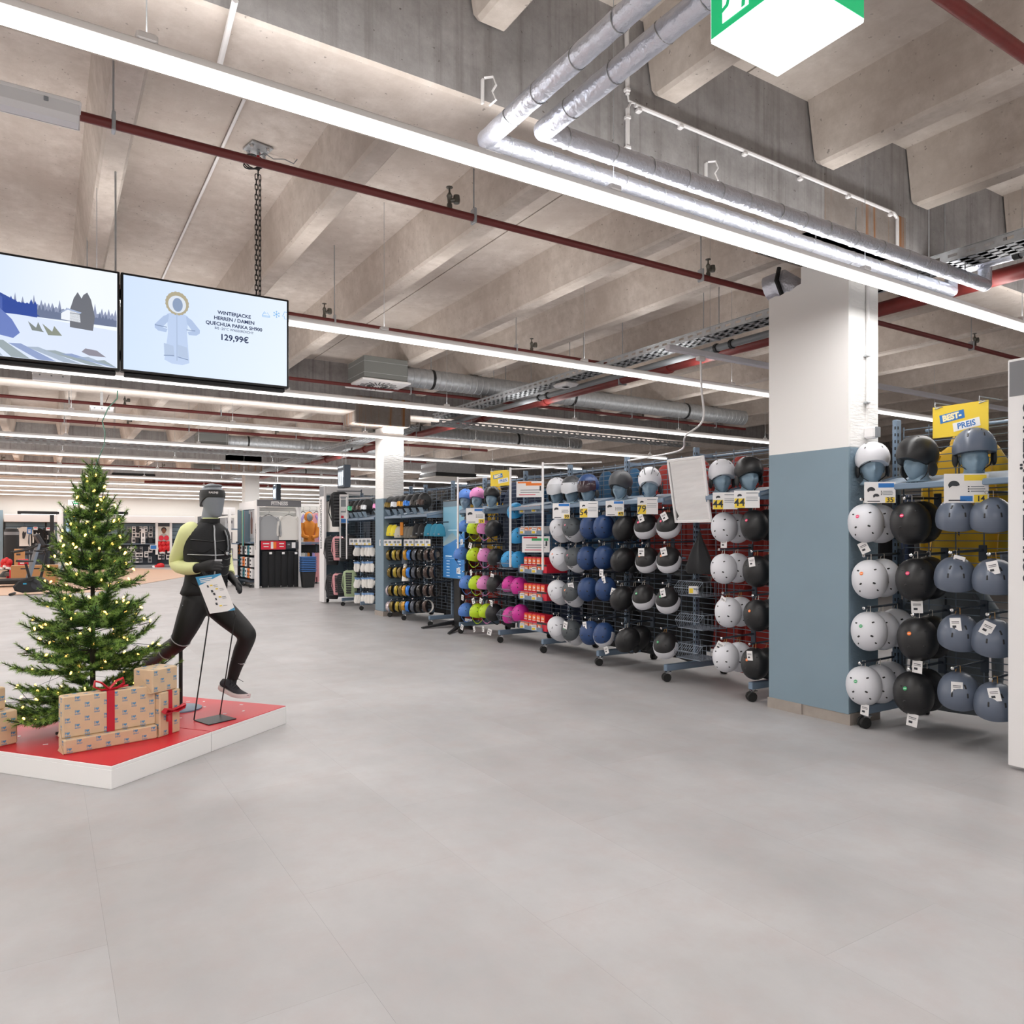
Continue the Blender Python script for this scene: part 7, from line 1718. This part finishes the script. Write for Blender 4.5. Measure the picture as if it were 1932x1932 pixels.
for i, z in enumerate((.27, .72, 1.17, 1.57)):
    for j in range(4):
        p = ua.lerp(ub, (j + .5) / 4); t = thing('shoe_box', '%s box on the %s shelf behind the mannequin, %s from the left' % (('white', 'dark')[(i + j) % 3 == 2], ('lowest', 'second', 'third', 'top')[i], NTH[j]), 'box', (p.x, p.y, z), (0, 0, R.uniform(-.3, .3)), 'boxes on the shelf behind the mannequin')
        setm(link('box', BX, t), M_CARD if (i + j) % 3 != 2 else M_INK); link('box_print', BXP, t)
# ------------------------------------------------------------------ gym department at the back wall
YW = 35.9
def WP(px, py, Y=YW): return at_y(px, py, Y)
wr_ = thing('wall_rack', 'long slate blue slatted wall rack under a white light canopy', 'rack', (WP(200, 1030).x, YW, 0))
xa, xb = WP(8, 1000).x, WP(366, 1000).x; zt = WP(200, 986).z
n = int((xb - xa) / 1.25)
for k in range(n):
    x = xa + (xb - xa) * (k + .5) / n; w = (xb - xa) / n
    pnl = obj('back_panel', MB().box((x, YW + .35, zt / 2), (w - .02, .04, zt)), M_STEELD, wr_)
    for q in range(4): obj('slat', MB().box((x, YW + .31, zt - .1 - q * .17), (w - .03, .04, .15)), M_BLUESMOOTH, pnl)
    obj('post', MB().box((x - w / 2, YW + .28, zt / 2), (.06, .06, zt)), M_BLACK, wr_)
obj('canopy', MB().rbox(((xa + xb) / 2, YW + .1, zt + .15), (xb - xa, .6, .3), .01), M_WHITE, wr_)
obj('plinth', MB().box(((xa + xb) / 2, YW + .2, .06), (xb - xa, .4, .1)), M_INKL, wr_); obj('middle_ledge', MB().box(((xa + xb) / 2, YW + .15, 1.02), (xb - xa, .3, .04)), M_STEEL, wr_)
bl = thing('partition_screen', 'slate blue wall section at the far left edge', 'panel', (WP(-40, 1030).x, YW + .2, 0)); obj('board', MB().box((xa - 2.0, YW + .2, 1.2), (3.9, .1, 2.4)), M_BLUESMOOTH, bl)
for px, py, c, lab in ((46, 994, 'white', 'white printed T-shirt on the gym wall'), (71, 997, 'black', 'black T-shirt with a white figure on the gym wall')):
    p = WP(px, py); t = thing('shirt', lab, 'shirt', p, None, 'shirts on display'); t.scale = (.9, 1, 1.25); setm(link('shirt_body', SME, t), CM[c]); link('hanger', HGM, t)
    obj('chest_print', MB().prism([(-.07, -.12), (.0, -.14), (.05, -.02), (.08, .1), (.02, .06), (-.05, .12), (-.08, .03)], .004, (0, -.045, -.25), MY), M_CARD if c == 'black' else M_INK, t, world=False)
sg = flat('shop_sign', 'small blue sign in front of the white T-shirt', 'sign', 51, 60, 995, 1007, YW - .5, M_BLUEC, [(0, .1, .6, .15, M_CARD), (0, -.2, .5, .3, M_CARD)])
obj('pole', MB().tube([(sg.location.x, YW - .48, .02), (sg.location.x, YW - .48, sg.location.z)], .02, 8).lathe([(.15, 0), (.15, .02)], 14, (sg.location.x, YW - .48, 0)), M_INKL, sg, True)
flat('shop_sign', 'blue and white sign on the ledge beside the red gloves', 'sign', 283, 296, 1028, 1037, YW - .15, M_CARD, [(0, 0, .85, .75, M_BLUEC)])
for k, (px, py) in enumerate(((67, 997), (91, 998))): flat('shop_sign', 'small white and red card above the %s' % ('black T-shirt' if k == 0 else 'rack beside the black arm'), 'sign', px - 4, px + 4, py - 3, py + 3, YW - .2, M_CARD, [(0, .2, .7, .3, M_REDC)])
GLV = MB().ell((0, 0, 0), (.11, .1, .14), 12, 8).ell((.1, -.03, .0), (.045, .05, .08), 8, 6).loft([[(.07 * math.cos(t), .07 * math.sin(t), z) for t in [2 * math.pi * q / 12 for q in range(12)]] for z in (-.11, -.24)]).mesh('glove_body', mat('red_leather', '#d31f26', .35), True)
CUFF = MB().lathe([(.075, -.24), (.078, -.17)], 12).mesh('cuff', M_CARD)
gl_ = [(300, 1026), (308, 1026), (317, 1025), (302, 1034), (310, 1034), (317, 1033)]
for k, (px, py) in enumerate(gl_): 
    t = thing('boxing_glove', 'red boxing glove under the boxing poster, %s of six' % NTH[k], 'boxing glove', WP(px, py, YW - .05), (0, .2 * (-1) ** k, 0), 'red boxing gloves under the poster'); link('glove_body', GLV, t); link('cuff', CUFF, t)
t = thing('boxing_glove', 'single red boxing glove hanging low on the gym wall', 'boxing glove', WP(302, 1068, YW - .05), (0, 1.3, 0), 'red boxing gloves'); link('glove_body', GLV, t); link('cuff', CUFF, t); t.scale = (1.3,) * 3
for k, (px, py) in enumerate(((8, 1061), (14, 1058), (18, 1061))):
    t = thing('boxing_glove', 'red boxing glove hanging on the punching bag stand, %s of three' % NTH[k], 'boxing glove', at_d(px, py, 24.5), (0, .3, .5 * k), 'red boxing gloves'); link('glove_body', GLV, t); link('cuff', CUFF, t)
PKT = MB().rbox((0, 0, 0), (.16, .05, .26), .008).mesh('packet', M_CARD); PKP = MB().box((0, -.026, -.02), (.1, .002, .1)).box((0, -.026, .09), (.1, .002, .03)).mesh('packet_print', M_INK)
PKC = ('white', 'black', 'white', 'grey')
grid = [(px, py) for py in (999, 1009, 1019, 1037, 1046, 1056) for px in (243, 252, 259, 266, 275, 284)] + [(300, 1041), (308, 1041), (316, 1041), (301, 1050), (308, 1050), (316, 1050), (85, 1002), (93, 1004), (88, 1012), (100, 1006), (97, 1018)]
for k, (px, py) in enumerate(grid):
    if k in (15, 16, 22, 29, 34): continue
    pk_ = R.randrange(4); p = WP(px + R.uniform(-1.2, 1.2), py, YW + .12); t = thing('sports_packet', ('%s packet on the gym wall, %s row, %s from the tree' % (PKC[pk_], NTH[min(k // 6, 5)], NTH[k % 6]) if k < 36 else ('%s packet under the red gloves, %s of six' % (PKC[pk_], NTH[k - 36]) if k < 42 else '%s packet right of the black T-shirt, %s of five' % (PKC[pk_], NTH[k - 42]))), 'packet', p, None, 'packets hanging on the gym wall')
    setm(link('packet', PKT, t), (M_CARD, M_INK, M_CARD, M_INKL)[pk_]); link('packet_print', PKP, t)['kind'] = 'stuff'
flat('info_sign', 'tall white information sign among the gym packets', 'sign', 266, 274, 998, 1026, YW - .1, M_CARD, [(0, .1, .35, .25, M_INK), (0, -.2, .6, .06, M_INKL), (0, -.3, .6, .06, M_INKL), (0, -.43, .8, .06, M_INK)])
# boxing poster: a child in red gloves
a = WP(298, 986, YW - .12); b = WP(320, 1021, YW - .12); w, h = b.x - a.x, a.z - b.z
po = thing('poster', 'boxing poster of a child with red gloves in a white frame', 'poster', ((a.x + b.x) / 2, YW - .12, (a.z + b.z) / 2))
obj('sheet', MB().box((0, 0, 0), (w, .02, h)), M_CARD, po, world=False); obj('black_title', MB().box((0, -.012, h * .39), (w, .004, h * .2)), M_INK, po, world=False)
obj('backdrop', MB().box((0, -.011, -.1 * h), (w * .98, .003, h * .78)), mat('poster_grey', '#cfc9c0', .6), po, world=False)
obj('shoulders', MB().prism([(-.45 * w, -.48 * h), (.45 * w, -.48 * h), (.4 * w, -.2 * h), (.12 * w, -.1 * h), (-.12 * w, -.1 * h), (-.4 * w, -.2 * h)], .003, (0, -.0125, 0), MY), mat('poster_shirt', '#a9a49e', .6), po, world=False)
obj('hair', MB().prism([(.23 * w * math.cos(t), .12 * h + .14 * h * math.sin(t)) for t in [2 * math.pi * k / 20 for k in range(20)]], .003, (0, -.014, 0), MY), M_BLACK, po, world=False)
obj('face', MB().prism([(.17 * w * math.cos(t), .05 * h + .14 * h * math.sin(t)) for t in [2 * math.pi * k / 20 for k in range(20)]], .003, (0, -.016, 0), MY), mat('poster_face', '#7a4a34', .6), po, world=False)
for s_ in (-1, 1): obj('red_glove', MB().prism([(s_ * .22 * w + .22 * w * math.cos(t), -.33 * h + .14 * h * math.sin(t)) for t in [2 * math.pi * k / 18 for k in range(18)]], .003, (0, -.018, 0), MY), M_REDC, po, world=False)
for s_ in (-1, 1): obj('frame_bar', MB().box((s_ * (w / 2 + .05), .0, -.35 * h), (.1, .05, h * 1.75)), M_WHITE, po, world=False)
# kiosk screen, light arms
k0 = at_d(112, 1010, 26); ky = k0.y
a = at_y(108, 960, ky); b = at_y(152, 1062, ky); w, h = b.x - a.x, a.z - b.z
ki = thing('info_kiosk', 'white framed information screen standing behind the tree', 'screen', ((a.x + b.x) / 2, ky, 0))
obj('frame', MB().rbox(((a.x + b.x) / 2, ky, a.z / 2), (w, .12, a.z), .01), M_WHITE, ki)
obj('bezel', MB().box(((a.x + b.x) / 2 + .05, ky - .065, (a.z + b.z) / 2 + .0), (w - .26, .02, h - .2)), M_STEELD, ki); obj('screen', MB().box(((a.x + b.x) / 2 + .06, ky - .078, (a.z + b.z) / 2 - .06), (w - .4, .006, h - .5)), g2('#bcd6f2', .85), ki)
for px, lab, x0_, x1_ in ((98, 'black light arm over the gym floor, the nearer one', 33, 112), (225, 'black light arm behind the tree top', 150, 241)):
    a = at_y(x0_, 967, 30.5); b = at_y(x1_, 967, 30.5); m_ = at_y(px, 967, 30.5)
    t = thing('boom_lamp', lab, 'lamp', (m_.x, 30.5, 0)); obj('arm', MB().rbox(((a.x + b.x) / 2, 30.5, a.z), (b.x - a.x, .3, .1), .01), M_BLACK, t); obj('light_field', MB().box(((a.x + b.x) / 2, 30.5, a.z - .055), (b.x - a.x - .2, .26, .02)), mat('arm_light', '#ffffff', .5, emit=2.5), t)
    obj('post', MB().box((m_.x, 30.5, a.z / 2), (.12, .12, a.z)), M_BLACK, t)
# machines
def O(p): return Vector((p.x, p.y, 0))
bk = O(at_z(58, 1122)); ex = thing('exercise_bike', 'black exercise bike at the near edge of the plank floor', 'exercise bike', bk, (0, 0, -.15))
side = lambda poly, hw, c=(0, 0, 0): MB().loft([[(x * 1, y, z) for x, z in poly] for y in (-hw, -hw * .75, hw * .75, hw)])
obj('flywheel_shell', MB().loft([[(.02 + (x - .02) * k, y, .22 + (z - .22) * k) for x, z in ((-.3, .1), (-.34, .2), (-.24, .32), (0, .42), (.2, .42), (.34, .32), (.36, .16), (.28, .07), (-.15, .05))] for y, k in ((-.1, .85), (-.08, 1), (.08, 1), (.1, .85))]), M_BLACK, ex, world=False)
obj('crank_disc', MB().lathe([(.13, -.004), (.13, .004), (.1, .01)], 20, (.15, -.1, .24), Matrix.Rotation(math.pi / 2, 3, 'X')), M_INK, ex, True, world=False)
obj('seat_post', MB().tube([(-.02, 0, .38), (-.1, 0, .72)], .028, 8), M_BLACK, ex, True, world=False); obj('seat', MB().loft([[(x, y, z) for x, y, z in ((-.28, -.1, .76), (-.28, .1, .76), (-.1, .09, .75), (.06, .02, .76), (.06, -.02, .76), (-.1, -.09, .75))], [(-.27, -.09, .81), (-.27, .09, .81), (-.1, .07, .79), (.05, .015, .79), (.05, -.015, .79), (-.1, -.07, .79)]]), M_BLACKM, ex, world=False)
obj('handlebar_post', MB().tube([(.2, 0, .4), (.32, 0, .95), (.28, 0, 1.05)], .03, 8), M_BLACK, ex, True, world=False); obj('handlebar', MB().tube([(.1, -.22, 1.02), (.25, -.2, 1.0), (.29, 0, 1.03), (.25, .2, 1.0), (.1, .22, 1.02)], .016, 8), M_BLACKM, ex, True, world=False)
for s_ in (-1, 1): obj('pedal', MB().rbox((.15 + s_ * .13, s_ * .16, .24 - s_ * .1), (.1, .08, .025), .005).bar((.15, s_ * .12, .24), (.15 + s_ * .13, s_ * .13, .24 - s_ * .1), .025), M_BLACKM, ex, world=False)
for x in (-.36, .36): obj('stabiliser', MB().tube([(x, -.25, .03), (x, .25, .03)], .03, 8), M_BLACKM, ex, True, world=False)
obj('logo_field', MB().box((-.1, -.101, .26), (.07, .003, .03)), mat('cyan_print', '#2f9ec4', .5), ex, world=False)
def treadmill(p, rz, lab):
    t = thing('treadmill', lab, 'treadmill', p, (0, 0, rz), 'treadmills')
    obj('deck', MB().rbox((0, 0, .14), (1.7, .75, .12), .02), M_BLACK, t, world=False); obj('belt', MB().box((-.05, 0, .205), (1.4, .5, .012)), M_RUBBER, t, world=False)
    for s_ in (-1, 1):
        obj('upright', MB().bar((.55, s_ * .34, .15), (.8, s_ * .34, 1.15), .06, .05), M_INKL if s_ > 0 else M_STEEL, t, world=False); obj('handrail', MB().tube([(.2, s_ * .34, .92), (.5, s_ * .34, .98), (.78, s_ * .34, 1.12)], .025, 8), M_BLACKM, t, True, world=False)
    obj('console', MB().rbox((.82, 0, 1.25), (.1, .7, .36), .02, Matrix.Rotation(-.5, 3, 'Y')), M_INK, t, world=False)
    for x in (-.75, .7): obj('foot', MB().box((x, -.3, .04), (.12, .06, .08)).box((x, .3, .04), (.12, .06, .08)), M_REDC, t, world=False)['kind'] = 'stuff'
    return t
treadmill(O(at_z(72, 1090)), .25, 'treadmill with raised console behind the exercise bike'); treadmill(O(at_z(6, 1107)), .1, 'treadmill at the left edge of the photo')
up = O(at_z(88, 1086)); wb = thing('weight_bench', 'grey inclined weight bench pad above the cardboard boxes', 'bench', up, (0, 0, .2))
obj('back_pad', MB().rbox((.25, 0, 1.05), (.9, .28, .09), .03, Matrix.Rotation(-.6, 3, 'Y')), M_INK, wb, world=False); obj('seat_pad', MB().rbox((-.45, 0, .78), (.7, .3, .09), .03), M_INK, wb, world=False)
for x in (-.6, .3): obj('leg', MB().box((x, 0, .38), (.06, .06, .76)), M_STEEL, wb, world=False); 
for x in (-.6, .3): obj('floor_bar', MB().box((x, 0, .03), (.07, .6, .05)), M_STEEL, wb, world=False)
pb_ = O(at_z(22, 1089)); pg = thing('punching_bag', 'tall black punching bag on a round foot', 'punching bag', pb_)
obj('bag', MB().lathe([(.1, .22), (.2, .26), (.21, .4), (.21, 1.5), (.18, 1.6), (.08, 1.62)], 18), M_BLACKM, pg, True, world=False); obj('foot', MB().lathe([(.34, 0), (.34, .08), (.24, .2), (.1, .22)], 18), M_BLACK, pg, True, world=False); obj('top_band', MB().lathe([(.212, 1.4), (.213, 1.5)], 18), M_INKL, pg, True, world=False)
M_KRAFT = mat('cardboard', '#b98a5c', .7)
def cbox(p, d, lab, m=M_KRAFT, rz=0, pr=M_INK):
    t = thing('cardboard_box' if m is M_KRAFT else 'kit_box', lab, 'box', p, (0, 0, rz), 'boxes on the gym floor'); obj('carton', MB().rbox((0, 0, d[2] / 2), d, .008), m, t, world=False)
    obj('flap_seam', MB().box((0, 0, d[2] + .001), (d[0] * .98, .02, .003)), M_CARD, t, world=False); obj('print', MB().box((-.1 * d[0], -d[1] / 2 - .002, d[2] * .82), (d[0] * .4, .003, d[2] * .06)), pr, t, world=False); return t
cbox(O(at_z(66, 1100)), (1.15, .4, .52), 'large cardboard box lying behind the exercise bike'); cbox(O(at_z(37, 1092)), (.28, .3, .95), 'narrow upright cardboard box beside the punching bag')
cbox(O(at_z(27, 1098)), (.24, .24, .36), 'red kit box on the floor before the punching bag', M_REDC, pr=M_CARD); cbox(O(at_z(38, 1096)) + Vector((.08, -.1, .0)), (.26, .26, .66), 'red kit box beside the narrow cardboard box', mat('red_kit', '#cf2332', .5), pr=M_CARD)
# ceiling cassettes and a small green exit sign at the back
for px, Yc, lab in ((250, 25.4, 'black ceiling air cassette with pale grille behind the tree top'), (845, 17.2, 'black ceiling air cassette behind the childrens rack')):
    p = at_y(px, 897, Yc); t = thing('ceiling_cassette', lab, 'air conditioner', p, group='ceiling air cassettes')
    obj('housing', MB().rbox((0, 0, .14), (1.1, .9, .28), .01), M_GALV, t, world=False); obj('black_body', MB().rbox((0, 0, -.02), (1.16, .96, .1), .01), M_BLACK, t, world=False); obj('grille', MB().rbox((0, 0, -.085), (1.2, 1.0, .035), .01), M_WALL, t, world=False)
    obj('rod', MB().tube([(-.4, 0, .28), (-.4, 0, 4.13 - p.z)], .008, 5).tube([(.4, 0, .28), (.4, 0, 4.13 - p.z)], .008, 5), M_GALV, t, world=False)
p = at_y(139, 948, 33); x2 = thing('exit_sign', 'small green exit sign on the far ceiling beside the tree', 'exit sign', p); obj('panel', MB().rbox((0, 0, 0), (.36, .06, .17), .004), M_EXW, x2, world=False); obj('green_field', MB().box((.08, -.033, 0), (.16, .004, .13)), M_EXG, x2, world=False); obj('arrow', MB().prism([(-.05, .0), (0, .04), (0, .015), (.05, .015), (.05, -.015), (0, -.015), (0, -.04)], .003, (.08, -.036, 0), MY), M_EXW, x2, world=False); obj('rod', MB().tube([(0, 0, .08), (0, 0, 4.13 - p.z)], .01, 5), M_GALV, x2, world=False)
# red sprinkler main crossing the far bay
t = thing('main_pipe', 'thick red sprinkler main crossing above the mannequin', 'pipe', (2, 29, 3.32)); a = at_d(260, 912, 27.5); obj('pipe', MB().tube([(a.x, 28.5, 3.2), (12, 28.5, 3.2)], .09, 10), M_RED, t, True)
# ------------------------------------------------------------------ joined fine pieces that nobody would pick apart singly
FINE = set('binding_wire hanger_rod mounting_clip pipe_clip suspension_wire coupling clamp slot seam cable prong strap bolt tray_floor side_rail prong louvre_rib arm rod post_slot hang_loop wire_bin bar stripe lettering wire_frame'.split())
for o in bpy.data.objects:
    if o.type == 'MESH' and o.parent and o.name.split('.')[0] in FINE: o['kind'] = 'stuff'
